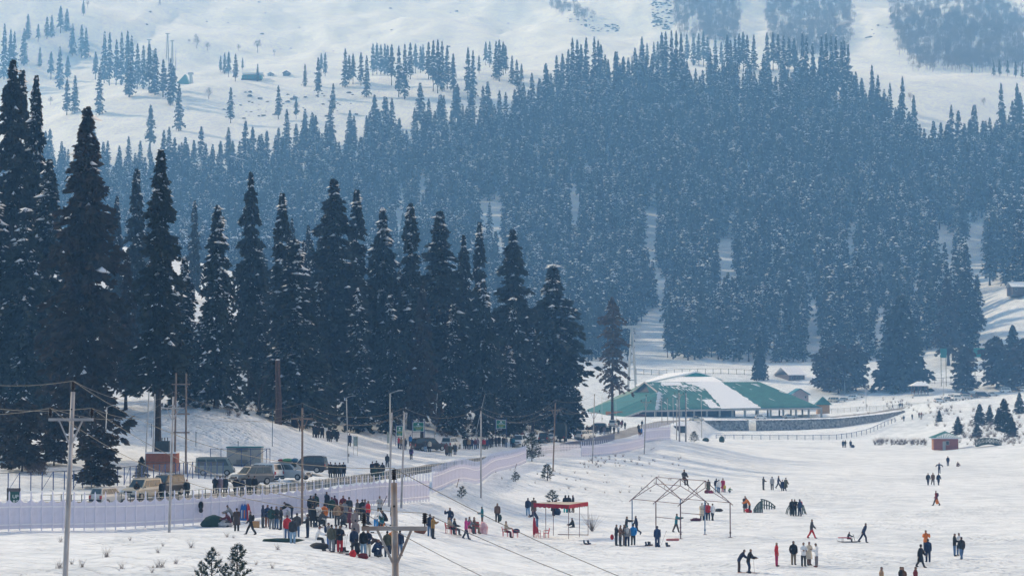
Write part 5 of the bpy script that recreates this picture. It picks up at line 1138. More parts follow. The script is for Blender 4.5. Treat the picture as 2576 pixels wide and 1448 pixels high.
for i, (u, v, h, lab) in enumerate([(495, 122, 36, 'bare round tree beside the open slope, left of three'), (522, 128, 26, 'bare tree right of the round bare tree'), (492, 100, 18, 'small bare tree above the round one'), (648, 132, 40, 'largest bare tree on the open snow below the crest'), (600, 130, 22, 'bare tree behind the restaurant firs'), (690, 138, 16, 'lone little bare tree right of the largest bare tree'), (476, 110, 14, 'tiny bare tree at the left of the bare group'), (185, 265, 32, 'bare tree on the left ridge'), (127, 265, 26, 'bare tree left on the ridge edge'), (525, 250, 36, 'bare tree on the snowy face below the lift station'), (745, 285, 34, 'bare tree among the firs of the lower shoulder'), (415, 190, 24, 'bare tree near the lift pylons'), (220, 20, 22, 'bare tree at the top left edge'), (1380, 210, 30, 'bare tree left of the crest clumps'), (1895, 330, 34, 'bare tree on the right open slope'), (2290, 255, 26, 'bare tree on the right snow face'), (2475, 265, 22, 'bare sapling on the right snow face')]):
    b = far_at(u, v); H = h / F * b.y; o = thing('bare_tree', lab, 'tree', b, i * .7, None, H / 10); link('trunk', BT[i % 3], o); link('crown', BIR[i % 3].data, o)
for i, (u, v, h, lab) in enumerate([(424, 180, 70, 'leafless dead fir trunk, leftmost of the dead group'), (434, 178, 62, 'leafless dead fir trunk in the middle of the dead group'), (442, 176, 56, 'leafless dead fir trunk, rightmost of the dead group')]):
    b = far_at(u, v); H = h / F * b.y; m = MB(); m.tube([(0, 0, -1), (0, 0, H)], [.5, .1], 5); o = thing('dead_tree', lab, 'tree', b); m.obj('trunk', [M_TWIG], o)
# birch woods on the upper right mountain: bare crowns by the thousand
def inpoly(x, y, p):
    c = False; n = len(p)
    for i in range(n):
        (x0, y0), (x1, y1) = p[i], p[i - 1]
        if (y0 > y) != (y1 > y) and x < (x1 - x0) * (y - y0) / (y1 - y0) + x0: c = not c
    return c
WOODS = [([(1695, -40), (1835, -40), (1858, 20), (1862, 70), (1846, 110), (1800, 112), (1740, 100), (1700, 70)], 'left patch of bare grey birch wood on the upper mountain'),
         ([(1925, -40), (2150, -40), (2142, 40), (2140, 90), (2118, 140), (2040, 150), (1960, 130), (1930, 80)], 'middle patch of bare grey birch wood on the upper mountain'),
         ([(2235, -40), (2440, -40), (2600, 60), (2640, 140), (2600, 172), (2400, 182), (2300, 172), (2262, 120), (2240, 40)], 'right patch of bare grey birch wood on the upper mountain'),
         ([(1380, 10), (1420, 12), (1500, 45), (1490, 56), (1400, 35)], 'thin diagonal line of birches high on the open slope')]
gb = random.Random(12)
for poly, lab in WOODS:
    us = [p[0] for p in poly]; vs = [p[1] for p in poly]; pts = []
    tries = int((max(us) - min(us)) * (max(vs) - min(vs)) / 24)
    for _ in range(tries):
        u, v = gb.uniform(min(us), max(us)), gb.uniform(min(vs), max(vs))
        if not inpoly(u + gb.gauss(0, 9), v + gb.gauss(0, 8), poly): continue
        if vnoise(np.array([u / 9.0]), np.array([v / 22.0]))[0] < .30 * gb.random() + .10: continue
        q = far_at(u, v); pts.append([q.x, q.y, q.z, gb.uniform(.8, 1.5), gb.uniform(0, 6.28), gb.randrange(3)])
    if pts: scatter('birch_wood', BIR, pts, lab, 'wood')
# rocks breaking through the snow
M_ROCK = mat('dark_rock', (.06, .06, .07), .95, col2=(.18, .17, .17), scale=.2); gr = random.Random(3)
RK = MB(); RK.blob((0, 0, 0), (1.4, 1.0, .6), 6, 4, 0, .3, gr); ME_ROCK = RK.obj('rk', [M_ROCK]); me_rock = ME_ROCK.data; bpy.data.objects.remove(ME_ROCK); rock_o = bpy.data.objects.new('rock_source', me_rock)
pts = []
for (u0, u1, v0, v1, n) in [(1460, 1560, 62, 80, 60), (1640, 1690, 0, 75, 150), (1420, 1500, 25, 55, 25), (300, 1300, 5, 140, 40), (560, 900, 225, 300, 60), (2180, 2330, 60, 110, 25)]:
    for _ in range(n):
        q = far_at(gr.uniform(u0, u1), gr.uniform(v0, v1)); pts.append([q.x, q.y, q.z, gr.uniform(.3, 1.0) ** 2 * 2.2, gr.uniform(0, 6.28), 0])
scatter('rock_outcrops', [rock_o], pts, 'dark rocks breaking through the snow on the upper slopes', 'rocks')
# dry scrub at the wood's edge and on the banks
def scrub_proto(seed):
    g = random.Random(seed); m = MB()
    for k in range(26):
        a = g.uniform(0, 6.28); t = g.uniform(.15, .9); l = g.uniform(.35, 1.0); m.tube([(g.uniform(-.3, .3), g.uniform(-.3, .3), -.05), (math.cos(a) * t * l, math.sin(a) * t * l, l)], [.012, .004], 3, cap=False)
    me = m.mesh('scrub', [mat('dry_scrub', (.10, .07, .06), .95, var=.4)]); return bpy.data.objects.new('scrub', me)
SCR = [scrub_proto(i) for i in range(3)]; pts = []
def scrub_area(u0, u1, v0, v1, n, s0, s1):
    for _ in range(n):
        q = hit(gr.uniform(u0, u1), gr.uniform(v0, v1))
        if road_info(np.array([q.x]), np.array([q.y]))[0][0] < ROAD_W + .8: continue
        pts.append([q.x, q.y, q.z, gr.uniform(s0, s1), gr.uniform(0, 6.28), gr.randrange(3)])
scrub_area(560, 760, 985, 1050, 60, .8, 1.6); scrub_area(1100, 1240, 1060, 1100, 90, .8, 1.8); scrub_area(940, 1090, 1030, 1075, 60, .8, 1.7); scrub_area(1290, 1380, 1065, 1095, 40, .7, 1.4); scrub_area(1450, 1720, 1145, 1175, 40, .3, .7); scrub_area(0, 500, 1345, 1440, 15, .2, .75); scrub_area(500, 700, 1350, 1440, 10, .3, .6)
scrub_area(1150, 1700, 1180, 1240, 45, .2, .5); scrub_area(2200, 2330, 1108, 1120, 80, .8, 1.5); scrub_area(2400, 2576, 1060, 1120, 110, .8, 1.7); scrub_area(2330, 2576, 1020, 1080, 60, .8, 1.5); scrub_area(60, 110, 1175, 1195, 14, 1, 1.6); scrub_area(2150, 2400, 1000, 1060, 60, .8, 1.6)
scatter('dry_scrub', SCR, pts, 'brown dry scrub and grass stalks poking out of the snow', 'scrub')
# ================================================================== vehicles
M_TYRE = mat('tyre', (.012, .012, .013), .85); M_RIM = mat('rim', (.32, .33, .34), .4, metal=.6); M_TAIL = mat('tail_light', (.35, .02, .02), .3); M_HEAD = mat('head_light', (.65, .68, .7), .15); M_PLATE = mat('plate', (.6, .6, .55), .5); M_TRIM = mat('car_trim', (.02, .02, .022), .5)
def paint(name, c): return mat('paint_' + name, c, .28, var=.05, scale=1, spec=.5)
CAR_ME = {}
def car_meshes(kind):
    """shared meshes for a body type; x forward, wheels on z=0"""
    if kind in CAR_ME: return CAR_ME[kind]
    L, W, H, belt, hood, c0, c1, r0, r1, wr = {'hatch': (3.5, 1.5, 1.48, .92, .86, -1.68, .95, -1.5, .28, .28), 'sedan': (4.4, 1.7, 1.45, .92, .90, -1.55, 1.05, -.95, .25, .30), 'suv': (4.5, 1.82, 1.85, 1.10, 1.08, -2.18, 1.15, -2.0, .45, .37), 'mpv': (4.7, 1.8, 1.78, 1.05, 1.0, -2.28, 1.35, -2.05, .45, .34),
        'big_suv': (5.4, 2.05, 1.9, 1.15, 1.12, -2.62, 1.25, -2.45, .55, .40), 'van': (4.2, 1.65, 1.9, 1.0, .95, -2.05, 1.85, -2.0, 1.35, .32), 'jeep': (4.2, 1.75, 1.95, 1.15, 1.12, -2.05, .75, -2.0, .55, .38)}[kind]
    w = W / 2; b = MB()
    # lower body lofted along its length
    st = [(-L / 2, .45, .80 * belt, .86), (-L / 2 + .06, .32, belt * .97, .95), (-L * .30, .26, belt, 1.0), (0, .24, belt, 1.0), (c1, .24, belt, 1.0), (L / 2 - .45, .26, hood * .97, .98), (L / 2 - .10, .32, hood * .86, .92), (L / 2, .42, hood * .66, .84)]
    rings = []
    for x, zb, zt, k in st: rings.append([(x, -w * k * .9, zb), (x, -w * k, zb + .14), (x, -w * k, zt - .16), (x, -w * k * .88, zt), (x, w * k * .88, zt), (x, w * k, zt - .16), (x, w * k, zb + .14), (x, w * k * .9, zb)])
    vs = [p for r in rings for p in r]; fs = []
    for i in range(len(rings) - 1):
        for j in range(8): fs.append((i * 8 + j, (i + 1) * 8 + j, (i + 1) * 8 + (j + 1) % 8, i * 8 + (j + 1) % 8))
    fs += [tuple(range(8)), tuple((len(rings) - 1) * 8 + j for j in range(7, -1, -1))]; b.add(vs, fs)
    # cabin frustum
    B = [(c0, -w * .88, belt - .02), (c1, -w * .88, belt - .02), (c1, w * .88, belt - .02), (c0, w * .88, belt - .02)]; T = [(r0, -w * .74, H), (r1, -w * .74, H), (r1, w * .74, H), (r0, w * .74, H)]
    m0, m1 = [(r0 + r1) / 2] * 2
    b.add(B + T + [((r0 + r1) / 2, 0, H + .05)], [(0, 1, 5, 4), (1, 2, 6, 5), (2, 3, 7, 6), (3, 0, 4, 7), (4, 5, 8), (5, 6, 8), (6, 7, 8), (7, 4, 8)])
    for sx in (-1, 1): b.tube([(r0 + .2, sx * w * .68, H + .07), (r1 - .1, sx * w * .68, H + .07)], .02, 4)
    me = {'body': b}
    def quad(a, c, d, e, i0, i1, j0, j1, off):
        a, c, d, e = map(Vector, (a, c, d, e)); n = (c - a).cross(e - a).normalized() * off; f = lambda i, j: a.lerp(c, i).lerp(e.lerp(d, i), j) + n
        return [f(i0, j0), f(i1, j0), f(i1, j1), f(i0, j1)]
    def win(pts): m = MB(); n = (pts[1] - pts[0]).cross(pts[3] - pts[0]).normalized() * .012; m.prism(pts, (0, 0, 0), n); return m
    ws = [win(quad(B[1], B[2], T[2], T[1], .06, .94, .1, .92, .006)), win(quad(B[3], B[0], T[0], T[3], .08, .92, .18, .9, .006))]
    for (p, q, r, s) in ((B[0], B[1], T[1], T[0]), (B[2], B[3], T[3], T[2])):
        for i0, i1 in ((.05, .30), (.33, .60), (.63, .93)) if kind != 'sedan' else ((.10, .48), (.52, .90)): ws.append(win(quad(p, q, r, s, i0, i1, .12, .86, .006)))
    me['wins'] = [m.mesh('window', [M_GLASS]) for m in ws]
    t = MB(); t.tube([(0, -.09, 0), (0, .09, 0)], wr, 16); t.tube([(0, -.10, 0), (0, .10, 0)], wr * .9, 16); rm = MB(); rm.tube([(0, -.105, 0), (0, .105, 0)], wr * .62, 10)
    me['tyre'] = t.mesh('tyre', [M_TYRE]); me['rim'] = rm.mesh('rim', [M_RIM]); me['wheels'] = [(x, y * (w - .07), wr) for x in (-L * .29, L * .32) for y in (-1, 1)]
    a = MB(); a.box((0, 0, 0), (.07, .22, .30 if kind != 'sedan' else .16)); me['tail'] = a.mesh('tail_light', [M_TAIL]); a = MB(); a.box((0, 0, 0), (.10, .34, .15)); me['head'] = a.mesh('headlight', [M_HEAD]); a = MB(); a.box((0, 0, 0), (.02, .5, .12)); me['plate'] = a.mesh('number_plate', [M_PLATE])
    a = MB(); a.box((-L / 2 + .02, 0, .46), (.12, W * .86, .18)); a.box((L / 2 - .02, 0, .44), (.12, W * .82, .18)); me['bump'] = a
    a = MB(); a.box((L / 2 - .02, 0, hood * .70), (.06, W * .45, .18)); me['grille'] = a.mesh('grille', [M_TRIM]); a = MB(); a.box((0, 0, 0), (.12, .2, .13)); me['mirror'] = a
    me['dim'] = (L, W, H, belt, hood, c1); me['body_me'] = b.mesh('body', [M_TRIM]); me['bump_me'] = me['bump'].mesh('bumper', [M_TRIM]); me['mir_me'] = me['mirror'].mesh('mirror', [M_TRIM]); CAR_ME[kind] = me; return me
def setmat(o, m):
    o.material_slots[0].link = 'OBJECT'; o.material_slots[0].material = m; return o
def vehicle(kind, label, loc, head, p, group='cars parked along the road', cat='car', scale=1.0):
    me = car_meshes(kind); L, W, H, belt, hood, c1 = me['dim']; o = thing('parked_car', label, cat, loc, R_(head), group, scale)
    setmat(link('body', me['body_me'], o), p)
    for m in me['wins']: link('window', m, o)
    for q in me['wheels']: wh = link('wheel', me['tyre'], o, q); link('rim', me['rim'], wh)
    for y in (-1, 1): link('tail_light', me['tail'], o, (-L / 2 + .03, y * (W / 2 - .17), belt * .80)); link('headlight', me['head'], o, (L / 2 - .08, y * (W / 2 - .28), hood * .76)); setmat(link('mirror', me['mir_me'], o, (c1 - .25, y * (W / 2 + .05), belt + .08)), p)
    link('number_plate', me['plate'], o, (-L / 2 - .035, 0, .62)); link('number_plate', me['plate'], o, (L / 2 + .045, 0, .45)); link('bumper', me['bump_me'], o); link('grille', me['grille'], o)
    return o
def vsrc(kind, label, x0, x1, yb, head, p, D=None, **kw):
    u = (x0 + x1) / 2 * KP; q = hit(u, yb * KP) if D is None else at(u, D); L, W = car_meshes(kind)['dim'][:2]
    # the picture shows the near edge of the footprint: step back by half the depth
    dep = abs(math.sin(R_(head))) * L / 2 + abs(math.cos(R_(head))) * W / 2; y = q.y + dep * (.9 if D is None else 0); x = q.x * y / q.y
    return vehicle(kind, label, (x, y, ground(x, y) + .03), head, p, **kw)
SILV, BEIGE, BLACK, GREY, WHITE, DGREY, NAVYP, CREAM = paint('silver', (.42, .44, .45)), paint('beige', (.44, .41, .34)), paint('black', (.015, .017, .02)), paint('grey', (.12, .13, .14)), paint('white', (.72, .73, .73)), paint('dark_grey', (.035, .04, .05)), paint('navy', (.02, .03, .06)), paint('cream', (.55, .50, .40))
vsrc('hatch', 'silver hatchback seen from behind at the left of the car park', 358, 456, 1886, 62, SILV); vsrc('suv', 'beige SUV facing the camera with its door open', 474, 590, 1878, 248, BEIGE)
vsrc('suv', 'black SUV standing behind the beige one', 562, 676, 1866, 245, BLACK); vsrc('suv', 'grey SUV facing left with people standing in front of it', 885, 999, 1830, 222, GREY)
vsrc('mpv', 'white people carrier seen from its rear corner behind the grey SUV', 912, 1047, 1806, 152, WHITE); vsrc('mpv', 'silver people carrier with luggage on its roof', 1040, 1131, 1806, -24, SILV)
vsrc('suv', 'dark SUV parked side-on at the foot of the snow bank', 1080, 1229, 1777, 170, DGREY); vsrc('van', 'grey-green van behind the chain-link fence', 766, 855, 1793, 4, paint('greygreen', (.20, .24, .23)), D=208)
vsrc('big_suv', 'long black SUV parked below the large notice board', 1549, 1669, 1694, 28, BLACK); vsrc('suv', 'pale SUV seen from behind beside the black one', 1667, 1716, 1688, 70, SILV)
vsrc('jeep', 'white jeep facing the camera beside the young pine', 1925, 1966, 1678, 262, WHITE); vsrc('mpv', 'black people carrier with red lamps seen from behind', 2018, 2063, 1662, 84, BLACK); vsrc('sedan', 'white sedan right of the black people carrier', 2052, 2082, 1658, 80, WHITE)
vsrc('suv', 'white car driving away, nearer of the two white rears', 2164, 2204, 1650, 66, WHITE); vsrc('hatch', 'white car driving away, farther of the two white rears', 2194, 2226, 1643, 66, WHITE)
vsrc('big_suv', 'dark pickup parked under the firs by the hoarding', 2084, 2130, 1607, 172, DGREY); vsrc('suv', 'dark SUV in the crowd near the far bend', 2210, 2264, 1620, 165, NAVYP); vsrc('suv', 'pale SUV seen from behind at the far bend', 2285, 2314, 1604, 80, SILV)
UG = 'cars on the upper road and car park'
vsrc('sedan', 'cream sedan on the upper road before the blue tarpaulin', 2586, 2640, 1581, 2, CREAM, group=UG); vsrc('hatch', 'white hatchback in the middle of the upper road', 2834, 2872, 1575, 6, WHITE, group=UG); vsrc('sedan', 'silver sedan on the upper road near the right end of the pavilion', 2938, 2984, 1569, 6, SILV, group=UG)
for x0, x1, y, h, k, p, lab in [(3506, 3540, 1510, 15, 'hatch', WHITE, 'white hatchback at the left end of the upper car park'), (3537, 3574, 1505, 20, 'sedan', SILV, 'silver sedan second in the upper car park'), (3555, 3590, 1494, 25, 'hatch', WHITE, 'white hatchback in the back row of the upper car park'), (3574, 3609, 1501, 25, 'suv', WHITE, 'white SUV in the middle of the upper car park'), (3606, 3643, 1498, 25, 'mpv', SILV, 'silver people carrier in the upper car park'), (3610, 3632, 1482, 5, 'hatch', NAVYP, 'small dark blue car behind the upper car park row'), (3636, 3668, 1494, 30, 'hatch', DGREY, 'dark hatchback left of the dark SUV'), (3660, 3712, 1490, 8, 'big_suv', NAVYP, 'large dark SUV in the upper car park'), (3700, 3741, 1485, 8, 'sedan', SILV, 'grey sedan right of the large dark SUV'), (3752, 3790, 1472, 10, 'van', WHITE, 'white van on the road at the right edge'), (3788, 3820, 1469, 10, 'sedan', DGREY, 'dark sedan behind the white van'), (3820, 3860, 1467, 10, 'hatch', WHITE, 'white car cut by the right edge'), (3112, 3137, 1509, 200, 'van', CREAM, 'cream minibus among the pines right of the pavilion'), (3143, 3170, 1506, 170, 'hatch', SILV, 'silver car beside the cream minibus'), (3175, 3206, 1500, 170, 'suv', WHITE, 'white SUV third among the pines right of the pavilion'), (3209, 3236, 1492, 160, 'hatch', WHITE, 'snow-covered white car under the pines')]:
    vsrc(k, lab, x0, x1, y, h, p, group=UG)
# canvas truck
q = hit(2103 * KP, 1658 * KP); tk = thing('truck', 'dark canvas-covered truck with people beside the road', 'truck', (q.x, q.y + 2, ground(q.x, q.y + 2) + .03), R_(84)); M_CANV = mat('canvas', (.03, .045, .05), .9, var=.3, scale=1, bump=.03, bscale=2)
m = MB(); m.box((-.6, 0, 2.0), (3.4, 2.2, 2.2)); m.box((-.6, 0, 3.2), (3.3, 1.8, .3)); m.obj('canopy', [M_CANV], tk); m = MB(); m.box((1.9, 0, 1.6), (1.5, 2.0, 1.7)); m.obj('cab', [DGREY], tk); m = MB(); m.box((0, 0, .75), (5.2, 2.0, .35)); m.obj('chassis', [M_TRIM], tk)
wm = MB(); wm.tube([(0, -.14, 0), (0, .14, 0)], .48, 14); wme = wm.mesh('wheel', [M_TYRE])
for x in (-1.7, 1.7):
    for y in (-.9, .9): link('wheel', wme, tk, (x, y, .48))
for y in (-.8, .8): link('tail_light', CAR_ME['suv']['tail'], tk, (-2.62, y, .9))
# roof luggage of the silver people carrier
q = hit(1085 * KP, 1806 * KP); sc = [o for o in bpy.data.objects if o.get('label') == 'silver people carrier with luggage on its roof'][0].location
lg = thing('luggage', 'green and blue luggage strapped on the silver people carrier', 'luggage', (sc.x, sc.y, sc.z + 1.86), R_(-24))
m = MB(); m.blob((-.2, 0, .22), (.75, .4, .22), 10, 6); m.obj('green_bag', [mat('bag_green', (.12, .32, .16), .6)], lg, True); m = MB(); m.blob((.65, 0, .24), (.4, .42, .24), 8, 6); m.obj('blue_bag', [mat('bag_blue', (.02, .12, .2), .6)], lg, True); m = MB(); m.blob((-1.05, 0, .18), (.4, .3, .18), 8, 5); m.obj('red_bag', [mat('bag_red', (.25, .02, .03), .6)], lg, True)
m = MB(); m.box((-.2, 0, -.02), (2.2, 1.2, .05)); m.obj('rack', [M_TRIM], lg)
# ================================================================== people
S_ = math.sin; C_ = math.cos
def pose_skel(lean=0, legL=(0, 0), legR=(0, 0), armL=(.05, .12, .15), armR=(.05, .12, .15), inw=0.0, seat=None, side=0.0, head=0.0):
    """joint positions; the figure faces -Y. legs (hip, knee), arms (pitch, abduct, elbow) in radians"""
    J = {}; E = []; pel = Vector((0, 0, .95)); up = Vector((S_(side), -S_(lean), C_(lean)))
    J['pel'] = (pel, .125, .10); J['bel'] = (pel + up * .18, .125, .095); J['che'] = (pel + up * .38, .150, .105); J['nek0'] = (pel + up * .53, .075, .07)
    hu = Vector((S_(side), -S_(lean * .6 + head), C_(lean * .6 + head))); n = J['nek0'][0]
    J['nek'] = (n + hu * .06, .052, .052); J['jaw'] = (n + hu * .13 + Vector((0, -.012, 0)), .070, .078); J['mid'] = (n + hu * .21, .082, .095); J['cro'] = (n + hu * .285, .058, .068)
    E += [('pel', 'bel'), ('bel', 'che'), ('che', 'nek0'), ('nek0', 'nek'), ('nek', 'jaw'), ('jaw', 'mid'), ('mid', 'cro')]
    for s, k, (h, kn) in ((-1, 'L', legL), (1, 'R', legR)):
        hip = pel + Vector((s * .095, 0, -.06)); kd = Vector((s * .05, -S_(h), -C_(h))); sd = Vector((s * .0, -S_(h - kn), -C_(h - kn)))
        kne = hip + kd * .43; ank = kne + sd * .40; fwd = Vector((0, -1, 0)) if abs(h - kn) < 1.0 else Vector((0, -C_(h - kn), S_(h - kn)))
        if seat is not None and h > 1: fwd = Vector((0, -1, 0))
        J['hip' + k] = (hip, .088, .092); J['kne' + k] = (kne, .060, .062); J['ank' + k] = (ank, .045, .048); J['toe' + k] = (ank + fwd * .17 + Vector((s * .03, 0, -.05)), .045, .032)
        E += [('pel', 'hip' + k), ('hip' + k, 'kne' + k), ('kne' + k, 'ank' + k), ('ank' + k, 'toe' + k)]
    for s, k, (p, a, e) in ((-1, 'L', armL), (1, 'R', armR)):
        sh = J['che'][0] + up * .08 + Vector((s * .185, 0, 0)); pp = p + lean * .9
        ud = Vector((s * S_(a), -S_(p) * C_(a), -C_(p) * C_(a))); fd = Vector((s * S_(a) * .5 - s * inw, -S_(p + e), -C_(p + e))).normalized()
        elb = sh + ud * .28; wri = elb + fd * .24; hd = wri + fd * .09
        J['sho' + k] = (sh, .066, .066); J['elb' + k] = (elb, .046, .046); J['wri' + k] = (wri, .030, .034); J['han' + k] = (hd, .022, .040)
        E += [('che', 'sho' + k), ('sho' + k, 'elb' + k), ('elb' + k, 'wri' + k), ('wri' + k, 'han' + k)]
    lo = min(J[q][0].z for q in ('toeL', 'toeR', 'ankL', 'ankR')) - .035
    if seat == 'ground': lo = J['pel'][0].z - .11
    elif seat is not None: lo = J['pel'][0].z - seat - .10
    for q in J: J[q] = (J[q][0] - Vector((0, 0, lo)), J[q][1], J[q][2])
    return J, E
POSES = {
 'stand': dict(), 'stand_front': dict(armL=(.35, .12, 1.35), armR=(.35, .12, 1.2), inw=.45, head=.15), 'pockets': dict(armL=(-.15, .28, .55), armR=(-.15, .28, .55), inw=.25), 'relaxed': dict(legL=(.12, .05), legR=(-.06, .03), armL=(.1, .14, .3), armR=(-.05, .15, .2), head=.1),
 'walk': dict(legL=(.48, .12), legR=(-.34, .28), armL=(-.35, .1, .3), armR=(.4, .1, .4), lean=.08), 'walk_b': dict(legL=(-.25, .75), legR=(.2, .05), armL=(.3, .1, .4), armR=(-.3, .1, .3), lean=.1), 'stride': dict(legL=(.42, .02), legR=(-.40, .08), armL=(.1, .2, .3), armR=(.1, .2, .3)),
 'tow': dict(lean=.38, legL=(.5, .45), legR=(-.45, .2), armL=(-.6, .1, .2), armR=(-.6, .1, .2), head=-.2), 'bend': dict(lean=1.15, legL=(.05, .15), legR=(.1, .1), armL=(.9, .1, .25), armR=(.8, .1, .3), head=.2), 'bend_half': dict(lean=.65, legL=(.1, .15), legR=(0, .1), armL=(.8, .1, .5), armR=(.7, .1, .5)),
 'phone': dict(armL=(.55, .1, 1.5), armR=(.55, .1, 1.5), inw=.35, head=.3), 'call': dict(armL=(.05, .12, .2), armR=(.7, .3, 2.1), legL=(.35, .1), legR=(-.25, .3)), 'salute': dict(armL=(.5, .95, 2.3), armR=(.0, .35, .15), inw=.5), 'arms_out': dict(armL=(.1, 1.25, .15), armR=(.1, 1.25, .15)),
 'push': dict(armL=(1.5, .15, .1), armR=(1.2, .1, .5), legL=(.35, .1), legR=(-.35, .1), lean=.12), 'photo': dict(armL=(.9, .25, 1.7), armR=(.9, .25, 1.7), inw=.35), 'sit': dict(legL=(1.45, 1.45), legR=(1.4, 1.35), seat=.43, armL=(.5, .1, .9), armR=(.5, .1, .9), inw=.2, lean=.06), 'sit_ground': dict(legL=(1.35, .5), legR=(1.5, 1.0), seat='ground', armL=(.6, .1, .7), armR=(.6, .1, .7), lean=.25),
 'sit_low': dict(legL=(1.5, 1.35), legR=(1.5, 1.2), seat=.36, armL=(.9, .1, .4), armR=(.9, .1, .4), lean=.35), 'crouch': dict(legL=(1.75, 2.3), legR=(1.5, 2.2), lean=.6, armL=(.9, .1, .6), armR=(.9, .1, .6)), 'kneel': dict(legL=(1.2, 2.4), legR=(1.5, 1.7), lean=.5, armL=(.8, .1, .6), armR=(.8, .1, .6)),
 'climb': dict(legL=(.6, .9), legR=(.1, .2), armL=(2.0, .2, .7), armR=(1.7, .2, .9), lean=-.05), 'ski': dict(lean=.35, legL=(.3, .45), legR=(.25, .4), armL=(.6, .15, .8), armR=(.6, .15, .8), head=-.1), 'point': dict(armL=(.1, .1, .2), armR=(.2, 1.35, .1))}
def seg_d(p, a, b):
    t = max(0, min(1, (p - a).dot(b - a) / max(1e-9, (b - a).length_squared))); return (p - a - (b - a) * t).length
PM = {}
BLANK = mat('skin_tone', (.26, .15, .10), .6, var=.06, scale=6)
def build_pose(name):
    if name in PM: return PM[name]
    J, E = pose_skel(**POSES[name]); keys = list(J); ix = {k: i for i, k in enumerate(keys)}
    me = bpy.data.meshes.new('p'); me.from_pydata([tuple(J[k][0]) for k in keys], [(ix[a], ix[b]) for a, b in E], []); ob = bpy.data.objects.new('p', me); COL.objects.link(ob)
    ob.modifiers.new('skin', 'SKIN').use_smooth_shade = True; sk = me.skin_vertices[0].data
    for k in keys: sk[ix[k]].radius = (J[k][1], J[k][2]); sk[ix[k]].use_root = (k == 'pel')
    ss = ob.modifiers.new('s', 'SUBSURF'); ss.levels = 1; ss.render_levels = 1
    bpy.context.view_layer.update(); full = bpy.data.meshes.new_from_object(ob.evaluated_get(bpy.context.evaluated_depsgraph_get())); bpy.data.objects.remove(ob)
    P3 = np.array([tuple(v.co) for v in full.vertices]); Nn = np.array([tuple(v.normal) for v in full.vertices]); faces = [tuple(f.vertices) for f in full.polygons]
    segs = []
    for a, b in E:
        r = 'torso'
        if b in ('jaw', 'mid', 'cro') : r = 'head'
        elif b == 'nek': r = 'neck'
        elif b.startswith('han'): r = 'hand'
        elif b[:3] in ('sho', 'elb', 'wri'): r = 'arm'
        elif b[:3] in ('kne', 'ank'): r = 'leg'
        elif b[:3] == 'hip': r = 'hips'
        elif b[:3] == 'toe': r = 'foot'
        segs.append((J[a][0], J[b][0], r, (J[a][1] + J[b][1]) / 2))
    reg = []
    for f in faces:
        c = Vector(P3[list(f)].mean(0)); reg.append(min(segs, key=lambda s: seg_d(c, s[0], s[1]) - s[3])[2])
    def sub(nm, rs, push, extra=None):
        idx = [i for i, f in enumerate(faces) if reg[i] in rs and (extra is None or extra(Vector(P3[list(f)].mean(0))))]; used = sorted({v for i in idx for v in faces[i]}); mp = {v: j for j, v in enumerate(used)}
        m = bpy.data.meshes.new(nm); m.from_pydata([tuple(P3[v] + Nn[v] * push) for v in used], [], [tuple(mp[v] for v in faces[i]) for i in idx]); m.materials.append(BLANK); m.polygons.foreach_set('use_smooth', [True] * len(m.polygons)); return m
    # the body: the skin surface plus fingers, nose and ears growing out of it
    mb = MB(); mb.add([tuple(p) for p in P3], faces)
    for k, s in (('L', -1), ('R', 1)):
        h = J['han' + k][0]; d = (h - J['wri' + k][0]).normalized(); x = d.cross(Vector((s, .3, .2))).normalized()
        for i, l in enumerate((.062, .072, .068, .052)):
            b0 = h + x * (i - 1.5) * .018 - d * .01; cl = Vector((0, -.35, -.2)); mb.tube([b0, b0 + d * l * .5, b0 + (d * .8 + cl * .5).normalized() * l], [.009, .0085, .007], 4)
        b0 = J['wri' + k][0] + d * .03 + x * -.03; mb.tube([b0, b0 - x * .025 + d * .02, b0 - x * .03 + d * .055], [.011, .010, .008], 4)
    hm, hj = J['mid'][0], J['jaw'][0]; fw = Vector((0, -1, 0)); mb.add([hm + fw * .085 + Vector((0, 0, .005)), (hm + hj) / 2 + fw * .12, (hm + hj) / 2 + fw * .085 + Vector((.018, 0, -.01)), (hm + hj) / 2 + fw * .085 + Vector((-.018, 0, -.01))], [(0, 2, 1), (0, 1, 3), (1, 2, 3)])
    for s in (-1, 1): mb.blob(hm + Vector((s * .085, .01, -.025)), (.012, .022, .032), 5, 4)
    top = J['mid'][0].z - .01; up = (J['cro'][0] - J['jaw'][0]).normalized(); mid = J['mid'][0]
    R = {'body': mb.mesh('body', [BLANK], True), 'jacket': sub('jacket', ('torso', 'arm', 'hips'), .042, lambda c: True), 'trousers': sub('trousers', ('leg', 'hips'), .03), 'shoes': sub('shoe', ('foot',), .022),
         'hair': sub('hair', ('head',), .014, lambda c: (c - mid).dot(up) > .015 + max(0, -(c.y - mid.y)) * .55 or (c.y - mid.y > .03 and (c - mid).dot(up) > -.09)), 'hood': sub('hood', ('head', 'neck'), .026, lambda c: (c.y - mid.y) > -.055 or (c - mid).dot(up) > .05), 'gloves': sub('glove', ('hand',), .008)}
    # long cloak hanging from the shoulders
    n = 14; rings = []; pel = J['pel'][0]; che = J['che'][0]; axis = [(J['nek0'][0] + Vector((0, 0, .01)), .085, .08), (che + (J['nek0'][0] - che) * .55, .21, .13), (che, .23, .15), (J['bel'][0], .215, .16), (pel, .235, .185), (pel + Vector((0, -.02, -.25)), .265, .215), (pel + Vector((0, -.02, -.47)), .285, .235)]
    g = random.Random(len(name))
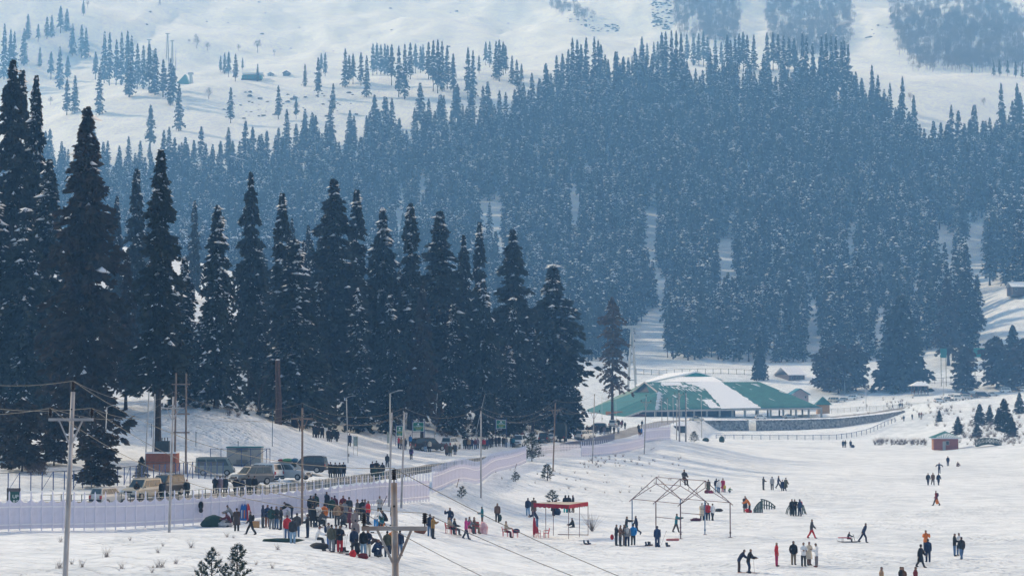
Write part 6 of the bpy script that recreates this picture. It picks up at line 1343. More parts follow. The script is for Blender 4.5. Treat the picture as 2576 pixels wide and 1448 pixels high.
    for c, rx, ry in axis: rings.append([c + Vector((C_(2 * math.pi * j / n) * rx * (1 + .05 * S_(j * 3)), S_(2 * math.pi * j / n) * ry * (1 + .05 * C_(j * 5)), 0)) for j in range(n)])
    cm = MB(); cm.add([p for r in rings for p in r], [(i * n + j, i * n + (j + 1) % n, (i + 1) * n + (j + 1) % n, (i + 1) * n + j) for i in range(len(rings) - 1) for j in range(n)]); o_ = len(cm.v)
    jk = R['jacket']; arm = sub('a', ('arm',), .05); cm.add([tuple(v.co) for v in arm.vertices], [tuple(f.vertices) for f in arm.polygons]); R['coat'] = cm.mesh('coat', [BLANK], True)
    bp = MB(); b0 = che + Vector((0, .20, -.02)); bp.blob(b0, (.16, .11, .24), 8, 6); R['backpack'] = bp.mesh('backpack', [BLANK], True)
    PM[name] = R; return R
COLS = {'black': (.012, .013, .016), 'charcoal': (.03, .032, .036), 'dark grey': (.06, .063, .07), 'grey': (.17, .18, .20), 'light grey': (.38, .39, .41), 'white': (.70, .71, .73), 'cream': (.55, .49, .40), 'beige': (.38, .31, .22), 'brown': (.13, .075, .05), 'dark brown': (.05, .034, .03), 'rust': (.20, .07, .03), 'tan': (.30, .20, .12), 'navy': (.015, .025, .06), 'dark blue': (.02, .04, .10), 'blue': (.02, .12, .38), 'bright blue': (.02, .20, .50), 'denim': (.07, .13, .24), 'light denim': (.20, .32, .46), 'teal': (.01, .13, .17), 'turquoise': (.02, .40, .38), 'dark green': (.02, .05, .04), 'green': (.05, .20, .08), 'olive': (.07, .07, .045), 'red': (.42, .02, .025), 'dark red': (.13, .015, .02), 'maroon': (.09, .02, .035), 'crimson': (.35, .02, .08), 'pink': (.50, .07, .15), 'magenta': (.38, .03, .18), 'orange': (.55, .16, .03), 'mustard': (.26, .15, .03), 'yellow': (.60, .40, .05), 'purple': (.08, .05, .16), 'mauve': (.20, .16, .20), 'lilac': (.36, .33, .45), 'taupe': (.20, .165, .16), 'khaki': (.17, .14, .10), 'hair': (.012, .010, .010)}
def cloth(c): return mat('cloth_' + c.replace(' ', '_'), COLS[c], .9, var=.18, scale=5, bump=.006, bscale=12)
PEOPLE = []
def person(loc, pose, face, top, bot, where, hat='hair', coat=False, pack=None, h=1.0, label=None, group=None, shoes='charcoal'):
    R = build_pose(pose); body = link('person', R['body']); body.location = loc; body.rotation_euler = (0, 0, R_(face)); body.scale = (h,) * 3
    setmat(link('coat' if coat else 'jacket', R['coat' if coat else 'jacket'], body), cloth(top)); setmat(link('trousers', R['trousers'], body), cloth(bot)); setmat(link('shoes', R['shoes'], body), cloth(shoes))
    if hat == 'hood': setmat(link('hood', R['hood'], body), cloth(top))
    elif hat == 'hair': setmat(link('hair', R['hair'], body), cloth('hair'))
    else: setmat(link('hat', R['hair'], body), cloth(hat))
    if pack: setmat(link('backpack', R['backpack'], body), cloth(pack))
    PW_ = {'stand': 'standing', 'stand_front': 'hands together', 'pockets': 'hands in pockets', 'relaxed': 'standing at ease', 'walk': 'walking', 'walk_b': 'stepping', 'stride': 'legs apart', 'bend': 'bending over', 'bend_half': 'stooping', 'phone': 'looking at hands', 'crouch': 'crouching', 'kneel': 'kneeling', 'sit': 'seated', 'sit_ground': 'sitting on snow', 'sit_low': 'sitting low', 'push': 'arms outstretched'}
    wear = '%s %s' % (top, 'long coat' if coat else 'jacket'); 
    if label is None:
        bt = '' if coat or bot == top else ' and %s trousers' % bot; ht = ', hood up' if hat == 'hood' else '' if hat == 'hair' else ', %s hat' % hat; ps = ', ' + PW_.get(pose, pose)
        for a_, b_, c_ in ((bt, ht, ps), (bt, ht, ''), (bt, '', ''), ('', '', '')):
            label = 'person in %s%s%s%s, %s' % (wear, a_, b_, c_, where)
            if len(label.split()) <= 16: break
    tag(body, label, 'person', group or 'people ' + where); PEOPLE.append((body, where)); return body
OFF = {'a1': (2700, 1780, 400 / 2574), 'a2': (960, 1820, 280 / 1843), 'a3': (1200, 1820, 280 / 1843), 'a4': (1180, 1930, 340 / 2150), 'a5': (740, 1840, 280 / 1843), 'a6': (1600, 1880, 400 / 2574), 'a7': (1960, 1830, 300 / 1889), 'a8': (2260, 1900, 300 / 2555), 'b3': (3000, 1950, 371 / 2570), 'b4': (2440, 1750, 400 / 2574), 'b5': (2400, 1950, 371 / 2570), 'b2': (3360, 1560, 400 / 2574), 'c3': (3100, 1380, 740 / 2576), 'c4': (1460, 1540, 300 / 2555), 'c5': (1740, 1560, 400 / 2576), 'c6': (2040, 1500, 360 / 2576), 'c7': (700, 1640, 500 / 2576), 'c8': (340, 1720, 380 / 2576), 'r1': (2180, 1360, 500 / 2576)}
for i in range(1, 6): OFF['z%d' % i] = ({1: 0, 2: 700, 3: 1400, 4: 2100, 5: 2880}[i], 1400, 960 / 1831.0)
def pp(pn, x, y): ox, oy, s = OFF[pn]; return hit((ox + x * s) * KP, (oy + y * s) * KP)
def put(where, rows):
    for r in rows:
        pn, x, y, pose, face, top, bot = r[:7]; kw = r[7] if len(r) > 7 else {}
        person(pp(pn, x, y) - Vector((0, 0, .03)), pose, face, top, bot, where, **kw)
C = dict(coat=True)
put('alone on the right meadow', [('b3', 300, 462, 'walk', 80, 'dark grey', 'red', dict(hat='charcoal')), ('b3', 1650, 572, 'tow', 85, 'navy', 'navy', dict(hat='charcoal', label='person in navy leaning forward and pulling a sled by its rope')),
    ('z5', 62, 1376, 'pockets', 70, 'red', 'crimson', dict(hat='cream', label='person in red and black jacket, pink trousers and cream hat')), ('z5', 1205, 942, 'walk', 280, 'dark red', 'charcoal', dict(pack='dark blue', hat='charcoal')), ('z5', 1225, 713, 'arms_out', 0, 'navy', 'navy', dict(label='person in navy with both arms stretched out on the far meadow')), ('z5', 1287, 660, 'stand', 0, 'navy', 'navy'), ('z5', 1355, 663, 'sit_ground', 20, 'brown', 'dark brown', C)])
put('in the chatting group at lower right', [('z5', 183, 1365, 'pockets', 10, 'black', 'khaki', dict(hat='hood')), ('b3', 92, 1186, 'stand_front', 10, 'white', 'charcoal', dict(hat='maroon')), ('b3', 235, 1160, 'stand_front', 40, 'cream', 'brown', dict(hat='lilac', coat=True)), ('b3', 430, 1208, 'phone', 280, 'white', 'taupe', dict(shoes='dark red'))])
put('at the lower right edge', [('z5', 1090, 1383, 'walk', 60, 'black', 'charcoal', dict(hat='hood', coat=True)), ('z5', 1145, 1346, 'stand', 180, 'navy', 'navy', dict(hat='hair')), ('z5', 1130, 1275, 'photo', 0, 'orange', 'charcoal', dict(label='person in orange jacket raising a camera at lower right')), ('z5', 1335, 1303, 'stand_front', 70, 'black', 'denim'), ('z5', 1366, 1298, 'stand_front', 20, 'white', 'denim'), ('z5', 1385, 1323, 'stride', 190, 'charcoal', 'denim')])
for x, lab, c in ((793, 'person with pinkish scarf whose head shows at the bottom edge', 'tan'), (930, 'dark-haired person showing only the head at the bottom edge', 'black'), (1035, 'person in dark red showing only the head at the bottom edge', 'dark red')):
    person(at(zz(5, x, 0)[0], 122.5) - Vector((0, 0, .02)), 'relaxed', 60, c, 'charcoal', '', label=lab, group='people cut by the bottom edge')
person(at(zz(5, 945, 0)[0], 123) - Vector((0, 0, .02)), 'relaxed', 20, 'brown', 'charcoal', '', label='second person beside the dark-haired head at the bottom edge', group='people cut by the bottom edge', h=.97)
put('in the ski lesson at lower right', [('z4', 1280, 1420, 'bend_half', 80, 'navy', 'dark brown', dict(hat='charcoal')), ('z4', 1345, 1425, 'ski', 70, 'black', 'navy')])
put('in the trio on the far meadow', [('z5', 1145, 796, 'walk', 5, 'charcoal', 'navy'), ('z5', 1180, 796, 'walk_b', 0, 'brown', 'dark brown'), ('z5', 1220, 797, 'walk', 10, 'navy', 'navy')])
put('in the small far group', [('z5', 537, 528, 'stand', 180, 'navy', 'navy', C), ('z5', 553, 528, 'stand', 200, 'charcoal', 'charcoal'), ('z5', 591, 528, 'stand', 160, 'navy', 'charcoal', C)])
put('in the group of five on mid meadow', [('z4', 1455, 831, 'stand_front', 60, 'dark grey', 'dark grey'), ('z5', 30, 831, 'stand', 180, 'light grey', 'charcoal'), ('z5', 74, 820, 'walk', 80, 'navy', 'navy'), ('z5', 103, 838, 'stand', 180, 'navy', 'charcoal', dict(coat=True, h=.82)), ('z5', 126, 838, 'walk_b', 120, 'olive', 'charcoal', C)])
put('in front of the green arched barrier', [('z5', 172, 1016, 'stand', 0, 'black', 'charcoal'), ('z5', 191, 1017, 'stand_front', 10, 'black', 'black'), ('z5', 229, 1017, 'relaxed', 300, 'dark blue', 'navy', dict(pack='red', hat='hood'))])
put('beside the pair of green rails', [('a1', 605, 894, 'stand_front', 20, 'dark grey', 'dark grey', C), ('a1', 715, 905, 'bend_half', 270, 'orange', 'charcoal')])
put('behind the steel tent frame', [('b4', 1395, 630, 'relaxed', 200, 'olive', 'maroon', C), ('b4', 1585, 605, 'stand', 180, 'navy', 'light denim'), ('b4', 1648, 622, 'stride', 180, 'white', 'denim'), ('b4', 1745, 600, 'stand', 200, 'crimson', 'crimson', C), ('b4', 1787, 607, 'stand', 190, 'yellow', 'navy', dict(h=.6, hat='pink')), ('b4', 1880, 618, 'crouch', 60, 'green', 'navy', dict(h=.62, hat='orange')), ('b4', 1240, 1284, 'stand_front', 0, 'cream', 'charcoal', dict(hat='teal', coat=True)), ('b4', 1388, 1282, 'stand', 180, 'red', 'navy'), ('b4', 1320, 1268, 'stand', 170, 'dark red', 'charcoal'), ('b4', 1495, 1282, 'stride', 200, 'white', 'charcoal')])
put('at the steel tent frame', [('a8', 2345, 802, 'push', 88, 'teal', 'dark brown'), ('a8', 748, 905, 'push', 88, 'charcoal', 'charcoal'), ('a8', 1080, 893, 'walk_b', 275, 'navy', 'navy'), ('a8', 1745, 1276, 'stand', 175, 'dark blue', 'dark blue', dict(shoes='brown'))])
put('in the group left of the frame', [('a8', 432, 1221, 'stand_front', 70, 'charcoal', 'dark grey', dict(hat='black')), ('a8', 562, 1243, 'stand_front', 70, 'brown', 'charcoal', dict(hat='black')), ('a8', 685, 1225, 'relaxed', 80, 'dark brown', 'taupe'), ('a8', 785, 1243, 'stand', 180, 'grey', 'navy', dict(hat='teal', pack='light grey')), ('a8', 975, 1208, 'pockets', 190, 'bright blue', 'charcoal')])
put('at the red canopy', [('a7', 125, 648, 'walk_b', 180, 'navy', 'light denim'), ('a7', 262, 640, 'stand', 190, 'brown', 'maroon', C), ('a7', 345, 918, 'bend_half', 270, 'navy', 'denim', dict(hat='mauve')), ('a7', 720, 640, 'bend_half', 60, 'black', 'black', C), ('a7', 1010, 568, 'stand', 170, 'black', 'turquoise', dict(hat='hood', label='person in black top and long turquoise skirt behind the red canopy')), ('a7', 1085, 566, 'stand', 170, 'charcoal', 'charcoal'), ('a7', 1190, 563, 'relaxed', 280, 'black', 'khaki'), ('a7', 1205, 915, 'sit_ground', 280, 'black', 'charcoal')])
put('near the red plastic chairs', [('a6', 78, 832, 'stand', 190, 'navy', 'denim', dict(hat='charcoal')), ('a6', 150, 886, 'phone', 70, 'mustard', 'charcoal'), ('a6', 560, 650, 'salute', 0, 'navy', 'denim'), ('a6', 950, 897, 'call', 80, 'magenta', 'navy'), ('a6', 1340, 585, 'stand_front', 270, 'teal', 'brown', dict(hat='teal')), ('a6', 1705, 486, 'stand', 5, 'brown', 'charcoal', dict(hat='charcoal'))])
put('in the front row of skiers', [('a4', 325, 800, 'stand', 90, 'grey', 'blue', dict(pack='dark blue', hat='charcoal')), ('a4', 400, 862, 'stand', 170, 'olive', 'grey', dict(pack='olive')), ('a4', 505, 850, 'relaxed', 180, 'charcoal', 'navy', C), ('a4', 600, 882, 'stand_front', 20, 'black', 'red'), ('a4', 935, 935, 'stand', 190, 'navy', 'dark grey', dict(pack='navy')), ('a4', 965, 700, 'stand', 180, 'taupe', 'charcoal', dict(h=1.03)), ('a4', 1155, 965, 'stand', 175, 'black', 'light denim', dict(hat='cream')), ('a4', 1262, 972, 'stand_front', 350, 'navy', 'cream', dict(hat='charcoal')), ('a4', 1015, 992, 'crouch', 200, 'black', 'black'), ('a4', 1395, 988, 'crouch', 70, 'dark blue', 'navy', dict(hat='dark red')), ('a4', 1570, 992, 'bend', 280, 'dark brown', 'navy', dict(hat='maroon')), ('a4', 1720, 995, 'stand', 185, 'olive', 'navy'), ('a4', 1838, 922, 'relaxed', 170, 'orange', 'charcoal'), ('a4', 2020, 960, 'point', 180, 'navy', 'denim')])
put('in the left row before the fence', [('a2', 168, 1030, 'stand', 80, 'navy', 'dark grey', dict(hat='hood')), ('a2', 282, 1018, 'stand_front', 20, 'dark blue', 'rust', dict(hat='maroon')), ('a2', 380, 1068, 'stand', 180, 'dark green', 'grey'), ('a2', 505, 1062, 'stand_front', 330, 'charcoal', 'denim'), ('a2', 612, 1082, 'pockets', 290, 'black', 'charcoal'), ('a2', 890, 806, 'bend', 285, 'black', 'navy')])
put('in the middle of the skiing crowd', [('a2', 768, 1330, 'relaxed', 185, 'red', 'denim', dict(hat='maroon')), ('a2', 905, 1421, 'stand', 180, 'charcoal', 'light denim'), ('a2', 1010, 1262, 'relaxed', 185, 'dark grey', 'denim'), ('a2', 1275, 1287, 'stand_front', 260, 'charcoal', 'navy', dict(hat='black')), ('a2', 1490, 1425, 'sit_low', 90, 'white', 'charcoal', dict(hat='maroon')), ('a2', 1345, 760, 'stand', 180, 'black', 'black'), ('a2', 1415, 770, 'stand_front', 20, 'charcoal', 'charcoal'), ('a2', 1470, 700, 'stand', 185, 'dark green', 'charcoal'), ('a2', 1740, 660, 'stand', 350, 'charcoal', 'dark grey'), ('a2', 1395, 1012, 'stand', 180, 'black', 'black', C), ('a2', 1530, 1000, 'stand_front', 30, 'white', 'charcoal'), ('a2', 1682, 992, 'stand', 180, 'orange', 'light grey'), ('a2', 1560, 1012, 'kneel', 80, 'dark grey', 'charcoal')])
put('in the back of the skiing crowd', [('a3', 290, 800, 'stand', 185, 'dark green', 'charcoal', dict(hat='maroon')), ('a3', 360, 760, 'stand', 170, 'maroon', 'charcoal', dict(hat='navy')), ('a3', 570, 760, 'pockets', 0, 'dark red', 'black'), ('a3', 715, 800, 'stand', 180, 'charcoal', 'charcoal', C), ('a3', 500, 960, 'stand_front', 20, 'brown', 'dark grey', dict(hat='orange')), ('a3', 600, 900, 'stand', 150, 'grey', 'navy'), ('a3', 735, 1065, 'stand', 90, 'maroon', 'maroon', C), ('a3', 920, 862, 'stand', 80, 'dark grey', 'navy', C), ('a3', 1045, 862, 'stand', 180, 'black', 'black'), ('a3', 1115, 860, 'stand_front', 300, 'mauve', 'charcoal'), ('a3', 1185, 905, 'relaxed', 60, 'red', 'navy'), ('a3', 1470, 770, 'stand_front', 10, 'light grey', 'charcoal', dict(hat='charcoal')), ('a3', 1380, 1065, 'bend_half', 30, 'white', 'bright blue', dict(hat='charcoal')), ('a3', 1520, 1030, 'crouch', 200, 'teal', 'charcoal', dict(pack='dark green')), ('a3', 1650, 960, 'crouch', 280, 'charcoal', 'black'), ('a3', 1775, 985, 'stand', 280, 'navy', 'blue'), ('a3', 420, 980, 'stand', 200, 'tan', 'charcoal'), ('a3', 650, 1040, 'kneel', 250, 'dark grey', 'black'), ('a3', 1080, 1010, 'sit_ground', 80, 'charcoal', 'black'), ('a3', 860, 1160, 'stand', 350, 'taupe', 'dark grey')])
put('at the tarpaulin heap by the fence', [('a5', 285, 775, 'bend', 80, 'dark grey', 'dark brown', dict(hat='orange')), ('a5', 970, 985, 'stand_front', 190, 'dark brown', 'black', C), ('a5', 820, 880, 'crouch', 280, 'maroon', 'charcoal'), ('a5', 860, 850, 'bend_half', 280, 'grey', 'charcoal'), ('a5', 1320, 1072, 'walk', 285, 'black', 'black', dict(pack='charcoal'))])
put('walking up the snow bank', [('z2', 913, 455, 'walk', 180, 'black', 'black', C), ('z2', 935, 460, 'walk_b', 185, 'black', 'black', C), ('z2', 969, 460, 'walk', 175, 'black', 'black', C), ('z2', 1012, 485, 'walk_b', 180, 'black', 'black', C), ('z2', 1027, 487, 'walk', 185, 'black', 'black', C), ('z2', 1052, 470, 'walk', 180, 'black', 'black', C), ('z2', 1076, 488, 'walk_b', 175, 'black', 'black', C), ('z2', 1165, 518, 'stand', 180, 'navy', 'black', C), ('z2', 814, 412, 'stand', 180, 'black', 'black', C)])
put('in the knot behind the dark SUV', [('z2', 1028, 742, 'stand', 180, 'black', 'black', C), ('z2', 1062, 745, 'stand', 190, 'black', 'charcoal', C), ('z2', 1094, 745, 'stand', 170, 'charcoal', 'black', C), ('z2', 1122, 742, 'stand', 185, 'black', 'denim', C)])
put('by the green railing of the road', [('z2', 1328, 735, 'stand', 180, 'black', 'black', C), ('z2', 1357, 728, 'stand', 185, 'black', 'charcoal', C), ('z2', 1378, 760, 'stand', 180, 'charcoal', 'teal', C), ('z2', 1345, 765, 'stand', 190, 'dark green', 'charcoal', C), ('z2', 1400, 745, 'stand', 170, 'black', 'teal'), ('z2', 1434, 670, 'walk', 180, 'charcoal', 'charcoal'), ('z2', 1606, 615, 'walk_b', 180, 'purple', 'charcoal', dict(pack='navy'))])
put('below the notice boards', [('c4', 295, 1190, 'stand_front', 60, 'red', 'navy'), ('c4', 385, 1222, 'stand', 200, 'tan', 'navy'), ('c4', 505, 1240, 'stand', 190, 'charcoal', 'navy'), ('c4', 672, 1130, 'stand', 180, 'bright blue', 'navy', dict(pack='blue')), ('c4', 1150, 1300, 'stand', 180, 'dark grey', 'light denim'), ('c4', 1285, 1300, 'stand', 180, 'cream', 'charcoal'), ('c4', 1820, 1390, 'stand', 185, 'dark red', 'charcoal'), ('c4', 1850, 1430, 'stand', 180, 'brown', 'charcoal', C), ('c4', 1945, 1440, 'stand', 180, 'olive', 'charcoal', C), ('c4', 2100, 1400, 'stand', 190, 'charcoal', 'navy', C)])
put('standing before the parked SUVs', [('c7', 545, 1105, 'stand_front', 180, 'black', 'black', dict(hat='cream')), ('c7', 640, 1100, 'stand', 200, 'mauve', 'dark grey', C), ('c7', 742, 1095, 'stand', 170, 'charcoal', 'black', C), ('c7', 952, 1110, 'stand', 180, 'black', 'black', C), ('c7', 1068, 1110, 'stand', 190, 'navy', 'navy', dict(h=.9)), ('c7', 1200, 1085, 'stand', 180, 'charcoal', 'dark green', C), ('c7', 1310, 1090, 'stand', 170, 'black', 'black', C), ('c8', 1160, 1065, 'stand_front', 30, 'black', 'charcoal'), ('c8', 1815, 1040, 'stand', 190, 'black', 'dark green', C), ('c8', 2440, 1000, 'stand', 180, 'black', 'charcoal', dict(hat='maroon', coat=True))])
put('in the long row at the roadside', [('c5', 15, 790, 'stand', 180, 'black', 'charcoal', C), ('c5', 70, 780, 'stand', 185, 'charcoal', 'navy', C), ('c5', 120, 800, 'stand', 180, 'tan', 'charcoal'), ('c5', 185, 790, 'stand', 175, 'dark blue', 'teal', C), ('c5', 270, 800, 'stand', 180, 'maroon', 'denim', dict(pack='dark red')), ('c5', 330, 780, 'stand', 185, 'mauve', 'charcoal', dict(hat='purple')), ('c5', 440, 790, 'stand', 180, 'black', 'charcoal', C), ('c5', 480, 800, 'stand', 170, 'red', 'olive'), ('c5', 545, 790, 'stand', 180, 'dark blue', 'charcoal', C), ('c5', 620, 760, 'stand', 180, 'charcoal', 'black', C), ('c5', 680, 745, 'stand', 190, 'black', 'black', C), ('c5', 770, 735, 'stand', 170, 'charcoal', 'charcoal', C), ('c5', 850, 725, 'stand', 180, 'black', 'black', C), ('c5', 950, 735, 'stand', 185, 'black', 'charcoal', C), ('c5', 1015, 745, 'stand', 180, 'grey', 'denim'), ('c5', 1150, 740, 'stand', 180, 'navy', 'black', C), ('c5', 1190, 755, 'stand', 180, 'teal', 'black'), ('c5', 1215, 720, 'stand', 180, 'black', 'black', C), ('c5', 1285, 640, 'stand', 180, 'navy', 'navy'), ('c5', 1410, 620, 'stand', 180, 'dark red', 'charcoal')])
gp = random.Random(21); rows_ = []
for i in range(17):
    x = 905 + i * 54 + gp.uniform(-18, 18); rows_.append(('c6', x, 905 + gp.uniform(-35, 25) - (25 if 1250 < x < 1500 else 0), 'stand', 180 + gp.uniform(-30, 30), gp.choice(['black', 'charcoal', 'black', 'navy', 'dark brown']), gp.choice(['black', 'charcoal']), dict(coat=True)))
rows_ += [('c6', 1620, 925, 'stand', 180, 'mauve', 'denim'), ('c6', 1880, 905, 'stand', 190, 'black', 'black'), ('c6', 1995, 898, 'stand', 170, 'white', 'denim'), ('c6', 2075, 742, 'stand', 180, 'dark red', 'charcoal'), ('c6', 2175, 775, 'stand', 185, 'charcoal', 'black'), ('c6', 2100, 700, 'stand', 180, 'black', 'black', C), ('c6', 2010, 705, 'stand', 170, 'charcoal', 'charcoal', C), ('c6', 1975, 690, 'stand', 180, 'black', 'black', C), ('c6', 180, 780, 'stand', 90, 'black', 'charcoal'), ('c6', 210, 862, 'stand', 100, 'charcoal', 'black'), ('c6', 430, 1120, 'stand', 180, 'black', 'black', C), ('c6', 650, 960, 'stand', 200, 'dark grey', 'charcoal')]
put('in the packed crowd at the far bend', rows_)
put('behind the tall fence block', [('r1', 1105, 1325, 'walk', 0, 'charcoal', 'charcoal'), ('r1', 1175, 1240, 'stand', 180, 'black', 'charcoal'), ('r1', 1125, 1415, 'stand', 180, 'navy', 'dark red'), ('r1', 1160, 1412, 'stand', 190, 'blue', 'charcoal')])
put('on the far upper paths', [('c3', 863, 530, 'walk', 270, 'charcoal', 'charcoal'), ('c3', 948, 517, 'stand', 180, 'dark green', 'charcoal'), ('c3', 965, 516, 'walk_b', 190, 'navy', 'light grey'), ('c3', 988, 514, 'stand', 180, 'dark brown', 'charcoal'), ('c3', 1882, 268, 'stand', 180, 'purple', 'charcoal'), ('c3', 2302, 238, 'walk', 90, 'black', 'charcoal'), ('c3', 1008, 690, 'stand', 180, 'navy', 'navy'), ('c3', 1117, 668, 'stand', 180, 'dark grey', 'navy'), ('c3', 1207, 645, 'stand', 180, 'dark red', 'charcoal'), ('c3', 1236, 643, 'stand', 180, 'rust', 'charcoal')])
u, v = zz(1, 82, 925); person(at(u, 152) , 'stand_front', 20, 'black', 'charcoal', '', label='person in black with head bowed behind the left end of the fence', group='people at the left car park')
# ================================================================== things on the snow
M_REDP = mat('red_plastic', (.45, .02, .03), .35, var=.06); M_REDF = mat('red_cloth', (.30, .015, .03), .85, var=.2, scale=3); M_BEIGEC = mat('beige_canvas', (.48, .42, .34), .85, var=.15, scale=1.5, bump=.02, bscale=2); M_TUBE = mat('rusty_tube', (.10, .045, .05), .6, var=.4, scale=1.5); M_TUBEB = mat('blue_tube', (.03, .12, .26), .5, var=.2)
def tubep(name, a, b, r, m, par, n=6): t = MB(); t.tube([a, b], r, n); return t.obj(name, [m], par)
# --- steel tent frame
Cc, Ff, Dd = pp('z4', 862, 1132), pp('z4', 1218, 1170), pp('z4', 863, 1180); Ee = (Cc + Ff) / 2; off_ = Dd - Ff; Aa, Bb = Cc + off_, Ee + off_
hh_ = (P((2100 + 1233 * .5243) * KP, (1400 + 922 * .5243) * KP, Ff.y) - Ff).z; rh = (P((2100 + 1065 * .5243) * KP, (1400 + 765 * .5243) * KP, (Ff.y + Dd.y) / 2)).z - (Ff.z + Dd.z) / 2
tf_ = thing('tent_frame', 'bare steel tent frame with three gable trusses on the meadow', 'tent frame', Ee); O = Ee
def rel(p, z=0): return Vector((p.x - O.x, p.y - O.y, ground(p.x, p.y) - O.z + z))
for q, m in ((Aa, M_TUBEB), (Cc, M_TUBEB), (Bb, M_TUBE), (Ee, M_TUBEB), (Dd, M_TUBE), (Ff, M_TUBE)):
    po = tubep('post', rel(q), rel(q, hh_), .05, m, tf_, 8); b = MB(); b.tube([rel(q), rel(q, .03)], .2, 8); b.obj('base_plate', [M_TUBE], po); b = MB(); b.tube([rel(q, .35), rel(q, .5)], .085, 8); b.obj('coupler', [m], po)
RIDGE = []
for l, r in ((Aa, Cc), (Bb, Ee), (Dd, Ff)):
    mid = (rel(l, hh_) + rel(r, hh_)) / 2; top = Vector((mid.x, mid.y, rel((l + r) / 2, rh).z)); RIDGE.append(top); low = top - Vector((0, 0, .62))
    for e in (l, r):
        ev = rel(e, hh_); d = (ev - top).normalized(); tubep('rafter', top, ev + d * .35, .035, M_TUBE, tf_); tubep('lower_chord', low, ev - Vector((0, 0, .03)), .03, M_TUBE, tf_)
        for t in (.35, .7): tubep('web', top.lerp(ev, t), low.lerp(ev, t * .97), .02, M_TUBE, tf_, 4)
    tubep('king_post', top, low, .035, M_TUBE, tf_)
for a, b in ((RIDGE[0], RIDGE[2]), (rel(Aa, hh_), rel(Dd, hh_)), (rel(Cc, hh_), rel(Ff, hh_)), (RIDGE[0] - Vector((0, 0, .62)), RIDGE[1] - Vector((0, 0, .62))), (rel(Bb, hh_ * .55), rel(Dd, hh_ * .55)), (rel(Cc, hh_ * .58), rel(Ee, hh_ * .58))): tubep('purlin', a, b, .03, M_TUBE, tf_)
rp_ = RIDGE[1] + O; person(rp_ + Vector((.35, .05, -.43 - .06)), 'sit', 20, 'dark grey', 'dark brown', '', hat='charcoal', label='person in plaid grey jacket sitting on the ridge of the steel frame', group='people at the steel tent frame')
# --- red canopy
cb = [pp('a7', 255, 1150), pp('a7', 1085, 1192), pp('a7', 1545, 1105), pp('a7', 725, 1108)]; ch = (P((1960 + 1085 * .1588) * KP, (1830 + 400 * .1588) * KP, cb[1].y) - cb[1]).z; O2 = (cb[0] + cb[2]) / 2
cn = thing('canopy', 'low canopy with beige top and red scalloped valance on thin posts', 'canopy', O2); rc = lambda p, z: Vector((p.x - O2.x, p.y - O2.y, p.z - O2.z + z))
for q in cb + [cb[0].lerp(cb[1], .35), cb[1].lerp(cb[2], .55)]: tubep('post', rc(q, 0), rc(q, ch), .03, M_TUBE, cn)
tp = [rc(q, ch) for q in cb]; m = MB(); N8 = 8
V = [tp[0].lerp(tp[1], i / N8).lerp(tp[3].lerp(tp[2], i / N8), j / N8) + Vector((0, 0, .05 - .10 * S_(math.pi * i / N8) * S_(math.pi * j / N8))) for i in range(N8 + 1) for j in range(N8 + 1)]
m.add(V, [(i * 9 + j, (i + 1) * 9 + j, (i + 1) * 9 + j + 1, i * 9 + j + 1) for i in range(N8) for j in range(N8)]); m.obj('roof_cloth', [M_BEIGEC], cn, True)
for a, b in zip(tp, tp[1:] + tp[:1]):
    m = MB(); n = 16; V = []
    for i in range(n + 1): p = a.lerp(b, i / n); V += [p + Vector((0, 0, .06)), p + Vector((0, -.02, -.26 - .08 * abs(S_(i * 1.57))))]
    m.add(V, [(2 * i, 2 * i + 2, 2 * i + 3, 2 * i + 1) for i in range(n)]); m.obj('valance', [M_REDF], cn)
tubep('ground_bar', rc(pp('a7', 830, 1095), .05), rc(pp('a7', 1555, 1108), .05), .035, M_TUBE, cn)
bb = MB(); g0 = pp('a7', 275, 1160); bb.blob((0, 0, 1.0), (.16, .12, .75), 8, 6, 0, .15, random.Random(2)); o = bb.obj('rolled_curtain', [M_REDF], None, True); o.location = g0; tag(o, 'rolled red and beige curtain tied at the left canopy post', 'curtain')
# --- red chairs
def chair_meshes():
    s = MB(); s.box((0, 0, .42), (.44, .44, .035)); b = MB(); b.add([(-.2, .2, .44), (.2, .2, .44), (.17, .30, .86), (-.17, .30, .86), (-.2, .225, .44), (.2, .225, .44), (.17, .325, .86), (-.17, .325, .86)], [(0, 1, 2, 3), (7, 6, 5, 4), (0, 4, 5, 1), (1, 5, 6, 2), (2, 6, 7, 3), (3, 7, 4, 0)])
    l = MB(); l.tube([(0, 0, .42), (0, 0, 0)], [.028, .02], 6); a = MB(); a.tube([(0, -.2, .42), (0, -.2, .64), (0, .24, .66)], .02, 5); return s.mesh('seat', [M_REDP]), b.mesh('backrest', [M_REDP]), l.mesh('leg', [M_REDP]), a.mesh('armrest', [M_REDP])
CHM = chair_meshes()
def chair(p, face, label):
    o = thing('plastic_chair', label, 'chair', p, R_(face), 'red plastic chairs'); link('seat', CHM[0], o); link('backrest', CHM[1], o)
    for x in (-.2, .2):
        for y in (-.19, .2): link('leg', CHM[2], o, (x, y, 0))
        link('armrest', CHM[3], o, (x, 0, 0))
def seated(pn, x, y, face, top, bot, label, chl, **kw):
    p = pp(pn, x, y); 
    if chl: chair(p, face, chl)
    f = R_(face); person(p + Vector((S_(f) * .02, -C_(f) * .02, .0)), 'sit', face, top, bot, '', label=label, group='people seated on red chairs', **kw)
seated('a6', 530, 765, 75, 'beige', 'charcoal', 'person in beige jacket seated on the leftmost red chair', 'red plastic chair under the person in beige, leftmost of the row')
seated('a6', 655, 792, 100, 'charcoal', 'dark grey', 'person in dark jacket seated facing right on the second red chair', 'red plastic chair under the person in dark, second of the row')
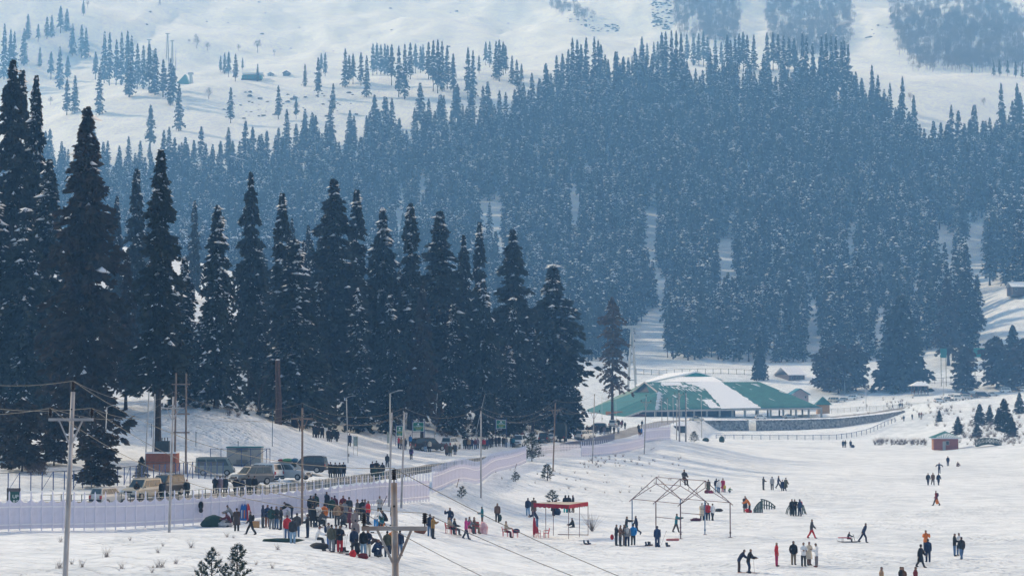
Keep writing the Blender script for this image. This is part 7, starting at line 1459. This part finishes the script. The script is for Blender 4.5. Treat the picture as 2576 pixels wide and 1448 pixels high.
seated('a6', 1130, 750, 85, 'brown', 'khaki', 'person in brown shawl seated facing right on a red chair', 'red plastic chair under the person in brown', coat=False); seated('a6', 1020, 745, 60, 'grey', 'dark grey', 'person half hidden behind the magenta jacket, seated', 'red plastic chair half hidden behind the walking person')
seated('a6', 1900, 842, 80, 'beige', 'maroon', 'person in beige shawl and maroon skirt seated right of the row', 'red plastic chair under the person in beige shawl')
chair(pp('a6', 1210, 730), 0, 'empty red chair turned towards the camera'); chair(pp('a6', 2140, 862), 100, 'red chair with a blue jacket on it'); chair(pp('a7', 350, 1165), 20, 'red chair beside the left canopy post'); chair(pp('a7', 555, 1165), 280, 'red chair facing left inside the canopy'); chair(pp('a7', 300, 1120), 180, 'stacked red chair behind the left canopy post')
def blob_thing(name, label, cat, p, r, col, seed=1, jit=.18, z=.6, m=None):
    b = MB(); b.blob((0, 0, r[2] * z), r, 10, 7, 0, jit, random.Random(seed)); o = b.obj(name, [m or cloth(col)], None, True); o.location = p; return tag(o, label, cat)
blob_thing('jacket_heap', 'crumpled blue jacket lying on the red chair', 'jacket', pp('a6', 2155, 862) + Vector((0, 0, .44)), (.32, .25, .2), 'dark blue', 3)
blob_thing('pink_bundle', 'pink and white cloth bundle beside the seated people', 'bundle', pp('a6', 1370, 765), (.42, .3, .62), 'pink', 4, m=mat('pink_cloth', (.55, .22, .25), .85, col2=(.75, .6, .62), scale=3))
blob_thing('folded_tube', 'dark folded snow tube in front of the red jacket group', 'bag', pp('b4', 1085, 1300), (.55, .3, .2), 'maroon', 5); blob_thing('folded_tube', 'dark folded snow tube right of the red jacket group', 'bag', pp('b4', 1635, 1070), (.5, .3, .2), 'charcoal', 6)
blob_thing('bag', 'crimson bag at the feet of the olive coat', 'bag', pp('b4', 1345, 632), (.3, .25, .28), 'dark red', 7); blob_thing('bag', 'bright red bag right of the olive coat', 'bag', pp('b4', 1445, 632), (.36, .25, .24), 'crimson', 8); blob_thing('bag', 'red bag on the snow beside the orange jacket', 'bag', pp('a1', 690, 903), (.4, .3, .28), 'red', 9)
blob_thing('pushchair', 'small dark pushchair beside the far group', 'pushchair', pp('z5', 608, 529), (.4, .4, .45), 'navy', 10); blob_thing('suitcase', 'navy wheeled bag behind the red canopy', 'bag', pp('a7', 805, 620), (.42, .3, .45), 'navy', 11, .1)
blob_thing('tarpaulin_heap', 'dark green tarpaulin heap under the bending man', 'tarpaulin', pp('a5', 390, 880), (.95, .6, .6), 'dark green', 12); blob_thing('sack', 'grey sack beside the green tarpaulin heap', 'sack', pp('a5', 690, 880), (.6, .4, .38), 'light grey', 13); blob_thing('tarpaulin_roll', 'dark teal tarpaulin lying before the red jacket skier', 'tarpaulin', pp('a2', 625, 1385), (1.5, .35, .17), 'dark green', 14, .15)
blob_thing('bean_bag', 'dark tyre tube under the person in white', 'tube', pp('a4', 120, 800), (.62, .45, .26), 'charcoal', 15); blob_thing('bag', 'red bag left of the crouching skier', 'bag', pp('a4', 905, 985), (.22, .2, .28), 'red', 16); blob_thing('bag', 'red bag at the feet of the light jeans', 'bag', pp('a4', 1150, 1025), (.34, .22, .22), 'dark red', 17); blob_thing('bag', 'orange bag behind the rusty crossarm', 'bag', pp('a3', 1490, 1010), (.35, .25, .28), 'orange', 18); blob_thing('sack', 'brown sack on the snow right of the rusty pole', 'sack', pp('z2', 1672, 1140), (.5, .35, .32), 'rust', 19)
blob_thing('panda_bag', 'white bag held by the bending man at the fence', 'bag', pp('a2', 760, 775), (.32, .22, .42), 'light grey', 20); blob_thing('drum', 'green cable drum past the fence end, right one', 'drum', pp('z4', 1157, 490), (.7, .7, .95), 'dark green', 21, .02); blob_thing('drum', 'low dark green drum past the fence end, left one', 'drum', pp('z4', 1043, 484), (.75, .6, .5), 'dark green', 22, .05)
blob_thing('carrier_bag', 'red carrier bag held behind the dark green jacket', 'bag', pp('a8', 300, 1215) + Vector((0, 0, .55)), (.16, .1, .24), 'red', 23, .05); blob_thing('shoulder_bag', 'dark shoulder bag hanging beside the brown jacket', 'bag', pp('a6', 1765, 480) + Vector((0, 0, .15)), (.2, .12, .34), 'dark green', 24, .05); blob_thing('carry_bag', 'orange bag carried by the walker in dark red', 'bag', pp('z5', 1208, 944) + Vector((0, -.15, .3)), (.2, .1, .28), 'orange', 25, .05)
# backpack hanging on the lilac fence
q = [a_ for a_ in polyline(uD([(300, 150), (500, 154.5), (660, 159)]), .5)]; q = min(q, key=lambda a_: abs(1288 + a_.x / a_.y * F - (740 + 190 * .1519) * KP)); bk = thing('backpack', 'black backpack hanging on the lilac fence', 'backpack', (q.x, q.y - .18, ground(q.x, q.y) + 1.0)); b = MB(); b.blob((0, 0, .55), (.22, .13, .34), 8, 6); b.obj('bag', [cloth('black')], bk, True); b = MB(); b.blob((.02, -.06, .15), (.18, .1, .2), 8, 5); b.obj('pocket', [cloth('charcoal')], bk, True)
# --- colourful sledge boards leaning on the fence
M_W = {k: mat('board_' + k, c, .4, var=.1, scale=4) for k, c in {'blue': (.02, .13, .42), 'white': (.7, .7, .72), 'red': (.5, .03, .03), 'yellow': (.65, .45, .04), 'purple': (.12, .06, .25), 'orange': (.6, .2, .04)}.items()}
for i, (x, c, st_) in enumerate([(935, 'yellow', 'purple'), (1085, 'blue', 'white'), (1130, 'white', 'yellow'), (1160, 'blue', 'orange'), (1195, 'purple', 'red'), (1235, 'orange', 'yellow'), (1275, 'red', 'white')]):
    p = pp('a5', x, 760 if i else 640); o = thing('sled_board', '%s pointed sled board, number %s from the left, propped by the fence' % (c, ORDN[i]) if False else '%s and %s pointed sled board propped against the lilac fence' % (c, st_), 'sled', p + Vector((0, .15 * (i % 3), 0)), R_(-8 + 5 * i), 'sled boards at the fence'); V = [(-.14, 0, .1), (.14, 0, .1), (.16, .05, .8), (.1, .15, 1.25), (0, .2, 1.5), (-.1, .15, 1.25), (-.16, .05, .8)]
    b = MB(); b.prism(V, (0, 0, 0), (0, .05, 0)); bd = b.obj('board', [M_W[c]], o); b = MB(); b.prism([(-.05, -.02, .3), (.05, -.02, .3), (.05, .06, .95), (-.05, .06, .95)], (0, 0, 0), (0, .03, 0)); b.obj('stripe', [M_W[st_]], bd)
b = MB(); b.box((0, 0, .25), (.5, .4, .5)); o = b.obj('crate', [M_WOOD]); o.location = pp('a5', 1450, 900); tag(o, 'small yellowish wooden crate on the snow by the left row', 'crate')
# --- sled with a child
p = pp('b3', 1255, 565); sl = thing('sled', 'small wooden sled with red seat carrying a child', 'sled', p, R_(3)); 
for y in (-.22, .22): m = MB(); m.tube([(-.95, y, .12), (-.6, y, .04), (.7, y, .04), (1.05, y, .14)], .025, 5); m.obj('runner', [M_TRIM], sl)
for x in (-.5, .3):
    for y in (-.22, .22): tubep('strut', (x, y, .04), (x, y, .36), .02, M_TRIM, sl, 4)
m = MB(); m.box((-.3, 0, .40), (1.1, .42, .06)); m.obj('seat', [M_REDP], sl); tubep('steering_bar', (.6, 0, .05), (.45, 0, .65), .02, M_TRIM, sl, 5); tubep('handle', (.45, -.25, .65), (.45, .25, .65), .02, M_TRIM, sl, 5)
person(p + Vector((-.05, 0, .06)), 'sit_low', 90, 'charcoal', 'dark grey', '', hat='maroon', h=.68, label='child in dark clothes and maroon hat sitting on the sled', group='people on the right meadow')
a_, b_ = p + Vector((.75, 0, .3)), pp('b3', 1575, 572) + Vector((.1, 0, .95)); m = MB(); m.tube([a_ - p, (a_ + b_) / 2 - p - Vector((0, 0, .08)), b_ - p], .01, 4); o = m.obj('tow_rope', [M_PALEM]); o.location = p; tag(o, 'thin tow rope from the sled to the leaning person', 'rope')
# --- green arched rails and barrier
def arch_rail(label, p, L, h, k0, k1, face=0, slats=6):
    o = thing('arched_rail', label, 'railing', p, R_(face)); f = lambda t: h * (1 - (1 - t) ** 2) if k0 < k1 else h * (1 - t * t)
    m = MB(); pts = [(L * i / 8, 0, .25 + f(i / 8)) for i in range(9)]; m.tube(pts, .06, 6); m.obj('top_rail', [M_GREENM], o); m = MB(); m.tube([(x, 0, z * .45) for x, y, z in pts], .05, 5); m.obj('lower_rail', [M_GREENM], o)
    for i in range(slats): t = (i + .5) / slats; m = MB(); m.box((L * t, .03, (.25 + f(t)) / 2), (.14, .05, .25 + f(t))); m.obj('slat', [M_GREENM], o)
p = pp('a1', 810, 908); arch_rail('left rising half of the green arched rails in the snow', p, 1.15, 1.0, 0, 1, 20); p = pp('a1', 980, 822); arch_rail('right falling half of the green arched rails in the snow', p, 1.7, .85, 1, 0, 8)
p = pp('a1', 1850, 945); o = thing('arched_barrier', 'dark green trapezoid wooden barrier behind three people', 'barrier', p); hw_ = 230 * .1554 * KP / F * p.y
prof_ = [(-hw_, 0), (-hw_ * .9, .45), (-hw_ * .45, 1.2), (.1, 1.28), (hw_ * .62, 1.0), (hw_ * .7, .95), (hw_, 0)]
for y in (0, .9): m = MB(); m.tube([(x, y, z) for x, z in prof_], .055, 6); m.obj('frame', [M_GREENM], o)
for i in range(7): x = -hw_ * .7 + i * hw_ * .22; z = float(np.interp(x, [q[0] for q in prof_], [q[1] for q in prof_])); m = MB(); m.box((x, 0, z / 2), (.11, .04, z)); m.obj('slat', [M_GREENM], o)
# --- skis, poles, boots
M_SKI = mat('ski_red', (.3, .06, .05), .4, col2=(.6, .5, .4), scale=2); M_POLEG = mat('ski_pole', (.3, .31, .33), .4, metal=.5)
def ski(p, face, label, L=1.65): o = thing('ski', label, 'ski', p + Vector((0, 0, .02)), R_(face), 'skis'); m = MB(); m.prism([(-L / 2, 0, .0), (L / 2 - .15, 0, .0), (L / 2, 0, .10), (L / 2, 0, .115), (L / 2 - .15, 0, .02), (-L / 2, 0, .02)], (0, 0, 0), (0, .08, 0)); m.obj('blade', [M_SKI], o); m = MB(); m.box((0, .04, .06), (.28, .07, .08)); m.obj('binding', [M_TRIM], o)
def spole(p, lean, label, L=1.2): o = thing('ski_pole', label, 'ski pole', p, 0, 'ski poles'); tubep('shaft', (0, 0, 0), (lean, 0, L), .012, M_POLEG, o, 5); m = MB(); m.tube([(lean * .08, 0, .09), (lean * .09, 0, .10)], .045, 8); m.obj('basket', [M_TRIM], o); tubep('grip', (lean * .9, 0, L * .9), (lean, 0, L), .02, M_TRIM, o, 5)
q = pp('z4', 1345, 1425); ski(q + Vector((0, -.12, 0)), -8, 'near ski under the learner in black'); ski(q + Vector((.1, .15, 0)), -8, 'far ski under the learner in black'); spole(q + Vector((.45, -.1, 0)), -.1, 'ski pole in front of the learner in black', 1.25)
for i, (pn, x, y, l, lab) in enumerate([('a2', 680, 1390, -.02, 'pale ski pole left of the red jacket'), ('a2', 835, 1335, 0, 'ski pole between the red and charcoal jackets'), ('a2', 992, 1405, .05, 'ski pole right of the light jeans'), ('a4', 690, 880, .1, 'ski pole stuck in the snow beside the red trousers'), ('a4', 720, 885, .15, 'second ski pole stuck beside the red trousers'), ('a3', 1215, 800, .02, 'ski pole behind the red jacket at the back'), ('a3', 1260, 800, .03, 'second ski pole behind the red jacket at the back'), ('a4', 1335, 740, -.1, 'ski pole held by the navy jacket'), ('a8', 1840, 1150, .02, 'ski pole beside the man in dark blue'), ('a8', 1870, 1210, .45, 'leaning ski pole right of the man in dark blue')]): spole(pp(pn, x, y), l, lab)
for i, (pn, x, y, f, lab) in enumerate([('a4', 220, 860, -12, 'ski lying left of the front row'), ('a4', 420, 890, -10, 'ski lying under the grey camouflage trousers'), ('a4', 620, 915, -10, 'ski lying under the red trousers'), ('a4', 780, 950, -14, 'ski lying left of the navy backpack'), ('a3', 1290, 1175, -4, 'ski lying under the rusty crossarm'), ('a7', 1515, 1335, 5, 'ski with boots beside the bare bush'), ('a8', 1400, 1250, 8, 'ski left of the man in dark blue'), ('a2', 1600, 1040, -5, 'ski lying behind the sitting person in white')]): ski(pp(pn, x, y), f, lab)
def boots(p, label, seed, n=3):
    g = random.Random(seed); o = thing('ski_boots', label, 'ski boots', p, 0, 'piles of ski boots')
    for i in range(n):
        m = MB(); x, y = g.uniform(-.3, .3), g.uniform(-.12, .12); m.box((x, y, .08), (.3, .12, .12), g.uniform(-1, 1)); m.tube([(x - .08, y, .1), (x - .12, y, .36)], [.07, .08], 7); m.obj('boot', [cloth(g.choice(['black', 'dark grey', 'navy']))], o)
for pn, x, y, lab in (('a8', 1460, 1235, 'pile of ski boots left of the man in dark blue'), ('a8', 1800, 1265, 'ski boots beside the feet of the man in dark blue'), ('a8', 2050, 1265, 'pile of ski boots right of the man in dark blue'), ('a7', 1550, 1320, 'pair of ski boots by the bare bush'), ('a4', 690, 890, 'ski boots beside the stuck poles'), ('a4', 1500, 985, 'white ski boots being fastened'), ('a2', 1450, 1020, 'pile of boots at the back of the crowd')): boots(pp(pn, x, y), lab, int(x))
b = MB(); b.prism([(-.55, 0, .0), (.5, 0, .0), (.6, 0, .10), (.5, 0, .22), (-.55, 0, .16)], (0, 0, 0), (0, .25, 0)); o = b.obj('sled_shell', [mat('pale_red', (.5, .16, .14), .4)]); o.location = pp('a8', 2235, 1075); tag(o, 'pale red plastic sled shell lying below the steel frame', 'sled')
# --- bare bush by the canopy, poles on the fence line, tilted sticks
p = pp('a7', 1640, 1010); g = random.Random(6); m = MB()
for k in range(46): a_ = g.uniform(0, 6.28); t = g.uniform(.1, 1.1); l = g.uniform(.7, 1.7); m.tube([(0, 0, -.1), (C_(a_) * t * .5 * l, S_(a_) * t * .3 * l, l * .55), (C_(a_) * t * l, S_(a_) * t * .6 * l, l)], [.016, .01, .004], 3, cap=False)
o = m.obj('bare_bush', [M_TWIG]); o.location = p; tag(o, 'bare twiggy bush beside the right canopy post', 'bush')
for i, (pn, x, y, dx, L, lab) in enumerate([('z2', 1393, 950, .5, 1.2, 'fallen stick against the fence left of the pale pole'), ('z3', 595, 812, .25, 1.1, 'short tilted stake below the fence corner'), ('z3', 1012, 682, .25, .9, 'short tilted stake left of the young pine'), ('z4', 640, 545, .9, .5, 'low fallen plank near the far fence pole')]):
    o = thing('stake', lab, 'stake', pp(pn, x, y)); tubep('stick', (0, 0, -.05), (dx, 0, L * .8), .035, M_TUBE, o)
# people who look alike within one group are told apart by their order from the left
from collections import defaultdict
_by = defaultdict(list)
for b, w in PEOPLE:
    q = b['label'].split(','); _by[(q[0].split(' and ')[0], q[-1])].append(b)
for (a, z), bs in _by.items():
    labs = [b['label'] for b in bs]
    if len(set(labs)) == len(labs): continue
    bs.sort(key=lambda b: uv_of(b.location)[0])
    for i, b in enumerate(bs): b['label'] = '%s, %s from left,%s' % (a, ORD[i], z)
for b, w in PEOPLE:
    if len(b['label'].split()) > 16: b['label'] = b['label'].replace('person in ', 'one in ').replace(' jacket', '').replace(' the ', ' ')
# ================================================================== haze
hz = MB(); hz.box((0, 1480, 395), (5600, 3100, 870)); 
hm = bpy.data.materials.new('haze'); hm.use_nodes = True; hn = hm.node_tree; hn.nodes.clear()
pv = hn.nodes.new('ShaderNodeVolumePrincipled'); ho = hn.nodes.new('ShaderNodeOutputMaterial')
pv.inputs['Color'].default_value = (*HAZE_COLOR, 1); pv.inputs['Density'].default_value = HAZE_DENSITY; pv.inputs['Anisotropy'].default_value = 0.2
pv.inputs['Absorption Color'].default_value = (1, 1, 1, 1)
hn.links.new(pv.outputs[0], ho.inputs['Volume'])
haze = hz.obj('haze', [hm]); tag(haze, 'thin blue winter haze filling the valley air', 'haze', kind='stuff')
